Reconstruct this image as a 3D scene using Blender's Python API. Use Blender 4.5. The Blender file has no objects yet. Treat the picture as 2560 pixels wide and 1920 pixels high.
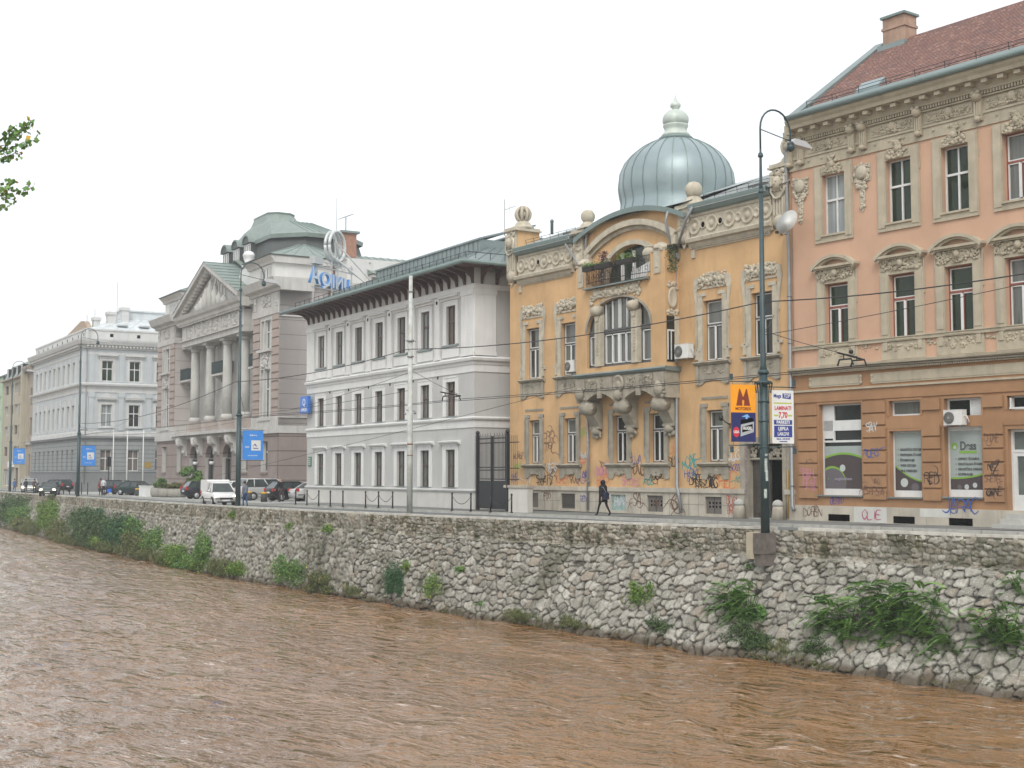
import bpy, bmesh, math, random
import numpy as np
from mathutils import Vector, Matrix
from mathutils.geometry import tessellate_polygon
R = math.radians
random.seed(7); rng = np.random.default_rng(7)
scene = bpy.context.scene
COL = scene.collection

# ------------------------------------------------------------------ camera
HC = 2.08
cam_d = bpy.data.cameras.new('camera'); cam = bpy.data.objects.new('camera', cam_d); COL.objects.link(cam)
cam_d.sensor_width = 36; cam_d.lens = 3300 / 2560 * 36; cam_d.clip_start = .5; cam_d.clip_end = 3000
AZ = R(34.05); PITCH = math.atan(222 / 3300)
fw = Vector((-math.cos(AZ) * math.cos(PITCH), math.sin(AZ) * math.cos(PITCH), math.sin(PITCH)))
cam.location = (0, 0, HC); cam.rotation_euler = fw.to_track_quat('-Z', 'Y').to_euler()
scene.camera = cam
# ------------------------------------------------------------------ world (overcast) and sun
SUN_AZ, SUN_EL = R(-38), R(46)          # direction the light comes from, over the river
w = bpy.data.worlds.new('World'); scene.world = w; w.use_nodes = True
nt = w.node_tree; nt.nodes.clear()
out = nt.nodes.new('ShaderNodeOutputWorld')
sky = nt.nodes.new('ShaderNodeTexSky'); sky.sky_type = 'NISHITA'; sky.sun_disc = False
sky.sun_elevation = SUN_EL; sky.sun_rotation = math.pi / 2 - SUN_AZ; sky.dust_density = 4
b1 = nt.nodes.new('ShaderNodeBackground'); b1.inputs[1].default_value = .03
nt.links.new(sky.outputs[0], b1.inputs[0])
tc = nt.nodes.new('ShaderNodeTexCoord'); mp = nt.nodes.new('ShaderNodeMapping'); mp.inputs['Scale'].default_value = (1, 1, 3)
nz = nt.nodes.new('ShaderNodeTexNoise'); nz.inputs['Scale'].default_value = 2.2; nz.inputs['Detail'].default_value = 5
rp = nt.nodes.new('ShaderNodeValToRGB')
rp.color_ramp.elements[0].position = .3; rp.color_ramp.elements[0].color = (.74, .745, .76, 1)
rp.color_ramp.elements[1].position = .7; rp.color_ramp.elements[1].color = (.95, .96, .945, 1)
b2 = nt.nodes.new('ShaderNodeBackground'); b2.inputs[1].default_value = .72
nt.links.new(tc.outputs['Generated'], mp.inputs[0]); nt.links.new(mp.outputs[0], nz.inputs['Vector'])
nt.links.new(nz.outputs['Fac'], rp.inputs[0]); nt.links.new(rp.outputs[0], b2.inputs[0])
# below the horizon the world is ground, not sky
sx_ = nt.nodes.new('ShaderNodeSeparateXYZ'); nt.links.new(tc.outputs['Generated'], sx_.inputs[0])
hr = nt.nodes.new('ShaderNodeMapRange'); hr.inputs[1].default_value = -.04; hr.inputs[2].default_value = .03; hr.inputs[3].default_value = .13; hr.inputs[4].default_value = 1.0; nt.links.new(sx_.outputs[2], hr.inputs[0])
gm_ = nt.nodes.new('ShaderNodeMath'); gm_.operation = 'MULTIPLY'; gm_.inputs[1].default_value = .80; nt.links.new(hr.outputs[0], gm_.inputs[0]); nt.links.new(gm_.outputs[0], b2.inputs[1])
ad = nt.nodes.new('ShaderNodeAddShader')          # thin clear sky light + the cloud deck
nt.links.new(b1.outputs[0], ad.inputs[0]); nt.links.new(b2.outputs[0], ad.inputs[1]); nt.links.new(ad.outputs[0], out.inputs[0])
sd = bpy.data.lights.new('sun', 'SUN'); sd.energy = .95; sd.angle = R(25); sd.color = (1, .985, .95)
sun = bpy.data.objects.new('sun', sd); COL.objects.link(sun)
sv = Vector((math.cos(SUN_AZ) * math.cos(SUN_EL), math.sin(SUN_AZ) * math.cos(SUN_EL), math.sin(SUN_EL)))
sun.rotation_euler = (-sv).to_track_quat('-Z', 'Y').to_euler()
vs = scene.view_settings
vs.view_transform = 'Standard'; vs.look = 'None'; vs.gamma = 1; vs.use_curve_mapping = False; vs.exposure = .70

# ------------------------------------------------------------------ materials
MATS = {}
def newmat(name):
    m = bpy.data.materials.new(name); m.use_nodes = True
    n = m.node_tree; return m, n, n.nodes['Principled BSDF']
def N(n, t, **k):
    x = n.nodes.new(t)
    for a, b in k.items(): setattr(x, a, b)
    return x
def mix(n, fac, a, b, blend='MIX'):
    x = N(n, 'ShaderNodeMix', data_type='RGBA', blend_type=blend)
    for i, v in ((0, fac), (6, a), (7, b)):
        if isinstance(v, bpy.types.NodeSocket): n.links.new(v, x.inputs[i])
        elif i == 0: x.inputs[0].default_value = v
        else: x.inputs[i].default_value = (*v, 1)
    return x.outputs[2]
def ramp(n, src, p0, p1):
    x = N(n, 'ShaderNodeMapRange'); x.inputs[1].default_value = p0; x.inputs[2].default_value = p1
    n.links.new(src, x.inputs[0]); return x.outputs[0]
def noise(n, vec, scale, detail=4, sc=(1, 1, 1), rough=.55):
    m = N(n, 'ShaderNodeMapping'); m.inputs['Scale'].default_value = sc; n.links.new(vec, m.inputs[0])
    x = N(n, 'ShaderNodeTexNoise'); x.inputs['Scale'].default_value = scale; x.inputs['Detail'].default_value = detail; x.inputs['Roughness'].default_value = rough
    n.links.new(m.outputs[0], x.inputs['Vector']); return x.outputs['Fac']
def mat(name, col, rough=.85, var=.12, scale=1.2, streak=.10, dirt=None, bump=.15, bscale=14, metal=0, spec=.3, band=None, emit=None):
    """plaster / stone / paint: base colour with blotches, rain streaks and fine bump; band=(period, offset, line width, joint colour)"""
    if name in MATS: return MATS[name]
    m, n, p = newmat(name)
    o = N(n, 'ShaderNodeTexCoord').outputs['Object']
    c = mix(n, ramp(n, noise(n, o, scale), .35, .7), tuple(x * (1 - var) for x in col), tuple(min(1, x * (1 + var * .6)) for x in col))
    d = dirt or tuple(x * .62 for x in col)
    if streak:
        f = ramp(n, noise(n, o, 1.6, 5, (1.6, 1.6, .22)), .52, .8)
        mm = N(n, 'ShaderNodeMath', operation='MULTIPLY'); n.links.new(f, mm.inputs[0]); mm.inputs[1].default_value = streak * 4
        mm.use_clamp = True
        c = mix(n, mm.outputs[0], c, d)
    if band:
        s = N(n, 'ShaderNodeSeparateXYZ'); n.links.new(o, s.inputs[0])
        a = N(n, 'ShaderNodeMath', operation='SUBTRACT'); n.links.new(s.outputs[2], a.inputs[0]); a.inputs[1].default_value = band[1]
        q = N(n, 'ShaderNodeMath', operation='PINGPONG'); n.links.new(a.outputs[0], q.inputs[0]); q.inputs[1].default_value = band[0] / 2
        l = N(n, 'ShaderNodeMath', operation='LESS_THAN'); n.links.new(q.outputs[0], l.inputs[0]); l.inputs[1].default_value = band[2] / 2
        c = mix(n, l.outputs[0], c, band[3])
    n.links.new(c, p.inputs['Base Color'])
    p.inputs['Roughness'].default_value = rough; p.inputs['Metallic'].default_value = metal; p.inputs['Specular IOR Level'].default_value = spec
    if bump:
        bn = N(n, 'ShaderNodeBump'); bn.inputs['Strength'].default_value = bump; bn.inputs['Distance'].default_value = .02
        n.links.new(noise(n, o, bscale, 3), bn.inputs['Height']); n.links.new(bn.outputs[0], p.inputs['Normal'])
    if emit:
        p.inputs['Emission Color'].default_value = (*emit[0], 1); p.inputs['Emission Strength'].default_value = emit[1]
    MATS[name] = m; return m
def flat(name, col, rough=.6, metal=0, spec=.4):
    return mat(name, col, rough, .06, 3, 0, None, 0, metal=metal, spec=spec)
def glass(name, dark, curtain=None, amount=.5, sc=3.0, coat=.35):
    """window pane: dark room behind glossy glass, or curtains hanging in folds behind it"""
    if name in MATS: return MATS[name]
    m, n, p = newmat(name)
    o = N(n, 'ShaderNodeTexCoord').outputs['Object']
    c = mix(n, ramp(n, noise(n, o, 1.1, 3), .35, .7), dark, tuple(x * 1.9 for x in dark))
    if curtain:
        fold = ramp(n, noise(n, o, 7, 2, (1, 1, .03)), .3, .7)
        cc = mix(n, fold, tuple(x * .62 for x in curtain), curtain)
        part = ramp(n, noise(n, o, sc, 1, (.6, .6, .04)), .62 - amount * .35, .66 - amount * .35)
        c = mix(n, part, c, cc)
    n.links.new(c, p.inputs['Base Color']); p.inputs['Roughness'].default_value = .06
    p.inputs['Specular IOR Level'].default_value = coat
    MATS[name] = m; return m

yel = mat('yellow_plaster', (.60, .39, .20), var=.16, scale=.6, streak=.16, dirt=(.40, .26, .14))
ora = mat('salmon_plaster', (.56, .36, .25), var=.09, scale=.5, streak=.09, dirt=(.42, .25, .16))
ora2 = mat('terracotta_plaster', (.375, .215, .115), var=.14, scale=.9, streak=.14, dirt=(.28, .16, .10))
trim = mat('beige_stone_trim', (.46, .41, .31), var=.12, scale=2, streak=.16, dirt=(.27, .24, .18), bump=.3)
trimY = mat('pale_carved_stone', (.50, .455, .36), var=.16, scale=2.5, streak=.16, dirt=(.27, .25, .20), bump=.35)
trimD = mat('weathered_grey_stone', (.36, .33, .265), var=.2, scale=2.2, streak=.2, dirt=(.17, .155, .13), bump=.4)
plinthY = mat('limestone_plinth', (.50, .46, .385), var=.18, scale=1.1, streak=.2, dirt=(.30, .27, .21), bump=.3)
wgrey = mat('grey_render', (.50, .50, .485), var=.06, scale=.5, streak=.07)
wwhite = mat('white_painted_trim', (.72, .725, .71), var=.06, scale=.9, streak=.09)
wbase = mat('stained_white_plinth', (.60, .585, .55), var=.08, scale=.7, streak=.1, dirt=(.45, .40, .30))
pk = mat('mauve_brickwork', (.38, .315, .28), var=.1, scale=.5, streak=.05, band=(.78, .1, .05, (.20, .155, .135)))
pks = mat('mauve_side_render', (.47, .435, .415), var=.05, scale=.5, streak=.04, band=(1.3, .1, .05, (.22, .18, .17)))
pkd = mat('brown_ashlar', (.285, .235, .215), var=.12, scale=.6, streak=.08, band=(1.28, .35, .09, (.12, .095, .085)))
pkt = mat('pale_grey_dressings', (.50, .49, .465), var=.12, scale=.8, streak=.15, dirt=(.30, .29, .27))
pkw = mat('attic_white_render', (.62, .62, .60), var=.05, scale=.8, streak=.06)
gw = mat('pale_blue_render', (.48, .515, .525), var=.06, scale=.5, streak=.06)
gt = mat('pale_cornice_stone', (.58, .59, .58), var=.08, scale=.8, streak=.16, dirt=(.42, .38, .30))
gb = mat('grey_rusticated_stone', (.27, .29, .29), var=.12, scale=.7, streak=.08, band=(.52, .1, .07, (.12, .13, .13)))
gd = mat('dark_grey_base', (.20, .205, .21), var=.1, scale=.8, streak=.1)
bei = mat('beige_render', (.42, .385, .30), var=.1, scale=.4, streak=.1)
brn = mat('brown_render', (.36, .31, .255), var=.1, scale=.4, streak=.1)
grn = mat('green_render', (.40, .52, .36), var=.06)
zinc = mat('green_sheet_metal', (.21, .26, .255), rough=.42, var=.14, scale=.8, streak=.08, dirt=(.22, .28, .26), bump=.05, spec=.6, metal=.35)
zincd = mat('dome_sheet_metal', (.27, .34, .355), rough=.42, var=.12, scale=.7, streak=.1, dirt=(.24, .31, .30), bump=.08, bscale=3, metal=.3, spec=.6)
zincl = mat('pale_sheet_metal', (.44, .48, .48), rough=.4, var=.1, scale=.8, streak=.06, metal=.3, spec=.6)
coppd = mat('dark_roof_cladding', (.075, .085, .082), rough=.6, var=.15, scale=1, streak=.1)
gutm = mat('green_gutter_metal', (.19, .25, .24), rough=.5, var=.1, metal=.2, bump=0)
pipe = mat('galvanised_pipe', (.30, .31, .32), rough=.5, var=.12, scale=3, streak=.1, metal=.4, bump=0)
brick = mat('chimney_brick', (.36, .19, .13), var=.22, scale=5, streak=.1, bump=.4)
wood_d = mat('dark_brown_timber', (.11, .055, .045), rough=.6, var=.2)
frm_w = flat('white_window_paint', (.68, .69, .68), .45)
frm_b = flat('brown_window_paint', (.10, .07, .055), .5)
frm_r = flat('red_brown_paint', (.25, .085, .06), .5)
frm_g = flat('dark_grey_window_paint', (.10, .10, .10), .5)
pole_g = mat('green_pole_paint', (.03, .062, .068), rough=.45, var=.2, scale=4, streak=.1, dirt=(.10, .09, .07), bump=0, spec=.5)
iron = flat('black_iron', (.018, .018, .02), .5)
conc = mat('pale_concrete', (.46, .46, .43), var=.12, scale=2, streak=.15, bump=.3)
asph = mat('asphalt', (.155, .17, .17), rough=.8, var=.2, scale=.35, streak=0, bump=.3, bscale=60)
pave = mat('worn_pavement', (.20, .205, .195), rough=.8, var=.22, scale=.5, streak=0, bump=.3, bscale=40)
pavl = mat('light_paving', (.37, .375, .355), rough=.8, var=.14, scale=.6, streak=0, bump=.3, bscale=30)
kerbm = mat('kerb_stone', (.42, .415, .38), var=.15, scale=3, streak=0)
steel = flat('grey_steel', (.35, .36, .37), .4, .6)
whitep = flat('white_plastic', (.70, .70, .67), .4)
blackm = flat('black_void', (.004, .004, .004), 1, spec=0)
curtw = flat('white_sheet', (.8, .8, .78), .8)
G = {
 'dark': glass('pane_dark', (.012, .015, .013)),
 'darkg': glass('pane_dark_green', (.012, .022, .010)),
 'curt': glass('pane_with_curtains', (.025, .028, .025), (.17, .18, .165), .55),
 'veil': glass('pane_with_net_curtain', (.06, .065, .06), (.17, .18, .165), .9),
 'pale': glass('pane_pale_reflection', (.16, .18, .185), (.33, .37, .37), .9),  # pale tone stands for a reflection, put into the pane colour
 'brown': glass('pane_with_brown_blind', (.09, .075, .065), (.19, .16, .14), .5),
 'grey': glass('pane_grey_reflecting', (.085, .098, .09), (.19, .205, .19), .5),
}

# ------------------------------------------------------------------ mesh builder
class MB:
    def __init__(s): s.v = []; s.f = []; s.mi = []; s.sm = []; s.cur = 0; s.smooth = False
    def add(s, vs_, fs):
        o = len(s.v); s.v += [tuple(v) for v in vs_]
        for f in fs: s.f.append([o + i for i in f]); s.mi.append(s.cur); s.sm.append(s.smooth)
        return s
    def box(s, x0, x1, y0, y1, z0, z1):
        if x0 > x1: x0, x1 = x1, x0
        if y0 > y1: y0, y1 = y1, y0
        if z0 > z1: z0, z1 = z1, z0
        return s.add([(x0, y0, z0), (x1, y0, z0), (x1, y1, z0), (x0, y1, z0), (x0, y0, z1), (x1, y0, z1), (x1, y1, z1), (x0, y1, z1)],
                     [(0, 3, 2, 1), (4, 5, 6, 7), (0, 1, 5, 4), (1, 2, 6, 5), (2, 3, 7, 6), (3, 0, 4, 7)])
    def quad(s, a, b, c, d): return s.add([a, b, c, d], [(0, 1, 2, 3)])
    def prism(s, poly, y0, y1):
        """polygon in (x,z), extruded along y"""
        n = len(poly); vv = [(x, y0, z) for x, z in poly] + [(x, y1, z) for x, z in poly]
        t = tessellate_polygon([[Vector((x, 0, z)) for x, z in poly]])
        f = [tuple(a) for a in t] + [tuple(i + n for i in reversed(a)) for a in t]
        f += [(i, (i + 1) % n, (i + 1) % n + n, i + n) for i in range(n)]
        return s.add(vv, f)
    def prof(s, poly, x0, x1):
        """profile in (y,z), extruded along x"""
        n = len(poly); vv = [(x0, y, z) for y, z in poly] + [(x1, y, z) for y, z in poly]
        t = tessellate_polygon([[Vector((y, z, 0)) for y, z in poly]])
        f = [tuple(a) for a in t] + [tuple(i + n for i in reversed(a)) for a in t]
        f += [(i, (i + 1) % n, (i + 1) % n + n, i + n) for i in range(n)]
        return s.add(vv, f)
    def tube(s, pts, r, seg=8, cap=True):
        pts = [Vector(p) for p in pts]; n = len(pts)
        rs = r if isinstance(r, (list, tuple)) else [r] * n
        vv = []; up = None
        for i, p in enumerate(pts):
            d = (pts[min(i + 1, n - 1)] - pts[max(i - 1, 0)]).normalized()
            if up is None: up = Vector((0, 0, 1)) if abs(d.z) < .9 else Vector((1, 0, 0))
            a = d.cross(up).normalized(); b = a.cross(d).normalized(); up = b
            for k in range(seg):
                t = 2 * math.pi * k / seg; vv.append(p + (a * math.cos(t) + b * math.sin(t)) * rs[i])
        f = [(i * seg + k, i * seg + (k + 1) % seg, (i + 1) * seg + (k + 1) % seg, (i + 1) * seg + k) for i in range(n - 1) for k in range(seg)]
        if cap: f += [tuple(range(seg - 1, -1, -1)), tuple((n - 1) * seg + k for k in range(seg))]
        sm = s.smooth; s.smooth = seg > 5; s.add(vv, f); s.smooth = sm; return s
    def lathe(s, c, prof, seg=16, axis='z', a0=0, a1=2 * math.pi, flute=0):
        """prof: list of (radius, height)"""
        cx, cy, cz = c; vv = []; full = abs(a1 - a0 - 2 * math.pi) < 1e-6; m = seg if full else seg + 1
        for r, h in prof:
            for k in range(m):
                t = a0 + (a1 - a0) * k / seg; q = r * (1 - flute * (k % 2))
                a, b = q * math.cos(t), q * math.sin(t)
                vv.append((cx + a, cy + b, cz + h) if axis == 'z' else ((cx + a, cy + h, cz + b) if axis == 'y' else (cx + h, cy + a, cz + b)))
        f = []
        for i in range(len(prof) - 1):
            for k in range(seg):
                j = (k + 1) % m; f.append((i * m + k, i * m + j, (i + 1) * m + j, (i + 1) * m + k))
        if full:
            if prof[0][0] > .01: f.append(tuple(range(m - 1, -1, -1)))
            if prof[-1][0] > .01: f.append(tuple((len(prof) - 1) * m + k for k in range(m)))
        sm = s.smooth; s.smooth = True; s.add(vv, f); s.smooth = sm; return s
    def ball(s, c, r, seg=8, sq=(1, 1, 1)):
        pr = [(max(1e-3, math.sin(math.pi * i / (seg // 2 + 1))) * 1.0, -math.cos(math.pi * i / (seg // 2 + 1))) for i in range(seg // 2 + 2)]
        o = len(s.v); s.lathe((0, 0, 0), pr, seg)
        for i in range(o, len(s.v)):
            x, y, z = s.v[i]; s.v[i] = (c[0] + x * r * sq[0], c[1] + y * r * sq[1], c[2] + z * r * sq[2])
        return s
    def xf(s, M, start=0):
        for i in range(start, len(s.v)): s.v[i] = tuple(M @ Vector(s.v[i]))
        return s
    def build(s, name, m, parent=None):
        me = bpy.data.meshes.new(name)
        me.from_pydata(s.v, [], s.f)
        ms = m if isinstance(m, (list, tuple)) else [m]
        for q in ms: me.materials.append(q)
        if len(s.f):
            me.polygons.foreach_set('material_index', [min(i, len(ms) - 1) for i in s.mi]); me.polygons.foreach_set('use_smooth', s.sm)
        bm = bmesh.new(); bm.from_mesh(me); bmesh.ops.recalc_face_normals(bm, faces=bm.faces); bm.to_mesh(me); bm.free()
        me.update()
        o = bpy.data.objects.new(name, me); COL.objects.link(o)
        if parent is not None: o.parent = parent
        return o
def tag(o, label=None, cat=None, group=None, kind=None):
    for k, v in (('label', label), ('category', cat), ('group', group), ('kind', kind)):
        if v: o[k] = v
    return o
def empty(name, loc, rz=0, label=None, cat=None, group=None):
    o = bpy.data.objects.new(name, None); o.empty_display_size = .5; COL.objects.link(o)
    o.location = loc; o.rotation_euler = (0, 0, rz); return tag(o, label, cat, group)
def copy_tree(o, parent=None):
    c = o.copy(); COL.objects.link(c); c.parent = parent
    for ch in list(o.children): copy_tree(ch, c)
    return c
def arr_mesh(name, co, faces4, m, parent=None, smooth=False, attrs=None):
    """fast mesh from numpy: co (n,3), faces4 (k,4)"""
    me = bpy.data.meshes.new(name); k = len(faces4)
    me.vertices.add(len(co)); me.vertices.foreach_set('co', np.asarray(co, np.float32).ravel())
    me.loops.add(4 * k); me.loops.foreach_set('vertex_index', np.asarray(faces4, np.int32).ravel())
    me.polygons.add(k); me.polygons.foreach_set('loop_start', np.arange(0, 4 * k, 4, dtype=np.int32)); me.polygons.foreach_set('loop_total', np.full(k, 4, np.int32))
    if smooth: me.polygons.foreach_set('use_smooth', np.ones(k, bool))
    for an, av in (attrs or {}).items():
        a = me.attributes.new(an, 'FLOAT', 'POINT'); a.data.foreach_set('value', np.asarray(av, np.float32).ravel())
    me.update(calc_edges=True); me.validate()
    me.materials.append(m); o = bpy.data.objects.new(name, me); COL.objects.link(o)
    if parent is not None: o.parent = parent
    return o
def text_mesh(body, size, m, parent, loc, rot, name='lettering', shear=0, ext=.004, sx=1, align='CENTER', bold=0):
    cu = bpy.data.curves.new('t', 'FONT'); cu.body = body; cu.size = size; cu.shear = shear; cu.extrude = ext; cu.align_x = align; cu.align_y = 'CENTER'; cu.offset = bold
    ob = bpy.data.objects.new('t', cu); COL.objects.link(ob)
    me = bpy.data.meshes.new_from_object(ob); bpy.data.objects.remove(ob); me.name = name
    me.materials.clear(); me.materials.append(m)
    o = bpy.data.objects.new(name, me); COL.objects.link(o); o.location = loc; o.rotation_euler = rot; o.scale = (sx, 1, 1); o.parent = parent
    return o
# ------------------------------------------------------------------ architecture helpers (local frame: x along the facade, -y towards the river, z up)
def rect(a, b, c, d): return [(a, c), (b, c), (b, d), (a, d)]
def arch(a, b, c, spring, n=12, rise=None):
    h = (b - a) / 2; rise = h if rise is None else rise; m = (a + b) / 2
    return [(a, c), (b, c)] + [(m + h * math.cos(t), spring + rise * math.sin(t)) for t in [math.pi * i / n for i in range(n + 1)]]
def pierced(mb, outer, holes, y=0, depth=.35, back=None):
    """wall face with real openings and reveals going into the wall"""
    loops = [outer] + [list(reversed(h)) for h in holes]
    pts = [p for l in loops for p in l]
    t = tessellate_polygon([[Vector((x, z, 0)) for x, z in l] for l in loops])
    mb.add([(x, y, z) for x, z in pts], [tuple(a) for a in t])
    for h in holes:
        n = len(h); mb.add([(x, y, z) for x, z in h] + [(x, y + depth, z) for x, z in h], [(i, (i + 1) % n, (i + 1) % n + n, i + n) for i in range(n)])
    return mb
def blobs(mb, x0, x1, z0, z1, y, n, r=(.04, .11), seed=0, depth=.6, curls=0):
    """carved relief: rosettes, leaves and scrolls"""
    q = random.Random(seed); s0 = mb.smooth
    for _ in range(n):
        a, b = q.uniform(x0, x1), q.uniform(z0, z1); rr = q.uniform(*r)
        mb.ball((a, y, b), rr, 6, (q.uniform(.8, 1.5), depth, q.uniform(.7, 1.2)))
    for _ in range(curls):
        a, b = q.uniform(x0, x1), q.uniform(z0, z1); rr = q.uniform(*r) * 1.4; t0 = q.uniform(0, 6); d = q.choice((-1, 1))
        mb.tube([(a + rr * (1 - k * .09) * math.cos(t0 + d * k * .7), y - .02, b + rr * (1 - k * .09) * math.sin(t0 + d * k * .7)) for k in range(9)], rr * .26, 5)
    return mb
def window(par, x0, x1, z0, z1, y, fm=None, pane='dark', style='cross', fw_=.07, tr=.62, sash=None, mull=1, name='window'):
    """frame > pane (and inner sash); y = plane of the frame's back"""
    fm = fm or frm_w; f = MB(); w_, h_ = x1 - x0, z1 - z0
    f.box(x0, x0 + fw_, y - .08, y, z0, z1); f.box(x1 - fw_, x1, y - .08, y, z0, z1)
    f.box(x0 + fw_, x1 - fw_, y - .08, y, z1 - fw_, z1); f.box(x0 + fw_, x1 - fw_, y - .08, y, z0, z0 + fw_)
    zt = z0 + h_ * tr
    if tr: f.box(x0 + fw_, x1 - fw_, y - .10, y, zt - fw_ * .7, zt + fw_ * .7)
    top = zt - fw_ * .7 if tr else z1 - fw_
    if style in ('cross', 'T'):
        for k in range(1, mull + 1):
            xm = x0 + w_ * k / (mull + 1)
            f.box(xm - fw_ * .6, xm + fw_ * .6, y - .095, y, z0 + fw_, top)
            if style == 'cross' and tr: f.box(xm - fw_ * .45, xm + fw_ * .45, y - .09, y, zt + fw_ * .7, z1 - fw_)
    o = f.build(name, fm, par)
    MB().quad((x0, y - .03, z0), (x1, y - .03, z0), (x1, y - .03, z1), (x0, y - .03, z1)).build('pane', G[pane], o)
    if sash:
        g = MB(); t = .045
        def fr(a, b, c, d):
            g.box(a, a + t, y - .085, y - .02, c, d); g.box(b - t, b, y - .085, y - .02, c, d)
            g.box(a + t, b - t, y - .085, y - .02, c, c + t); g.box(a + t, b - t, y - .085, y - .02, d - t, d)
        if tr: fr(x0 + fw_, x1 - fw_, zt + fw_ * .7, z1 - fw_)
        xm = (x0 + x1) / 2
        fr(x0 + fw_, x1 - fw_, z0 + fw_, top)
        g.box(xm - .09, xm + .03, y - .12, y - .02, z0 + fw_ + t, top - t)
        g.build('sash', sash, o)
    return o
def frame_moulding(par, x0, x1, z0, z1, y, wd, pr, m, bottom=False, name='window_surround', steps=1):
    f = MB()
    for k in range(steps):
        a = wd * (1 - k / steps); p = pr * (k + 1) / steps; yy = y - pr * k / steps
        f.box(x0 - a, x0, yy, y - p, z0 - (a if bottom else 0), z1 + a); f.box(x1, x1 + a, yy, y - p, z0 - (a if bottom else 0), z1 + a)
        f.box(x0, x1, yy, y - p, z1, z1 + a)
        if bottom: f.box(x0, x1, yy, y - p, z0 - a, z0)
    return f.build(name, m, par)
def seams(mb, a, b, c, d, n, h=.045, w_=.03):
    """standing seams on the roof plane a-b (eave) c-d (ridge: c above b, d above a)"""
    a, b, c, d = map(Vector, (a, b, c, d)); nr = (b - a).cross(d - a).normalized()
    if nr.z < 0: nr = -nr
    for k in range(n + 1):
        t = k / n; p = a.lerp(b, t); q = d.lerp(c, t); e = (b - a).normalized() * w_ / 2
        if (q - p).length < .05: continue
        mb.add([p - e, p + e, q + e, q - e, p - e + nr * h, p + e + nr * h, q + e + nr * h, q - e + nr * h], [(4, 5, 6, 7), (0, 1, 5, 4), (1, 2, 6, 5), (2, 3, 7, 6), (3, 0, 4, 7)])
    return mb
# ================================================================== SETTING: ground, road, river
TX = [-240, -180, -120, -100, -81, -63, -52, -45, -35, -27, -20, 0]; TY = [46, 41, 36.2, 34.6, 33.6, 33.7, 34.7, 35.6, 37, 38.4, 39.3, 42]
BX = [-240, -180, -170, -125, -95, -79, -63, -55, -47, -38, -34, -24, -20, 0]; BY = [46, 40, 39.2, 35.4, 33.2, 32.4, 32.7, 33.0, 33.2, 33.7, 34.1, 34.6, 35.0, 37]
WZ = -4.6
def sm_(X, A, B): return np.mean([np.interp(np.asarray(X) + k, A, B) for k in (-5, -2.5, 0, 2.5, 5)], axis=0)
def ztop(X): return .0022 * (np.asarray(X) + 35)
def wy(X, z):
    a = sm_(X, TX, TY); b = sm_(X, BX, BY); t = np.clip((-1.1 - z) / 3.5, 0, 1.3)
    return np.where(np.asarray(z) > -1.1, a, (a - .14) * (1 - t) + b * t)
def gz(X): return .0022 * (X + 41)
KX = [-260, -200, -160, -122, -105, -95, -86, -57, -50, -40, -20, 20]; KY = [56, 47.2, 44.2, 40.2, 38.9, 38.6, 38.1, 39.0, 39.2, 39.4, 41.2, 45]
def ky(X): return float(np.interp(X, KX, KY))
def sheet(name, near, far, zf, m, x0=-260, x1=20, n=90):
    mb = MB(); xs = [x0 + (x1 - x0) * i / n for i in range(n + 1)]
    for i in range(n):
        a, b = xs[i], xs[i + 1]
        mb.quad((a, near(a), zf(a)), (b, near(b), zf(b)), (b, far(b), zf(b)), (a, far(a), zf(a)))
    o = mb.build(name, m); o['kind'] = 'structure'; return o
# one big sheet of ground that reaches the horizon behind the quay
g = MB(); g.quad((-310, 60, -.75), (55, 60, -.75), (55, 190, -.75), (-310, 190, -.75)); g.build('ground', pave)['kind'] = 'structure'
sheet('road', lambda x: float(wy(x, 0)) + .3, lambda x: ky(x) + .02, lambda x: gz(x) - .14, asph)
sheet('pavement', lambda x: ky(x) + .16, lambda x: 62, lambda x: gz(x), pave, -88, 20, 40)
sheet('square', lambda x: ky(x) + .16, lambda x: 62, lambda x: gz(x), pavl, -260, -88, 50)
kb = MB()
for i in range(180):
    a = -230 + i * 1.4; b = a + 1.37
    kb.add([(a, ky(a), gz(a) - .15), (b, ky(b), gz(b) - .15), (b, ky(b) + .17, gz(b) - .15), (a, ky(a) + .17, gz(a) - .15),
            (a, ky(a) + .01, gz(a) + .012), (b, ky(b) + .01, gz(b) + .012), (b, ky(b) + .17, gz(b) + .012), (a, ky(a) + .17, gz(a) + .012)],
           [(4, 5, 6, 7), (0, 1, 5, 4), (1, 2, 6, 5), (2, 3, 7, 6), (3, 0, 4, 7)])
kb.build('kerb', kerbm)['kind'] = 'structure'
# bands of kerb-side drain tiles and repairs in the pavement
pr_ = MB()
for a, b, c, d in ((-30.8, -28.4, .45, 1.5), (-36.5, -35.2, 1.2, 3.0), (-66, -63, 1.0, 2.2), (-50, -47.8, .4, 2.4)):
    pr_.quad((a, ky(a) + c, gz(a) + .004), (b, ky(b) + c + .1, gz(b) + .004), (b, ky(b) + d, gz(b) + .004), (a + .3, ky(a) + d - .2, gz(a) + .004))
pr_.build('pavement_patch', mat('fresh_asphalt_patch', (.12, .12, .12), var=.2, streak=0))['kind'] = 'structure'
# near bank, under and behind the viewer
nb = MB(); nb.box(-300, 55, -40, 1.2, -6, .42); nb.build('near_bank', conc)['kind'] = 'structure'

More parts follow.
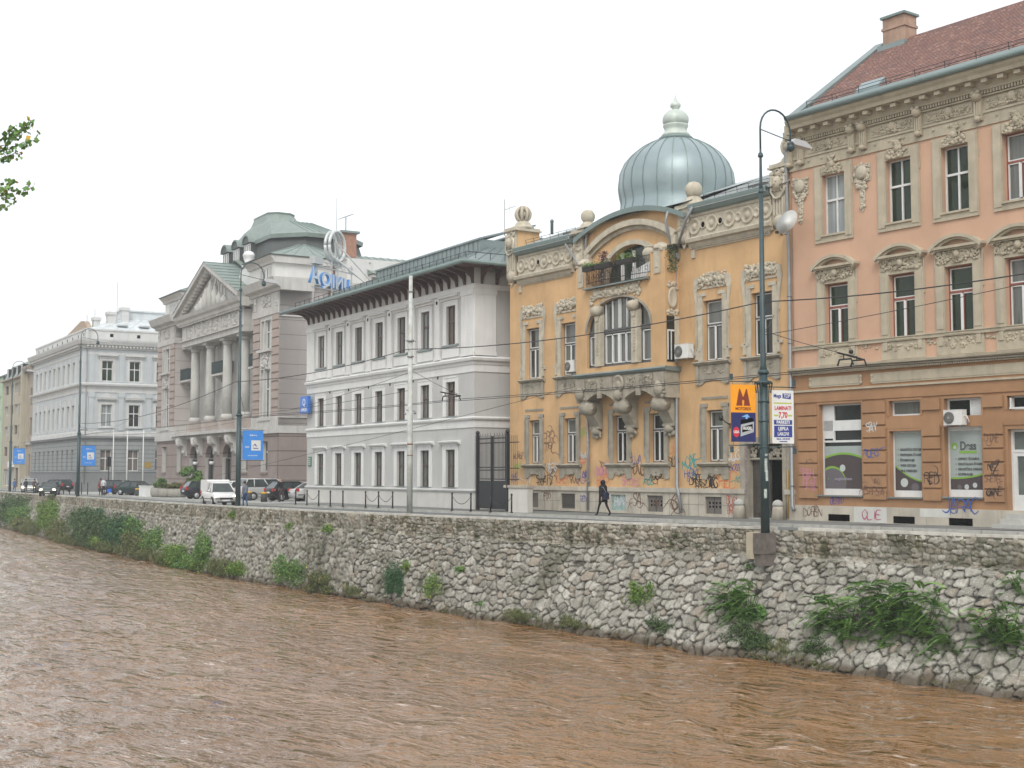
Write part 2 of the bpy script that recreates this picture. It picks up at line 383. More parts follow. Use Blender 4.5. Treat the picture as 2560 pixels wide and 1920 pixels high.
# ---- river wall: rough boulders with open joints, modelled in relief
m, n, p = newmat('boulder_limestone')
o_ = N(n, 'ShaderNodeTexCoord').outputs['Object']
def attr(n, a): x = N(n, 'ShaderNodeAttribute'); x.attribute_name = a; return x.outputs['Fac']
c = mix(n, ramp(n, attr(n, 'tone'), 0, 1), (.17, .165, .14), (.54, .52, .46)); c = mix(n, ramp(n, attr(n, 'hue'), .8, .95), c, (.30, .24, .175)); c = mix(n, ramp(n, noise(n, o_, 16, 4, rough=.8), .5, .62), c, (.52, .50, .45))
c = mix(n, ramp(n, noise(n, o_, 7, 5, rough=.7), .42, .66), c, (.27, .255, .22))
c = mix(n, ramp(n, noise(n, o_, 1.1, 4), .5, .72), c, (.22, .21, .175)); c = mix(n, ramp(n, noise(n, o_, .35, 6, (1, 1, .6), .7), .54, .66), c, (.15, .145, .11))
up = attr(n, 'upper')
wa = mix(n, attr(n, 'hue'), (.24, .20, .15), (.46, .435, .36)); wa = mix(n, ramp(n, noise(n, o_, 1.5, 5, (1.6, 1, .4)), .5, .62), wa, (.10, .095, .06))
f2 = N(n, 'ShaderNodeMath', operation='MULTIPLY'); n.links.new(up, f2.inputs[0]); n.links.new(ramp(n, noise(n, o_, .9, 3), .35, .6), f2.inputs[1])
c = mix(n, f2.outputs[0], c, wa)
gm = mix(n, ramp(n, noise(n, o_, 3, 4), .4, .6), (.035, .05, .018), (.09, .10, .04))
f3 = N(n, 'ShaderNodeMath', operation='MULTIPLY'); n.links.new(attr(n, 'moss'), f3.inputs[0]); n.links.new(ramp(n, noise(n, o_, 2.6, 6, rough=.7), .5, .62), f3.inputs[1])
c = mix(n, f3.outputs[0], c, gm)
c = mix(n, attr(n, 'wet'), c, (.085, .062, .04))
c = mix(n, attr(n, 'joint'), c, (.018, .016, .011))
n.links.new(c, p.inputs['Base Color']); p.inputs['Roughness'].default_value = .9; p.inputs['Specular IOR Level'].default_value = .2
bn = N(n, 'ShaderNodeBump'); bn.inputs['Strength'].default_value = .9; bn.inputs['Distance'].default_value = .05
n.links.new(noise(n, o_, 11, 6, rough=.75), bn.inputs['Height']); n.links.new(bn.outputs[0], p.inputs['Normal'])
wallm = m
def vnoise(S, T, sc, seed):
    """smooth value noise, about -1..1"""
    r_ = np.random.default_rng(seed); n_ = int(S.max() / sc) + 4, int(T.max() / sc) + 6; A = r_.uniform(-1, 1, n_)
    a, b = S / sc + 1, T / sc + 2; i, j = np.floor(a).astype(int), np.floor(b).astype(int); u, v = a - i, b - j; u, v = u * u * (3 - 2 * u), v * v * (3 - 2 * v)
    i = np.clip(i, 0, n_[0] - 2); j = np.clip(j, 0, n_[1] - 2)
    return (A[i, j] * (1 - u) + A[i + 1, j] * u) * (1 - v) + (A[i, j + 1] * (1 - u) + A[i + 1, j + 1] * u) * v
def cells(S, T, su, sv, seed, aj=.42, wmax=.42, pn=2.6):
    """coursed, jittered stones of unequal size: distances to the nearest two, id tone, facet tilt"""
    r_ = np.random.default_rng(seed); NU, NV = int(S.max() / su) + 8, int(T.max() / sv) + 9
    ju = r_.uniform(-aj, aj, (NU, NV)); jv = r_.uniform(-aj, aj, (NU, NV)); tone = r_.random((NU, NV)); wgt = wmax * r_.random((NU, NV)) ** 1.6
    tu = r_.normal(0, 1, (NU, NV)); tv = r_.normal(0, 1, (NU, NV)); ax = r_.uniform(.75, 1.3, (NU, NV))
    a = S / su + 2; b = T / sv + 3; ia = np.floor(a).astype(int); ib = np.floor(b).astype(int)
    F1 = np.full(S.shape, 9.); F2 = np.full(S.shape, 9.); tn = np.zeros(S.shape); tl = np.zeros(S.shape)
    for di in range(-2, 3):
        for dj in range(-2, 3):
            i = np.clip(ia + di, 0, NU - 1); j = np.clip(ib + dj, 0, NV - 1)
            dx = a - (i + .5 + .5 * (j % 2) - .25 + ju[i, j]); dy = b - (j + .5 + jv[i, j])
            d = (np.abs(dx * ax[i, j]) ** pn + np.abs(dy) ** pn) ** (1 / pn) - wgt[i, j]
            c1 = d < F1; F2 = np.where(c1, F1, np.minimum(F2, d)); tn = np.where(c1, tone[i, j], tn); tl = np.where(c1, tu[i, j] * dx + tv[i, j] * dy, tl); F1 = np.where(c1, d, F1)
    return F1, F2, tn, tl
def stone_part(name, xa, xb, step, upper, parent, seed):
    nx = int((xb - xa) / step); X = np.linspace(xa, xb, nx + 1)
    if upper:
        nz_ = max(4, int(1.16 / step)); t = np.linspace(0, 1, nz_ + 1)
        Z = ztop(X)[:, None] - .09 - t[None, :] * (ztop(X)[:, None] - .09 + 1.18)
    else:
        nz_ = int(4.2 / step); t = np.linspace(0, 1, nz_ + 1); Z = -1.1 - t[None, :] * 3.85 + 0 * X[:, None]
    XX = X[:, None] + 0 * Z; S = XX - xa; T = -Z
    q = np.random.default_rng(seed)
    nA, nB, nC = vnoise(S, T, 1.5, seed + 50), vnoise(S, T, .45, seed + 51), vnoise(S, T, .16, seed + 52)
    nD, nE = vnoise(S, T, .45, seed + 53), vnoise(S, T, .16, seed + 54); nF = vnoise(S, T, .085, seed + 55)
    if upper: F1, F2, tn, tl = cells(S + .03 * nB + .025 * nC, T + .03 * nD + .02 * nE + .3, .33, .21, seed, .33, .40, 4.5)
    else:
        Tm = (T + .06) * (1 - .045 * np.clip(T - 1, 0, 4))     # stones grow towards the water
        F1, F2, tn, tl = cells(S * (1 + 0 * nA) + .05 * nA + .05 * nB + .035 * nC, Tm + .06 * vnoise(S, T, 1.5, seed + 60) + .035 * nD + .03 * nE, .42, .245, seed, .36, .50, 3.4)
    df = F2 - F1
    e = np.clip(df / (.32 if not upper else .30), 0, 1); dome = (1 - (1 - e) ** 2.0) ** .6 * (1 - .55 * np.clip(F1 + .25, 0, 1) ** 2)
    wj = (.15 if not upper else .12) + .07 * nB
    jt = 1 - np.clip(df / np.clip(wj, .04, 1), 0, 1)
    if upper: jt = jt * np.clip(.55 + .6 * nA, .15, .9)
    amp = (.12 + .14 * ((tn * 3.7) % 1)) if not upper else (.07 + .07 * tn)
    H = dome * (amp + (.04 if not upper else .02) * tl + .022 * nC + .014 * nF)
    if not upper:
        hole = (tn < .012); H = np.where(hole, .05 * dome, H); jt = np.where(hole, .6, jt)
    if upper: H = H + .012 * nB
    Y = wy(XX, Z) - H
    co = np.stack([XX, Y, Z], -1).reshape(-1, 3); W = nz_ + 1
    i, j = np.meshgrid(np.arange(nx), np.arange(nz_), indexing='ij'); a = i * W + j
    F = np.stack([a, a + 1, a + W + 1, a + W], -1).reshape(-1, 4)
    moss = np.clip(.62 + .5 * nA, 0, 1) if upper else np.clip(.22 + .25 * nA + 1.1 * np.clip((T - 3.9 + .3 * nA) / .6, 0, 1), 0, 1)
    wet = np.clip((T - 4.22 + .10 * nB + .08 * nA) / .2, 0, 1) * .8
    return arr_mesh(name, co, F, wallm, parent, True, {'tone': np.clip(tn + .12 * nB, 0, 1), 'joint': jt, 'moss': moss, 'upper': np.full(S.shape, 1.0 if upper else 0.0), 'wet': wet, 'hue': np.clip((tn * 7.3) % 1, 0, 1)})
rw = empty('river_wall', (0, 0, 0), 0, 'long rough boulder retaining wall between the brown river and the street', 'wall')
stone_part('boulder_face', -64, -18, .042, False, rw, 11); stone_part('boulder_face', -235, -64, .085, False, rw, 12)
stone_part('parapet', -64, -18, .036, True, rw, 13); stone_part('parapet', -235, -64, .075, True, rw, 14)
cp = MB(); q = random.Random(3); x = -230.
while x < -18:
    L = q.uniform(.55, 1.25); x2 = x + L - .025; h = q.uniform(-.012, .015); ov = q.uniform(.03, .07)
    ya, yb = float(wy(x, 0)), float(wy(x2, 0)); za, zb = float(ztop(x)), float(ztop(x2))
    if not (-36.9 < x + L / 2 < -35.9):
        cp.add([(x, ya - ov, za - .25), (x2, yb - ov, zb - .25), (x2, yb + .38, zb - .3), (x, ya + .38, za - .3),
            (x, ya - ov + .02, za + h), (x2, yb - ov + .02, zb + h), (x2, yb + .38, zb + h), (x, ya + .38, za + h)],
           [(0, 3, 2, 1), (4, 5, 6, 7), (0, 1, 5, 4), (1, 2, 6, 5), (2, 3, 7, 6), (3, 0, 4, 7)])
    x += L
cp.build('coping', mat('pale_coping_stone', (.55, .53, .475), var=.25, scale=1.6, streak=.15, dirt=(.25, .23, .18), bump=.5, bscale=9), rw)

# ---- water: muddy brown, choppy
m, n, p = newmat('muddy_water')
o_ = N(n, 'ShaderNodeTexCoord').outputs['Object']
mp_ = N(n, 'ShaderNodeMapping'); mp_.inputs['Rotation'].default_value = (0, 0, R(-18)); n.links.new(o_, mp_.inputs[0]); ov_ = mp_.outputs[0]
c = mix(n, ramp(n, noise(n, ov_, .16, 4, (.5, 1.6, 1)), .35, .7), (.175, .086, .026), (.24, .125, .043))
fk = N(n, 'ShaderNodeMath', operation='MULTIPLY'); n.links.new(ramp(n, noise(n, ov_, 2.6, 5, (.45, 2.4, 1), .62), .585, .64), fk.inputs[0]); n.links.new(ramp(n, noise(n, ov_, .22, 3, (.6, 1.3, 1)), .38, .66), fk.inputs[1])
c = mix(n, fk.outputs[0], c, (.50, .42, .35))  # pale froth flecks, painted in for sky glints on the ripples
n.links.new(c, p.inputs['Base Color']); p.inputs['Roughness'].default_value = .03; p.inputs['IOR'].default_value = 1.45; p.inputs['Coat Weight'].default_value = .35; p.inputs['Coat IOR'].default_value = 1.5; p.inputs['Coat Roughness'].default_value = .04
p.inputs['Specular IOR Level'].default_value = .7
h1 = noise(n, ov_, 1.35, 3.2, (.65, 1.7, 1), .50); h2 = noise(n, ov_, 5.5, 2, (.7, 1.6, 1), .5)
ha = N(n, 'ShaderNodeMath', operation='MULTIPLY_ADD'); n.links.new(h2, ha.inputs[0]); ha.inputs[1].default_value = .16; n.links.new(h1, ha.inputs[2]); hb_ = N(n, 'ShaderNodeMath', operation='MULTIPLY'); sl_ = N(n, 'ShaderNodeMapRange'); sl_.inputs[1].default_value = .36; sl_.inputs[2].default_value = .62; sl_.inputs[3].default_value = .38; sl_.inputs[4].default_value = 1.15; n.links.new(noise(n, ov_, .13, 4, (.6, 1.6, 1), .6), sl_.inputs[0]); n.links.new(ha.outputs[0], hb_.inputs[0]); n.links.new(sl_.outputs[0], hb_.inputs[1])
bn = N(n, 'ShaderNodeBump'); bn.inputs['Strength'].default_value = 1; bn.inputs['Distance'].default_value = .5
n.links.new(hb_.outputs[0], bn.inputs['Height']); n.links.new(bn.outputs[0], p.inputs['Normal']); n.links.new(bn.outputs[0], p.inputs['Coat Normal'])
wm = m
xs = np.arange(-235, 30, .30); ys = np.arange(1.3, 46, .16)
XX, YY = np.meshgrid(xs, ys, indexing='ij'); ZZ = np.full(XX.shape, WZ); q = np.random.default_rng(5)
for k in range(46):
    L = q.uniform(.7, 3.2); th = R(72) + q.normal(0, .55); a = .006 * L ** .85 * q.uniform(.5, 1.4)
    kx, kyy = 2 * math.pi / L * math.cos(th), 2 * math.pi / L * math.sin(th)
    ph = q.uniform(0, 6.28); env = .6 + .4 * np.sin(XX * q.uniform(.02, .12) + YY * q.uniform(.05, .3) + ph * 2)
    ZZ += a * env * np.sin(kx * XX + kyy * YY + ph + .8 * np.sin(.31 * XX + .53 * YY + ph))
i, j = np.meshgrid(np.arange(len(xs) - 1), np.arange(len(ys) - 1), indexing='ij'); W = len(ys); a = i * W + j
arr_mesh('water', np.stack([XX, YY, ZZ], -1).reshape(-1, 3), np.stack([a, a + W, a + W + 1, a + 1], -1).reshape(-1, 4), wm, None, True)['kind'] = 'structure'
g = MB(); g.box(-240, 60, -5, 70, -7.2, -6.6); g.build('river_bed', flat('river_mud', (.12, .07, .035)))['kind'] = 'structure'
# ================================================================== graffiti and pieces shared by the facades
def ink(name, c): return flat('spray_' + name, c, .7)
INK = dict(black=ink('black', (.03, .028, .03)), blue=ink('blue', (.04, .10, .34)), teal=ink('teal', (.05, .30, .30)), pink=ink('pink', (.55, .22, .32)), red=ink('red', (.42, .06, .03)),
           orange=ink('orange', (.62, .20, .08)), white=ink('white', (.6, .62, .62)), green=ink('green', (.30, .42, .10)), violet=ink('violet', (.10, .08, .28)), magenta=ink('magenta', (.42, .07, .16)), brown=ink('brown', (.16, .09, .06)))
gq = random.Random(21)
# hand-drawn capitals: strokes on a 4 x 6 grid
STROKE = {c: [[(int(p[0]), int(p[1])) for p in st.split('.')] for st in v.split(' ')] for c, v in dict(
 A='00.26.40 12.32', B='00.06.35.34.13 13.33.42.41.30.00', C='45.26.04.02.20.41', D='00.06.25.43.41.20.00', E='46.06.00.40 03.33', F='46.06.00 03.33', G='45.26.04.02.20.41.33.23', H='06.00 46.40 03.43', I='26.20', J='46.41.20.01', K='06.00 46.03.40',
 L='06.00.40', M='00.06.23.46.40', N='00.06.40.46', O='26.04.02.20.42.44.26', P='00.06.36.44.33.03', Q='26.04.02.20.42.44.26 22.40', R='00.06.36.44.33.03 23.40', S='45.26.05.14.33.42.20.01', T='06.46 26.20', U='06.01.20.41.46', V='06.20.46', W='06.10.24.30.46', X='06.40 46.00', Y='06.23.46 23.20', Z='06.46.00.40').items()}
def ribbon(mb, pts, w_, y):
    P = [Vector((p[0], 0, p[1])) for p in pts]; n_ = len(P); vv = []
    for i, p in enumerate(P):
        d = (P[min(i + 1, n_ - 1)] - P[max(i - 1, 0)]); d = d.normalized() if d.length > 1e-6 else Vector((1, 0, 0)); nr = Vector((-d.z, 0, d.x)) * w_ * (.35 + .65 * min(1, 2.2 * min(i + .4, n_ - 1 - i + .4) / n_)) * .5
        vv += [(p.x + nr.x, y, p.z + nr.z), (p.x - nr.x, y, p.z - nr.z)]
    mb.add(vv, [(2 * i, 2 * i + 1, 2 * i + 3, 2 * i + 2) for i in range(n_ - 1)])
def smooth_path(st):
    out = []
    for i in range(len(st) - 1):
        p0 = st[max(i - 1, 0)]; p1 = st[i]; p2 = st[i + 1]; p3 = st[min(i + 2, len(st) - 1)]
        for k in range(4):
            t = k / 4; out.append(tuple(.5 * ((2 * p1[j]) + (-p0[j] + p2[j]) * t + (2 * p0[j] - 5 * p1[j] + 4 * p2[j] - p3[j]) * t * t + (-p0[j] + 3 * p1[j] - 3 * p2[j] + p3[j]) * t ** 3) for j in (0, 1)))
    out.append(st[-1]); return out
def graff(par, word, u, z, size, ink_, y=-.004, rot=0, wild=0, shear=.25, bold=.012, sx=.9):
    mb = MB(); n_ = len(word); cw = size * .62 * sx; x0 = u - cw * n_ / 2; ca, sa = math.cos(R(rot)), math.sin(R(rot)); k_ = 0
    for i, ch_ in enumerate(word):
        if ch_ not in STROKE: continue
        ox, oz = x0 + cw * i + gq.uniform(-.06, .06) * size, z - size * .45 + gq.uniform(-.10, .10) * size; hs = size * gq.uniform(.8, 1.15); ws = cw * gq.uniform(.8, 1.1)
        for st in STROKE[ch_]:
            st = [(a / 4 + gq.uniform(-.05, .05), b_ / 6 + gq.uniform(-.035, .035)) for a, b_ in st]
            pts = [(ox + (a + shear * b_ * .5) * ws, oz + b_ * hs) for a, b_ in smooth_path(st)]
            pts = [(u + (a - u) * ca - (b_ - z) * sa, z + (a - u) * sa + (b_ - z) * ca) for a, b_ in pts]
            k_ += 1; ribbon(mb, pts, .022 + size * .07 * (1.5 if wild > 4 else 1), y - .0004 * (k_ % 9))
    for _ in range(min(wild, 6)):       # flourishes, underlines and overspray
        x, zz = u + gq.uniform(-.5, .5) * cw * n_, z + gq.uniform(-.5, .4) * size; t = gq.choice((0, 3.1)) + gq.uniform(-.5, .5); st = size * gq.uniform(.12, .22); pts = []; cur_ = gq.uniform(-.7, .7)
        for k in range(10): pts.append((x, zz)); t += cur_ + gq.uniform(-.3, .3); x += st * math.cos(t); zz += st * math.sin(t)
        k_ += 1; ribbon(mb, pts, .02 + size * .04, y - .0004 * (k_ % 9))
    return mb.build('graffiti', INK[ink_], par)
def vent(par, x0, x1, z0, z1, y, m=None, bars=0, name='basement_vent'):
    b = MB().box(x0, x1, y - .015, y + .05, z0, z1); o = b.build(name, m or blackm, par)
    if bars:
        g_ = MB()
        for k in range(bars): zz = z0 + (z1 - z0) * (k + .5) / bars; g_.box(x0, x1, y - .05, y - .018, zz - .02, zz + .02)
        g_.build('grille', frm_g if bars > 3 else iron, o)
    return o
def downpipe(par, pts, r=.06, name='downpipe'):
    mb = MB().tube(pts, r, 8)
    for a, b in zip(pts[:-1], pts[1:]):
        if abs(a[2] - b[2]) > 2:
            for k in range(1, int(abs(a[2] - b[2]) / 2.2) + 1):
                z = max(a[2], b[2]) - k * 2.1; mb.lathe((a[0], a[1], z), [(r * 1.35, 0), (r * 1.35, .05)], 8)
    return mb.build(name, pipe, par)
def ac_unit(par, x, z, y, w_=.85, h=.6, d=.32, label='', group='outdoor air conditioners on the facades', rz=0):
    t = empty('air_conditioner', (0, 0, 0)); t.parent = None
    M = par.matrix_basis; t.location = M @ Vector((x, y, z)); t.rotation_euler = (0, 0, par.rotation_euler.z + rz)
    tag(t, label, 'air conditioner', group)
    MB().box(0, w_, -d, 0, 0, h).box(-.01, w_ + .01, -d - .01, .01, h, h + .02).build('casing', whitep, t)
    f = MB().lathe((w_ * .3, -d - .012, h * .5), [(h * .40, 0), (h * .40, -.02), (h * .02, -.02)], 20, 'y'); f.build('fan_opening', flat('fan_dark', (.05, .05, .045)), t)
    g_ = MB()
    for k in range(1, 5): g_.tube([(w_ * .3 + h * .09 * k * math.cos(a), -d - .04, h * .5 + h * .09 * k * math.sin(a)) for a in [i * math.pi / 9 for i in range(19)]], .006, 4)
    for k in range(6): a = k * math.pi / 6; g_.tube([(w_ * .3 - h * .39 * math.cos(a), -d - .042, h * .5 - h * .39 * math.sin(a)), (w_ * .3 + h * .39 * math.cos(a), -d - .042, h * .5 + h * .39 * math.sin(a))], .005, 4)
    g_.build('fan_guard', flat('guard_grey', (.35, .35, .33)), t)
    b = MB(); b.box(.08, .12, -d, .1, -.05, 0).box(w_ - .12, w_ - .08, -d, .1, -.05, 0); b.build('bracket', steel, t)
    MB().tube([(w_, -d * .5, h * .6), (w_ + .1, -d * .5, h * .62), (w_ + .14, -d * .3, h * .3), (w_ + .1, .02, .05)], .025, 6).build('hose', whitep, t)
    return t
BX0, BY0 = -41.38, 43.0
# ================================================================== SALMON CORNER HOUSE (right)
ob = empty('apartment_house', (BX0, BY0, 0), R(2.2), 'salmon three storey house with carved stone window frames and red tiled roof', 'building')
UW = 20.5
body = MB(); body.box(.02, UW, .42, 12, 0, 17.2); body.box(.02, .1, 0.0, .42, .67, 17.0).box(UW - .1, UW, 0, .42, .67, 17)
body.build('wall', ora, ob)
AC_ = [2.46, 5.86, 8.56, 11.3, 14.1, 16.9]; BC = [2.54, 5.93, 8.62, 11.3, 14.1, 16.9]
up = MB(); pierced(up, rect(0, UW, 6.66, 15.5), [rect(c - .62, c + .62, 12.38, 15.0) for c in AC_] + [rect(c - .64, c + .64, 7.56, 10.22) for c in BC], 0, .42)
up.build('upper_wall', ora, ob)
S = [(1.45, 3.73, 1.13, 5.03), (5.15, 6.68, 4.4, 5.02), (5.15, 6.7, 1.1, 3.78), (7.79, 9.47, 1.14, 5.0), (10.59, 12.1, 4.45, 4.98), (10.59, 12.1, .57, 3.72), (13.2, 15.2, 1.1, 5.0), (16.2, 18.2, 1.1, 5.0)]
lo = MB(); pierced(lo, rect(0, UW, .67, 6.42), [rect(*s_) for s_ in S], 0, .42); lo.build('ground_floor_wall', ora2, ob)
pl = MB(); q = random.Random(4); x = -.02
while x < UW:
    L = q.uniform(1.0, 1.7); pl.box(x, min(x + L - .012, UW), -.09, .3, 0, .67 + .0); x += L
pl.build('plinth', plinthY, ob)
for e_ in ((3.32, 5.0, .02), (6.62, 8.0, .33)): MB().box(e_[0], e_[1], -.096, -.09, e_[2], .66).build('whitewashed_patch', mat('whitewash', (.60, .60, .56), var=.1, streak=.12), ob)
for a, b in ((1.96, 3.09), (5.34, 6.36), (7.98, 9.03)): vent(ob, a, b, .04, .32, -.09)
for a, b in ((.31, 1.36), (3.82, 4.98), (6.78, 7.62), (9.56, 10.41), (12.3, 13.0)):
    rb = MB(); z = .98
    for k in range(8):
        if a > 6 and 3.86 < z + .25 < 4.35: z += .515; continue
        rb.box(a, b, -.085, 0, z, z + .445)
        if (k % 2) == 0: pass
        z += .515
    rb.build('rusticated_pier', ora2, ob)
md = MB()
md.box(0, UW, -.05, 0, 5.14, 5.6).box(4.98, UW, -.035, 0, 3.88, 4.3)
for s_ in S[:6]:
    if s_[3] > 5: pass
md.build('lintel_band', ora2, ob)
for a, b, c, d in S[:6]:
    fr = MB(); fr.box(a - .1, a, -.03, .02, c, d + .09).box(b, b + .1, -.03, .02, c, d + .09).box(a, b, -.03, .02, d, d + .09)
    fr.build('opening_trim', ora2, ob)
co = MB(); co.box(-.02, UW, -.12, 0, 5.6, 5.68); co.prof([(0, 6.42), (-.14, 6.42), (-.18, 6.5), (-.34, 6.56), (-.36, 6.66), (-.3, 6.68), (0, 6.7)], -.03, UW)
co.box(0, UW, -.10, 0, 7.46, 7.6).box(0, UW, -.14, 0, 7.6, 7.64)
for a, b in ((1.0, 3.74), (4.32, 12.4), (13, 19)):
    co.box(a, b, -.035, 0, 5.78, 6.22).box(a + .1, b - .1, -.05, -.034, 5.85, 6.15)
    for e in (a, b): co.ball((e, -.03, 5.88), .09, 8, (1, .5, 1)).ball((e, -.03, 6.12), .09, 8, (1, .5, 1)).ball((e, -.03, 6.0), .07, 8, (1, .5, 1))
for i in range(int(UW / .11)): co.box(i * .11, i * .11 + .06, -.16, -.1, 6.35, 6.42)
co.build('belt_cornice', trim, ob)
for k, c in enumerate(BC):
    ap = MB()
    ap.box(c - 1.08, c + 1.08, -.045, 0, 6.72, 7.44)
    blobs(ap, c - .8, c + .8, 7.05, 7.36, -.05, 26, (.03, .08), 40 + k, .45, 8)
    ap.box(c - .95, c - .75, -.09, -.04, 7.1, 7.44).box(c + .75, c + .95, -.09, -.04, 7.1, 7.44)
    if k < 5: blobs(ap, BC[k] + 1.15, BC[k + 1] - 1.15, 7.2, 7.42, -.02, 14, (.03, .06), 60 + k, .4)
    ap.build('apron_panel', trim, ob)
for k, c in enumerate(AC_):
    g_ = window(ob, c - .62, c + .62, 12.38, 15.0, .30, (frm_w if k < 3 else frm_r), ('pale', 'darkg', 'darkg', 'veil', 'curt', 'dark')[k], 'cross' if k < 3 else 'T', .065, .58, None if k < 3 else frm_w)
    s_ = MB()
    for a, b in ((c - .62 - .42, c - .62), (c + .62, c + .62 + .42)):
        s_.box(a, b, -.07, 0, 12.05, 15.42)
        s_.box(a + .04, b - .04, -.10, -.07, 12.2, 15.34)
    s_.box(c - .62, c + .62, -.07, 0, 15.0, 15.42).box(c - .62, c + .62, -.07, 0, 12.05, 12.38).box(c - .66, c + .66, -.14, .28, 12.3, 12.38)
    for e in (-1, 1): s_.box(c + e * 1.04 - .04, c + e * 1.04 + .04, -.05, 0, 14.4, 14.75)
    blobs(s_, c - .5, c + .5, 15.02, 15.38, -.10, 34, (.035, .09), 100 + k, .7, 12); blobs(s_, c - .2, c + .2, 15.35, 15.8, -.10, 18, (.04, .10), 130 + k, .8, 4)
    s_.ball((c, -.12, 15.42), .13, 8, (1, .7, 1.2)); s_.build('window_surround', trim, g_)
for k, c in enumerate(BC):
    g_ = window(ob, c - .64, c + .64, 7.56, 10.22, .30, frm_r, ('darkg', 'darkg', 'darkg', 'veil', 'dark', 'dark')[k], 'T', .07, .62, frm_w)
    s_ = MB()
    for e in (-1, 1):
        a = c + e * .64; b = c + e * 1.06; s_.box(a, b, -.08, 0, 7.6, 10.35); s_.box(a + e * .05, b - e * .06, -.11, -.08, 7.75, 10.25)
        s_.box(b - e * .02, b + e * .05, -.05, 0, 9.3, 10.9)
    s_.box(c - 1.0, c + 1.0, -.07, 0, 10.35, 10.92).box(c - .64, c + .64, -.07, 0, 10.22, 10.35)
    s_.box(c - .66, c + .66, -.12, .28, 7.5, 7.57)
    blobs(s_, c - .95, c + .95, 10.38, 10.86, -.10, 60, (.04, .10), 160 + k, .7, 26); s_.ball((c, -.15, 10.66), .16, 8, (1, .7, 1.1))
    # segmental pediment
    n_ = 16; R1, hh = 1.22, .5; cz = 10.94 + hh - (R1 * R1 + hh * hh) / (2 * hh); Rr = (R1 * R1 + hh * hh) / (2 * hh)
    def arc(rr, z0): t = math.asin(min(1, R1 / Rr)); return [(c + rr * math.sin(-t + 2 * t * i / n_), cz + rr * math.cos(-t + 2 * t * i / n_)) for i in range(n_ + 1)]
    o1 = arc(Rr, 0); i1 = [(c + (x - c) * .94, z - .13) for x, z in o1]
    s_.prism(o1 + i1[::-1], -.34, 0); i2 = [(c + (x - c) * .9, z - .08) for x, z in i1]; s_.prism(i1 + i2[::-1], -.24, 0)
    s_.box(c - 1.24, c + 1.24, -.32, 0, 10.9, 11.0).box(c - 1.1, c + 1.1, -.22, 0, 10.84, 10.9)
    s_.build('window_surround', trim, g_)
# great cornice and frieze
cc = MB(); cc.box(0, UW, -.06, 0, 15.5, 15.62); cc.box(0, UW, -.03, 0, 15.62, 15.98); cc.box(0, UW, -.08, 0, 15.98, 16.06); cc.box(0, UW, -.02, 0, 16.06, 16.62)
cc.box(0, UW, -.14, 0, 16.62, 16.68)
for i in range(int(UW / .13)): cc.box(.03 + i * .13, .03 + i * .13 + .075, -.2, -.0, 16.7, 16.84)
cc.box(0, UW, -.24, 0, 16.84, 16.92)
cc.prof([(0, 16.92), (-.26, 16.92), (-.30, 17.18), (-.72, 17.2), (-.76, 17.34), (-.86, 17.44), (-.9, 17.56), (0, 17.58)], .5, UW); cc.box(-.05, .5, -.3, 0, 16.92, 17.58)
for i in range(29):
    a = .32 + i * .705; cc.box(a, a + .26, -.62, -.24, 17.02, 17.17)
for i in range(int(UW / .72)): cc.ball((.4 + i * .72, -.05, 15.8), .06, 6, (1, .6, 1))
cc.build('cornice', trim, ob)
fz = MB()
PAN = [(1.1, 3.3, 2.25), (4.5, 6.65, 5.6), (7.2, 9.4, 8.35), (10.0, 12.3, 11.15), (12.8, 15.1, 13.95), (15.5, 18, 16.8)]
for k, (a, b, c) in enumerate(PAN):
    fz.box(a, b, -.05, -.02, 16.12, 16.56); fz.box(a + .06, b - .06, -.035, -.049, 16.17, 16.51)
    blobs(fz, a + .12, b - .12, 16.2, 16.48, -.06, 46, (.035, .07), 200 + k, .6, 26)
    fz.lathe((c, -.10, 16.4), [(.19, .04), (.19, 0), (.14, -.05), (.02, -.07)], 12, 'y')
    blobs(fz, c - .25, c + .25, 16.12, 16.3, -.1, 10, (.04, .07), 220 + k)
for u in (.08, .72, 3.55, 4.15, 6.93, 9.72, 12.55, 15.3):
    fz.box(u - .17, u + .17, -.16, 0, 15.72, 16.62); fz.ball((u, -.2, 16.66), .23, 8, (1, .9, .9)); fz.ball((u, -.18, 15.78), .16, 8, (1, .8, .8)); fz.ball((u - .12, -.3, 16.8), .1, 6); fz.ball((u + .12, -.3, 16.8), .1, 6)
    for e in (-.1, 0, .1): fz.box(u + e - .03, u + e + .03, -.2, -.16, 15.9, 16.45)
fz.build('carved_frieze', trim, ob)
for k, u in enumerate((.62, 4.02)):
    pd = MB()
    pd.box(u - .42, u + .42, -.035, 0, 14.35, 15.1)
    pd.lathe((u, -.12, 14.75), [(.28, .1), (.3, 0), (.2, -.05), (.02, -.08)], 14, 'y'); blobs(pd, u - .4, u + .4, 14.4, 15.1, -.06, 40, (.04, .09), 300 + k, .7, 10)
    blobs(pd, u - .3, u + .3, 14.05, 14.4, -.06, 24, (.05, .10), 310 + k); blobs(pd, u - .10, u + .10, 13.2, 14.1, -.05, 26, (.04, .08), 320 + k)
    pd.prism([(u - .16, 14.1), (u + .16, 14.1), (u + .1, 13.2), (u, 13.05), (u - .1, 13.2)], -.04, 0)
    pd.build('carved_pendant', trimY, ob)
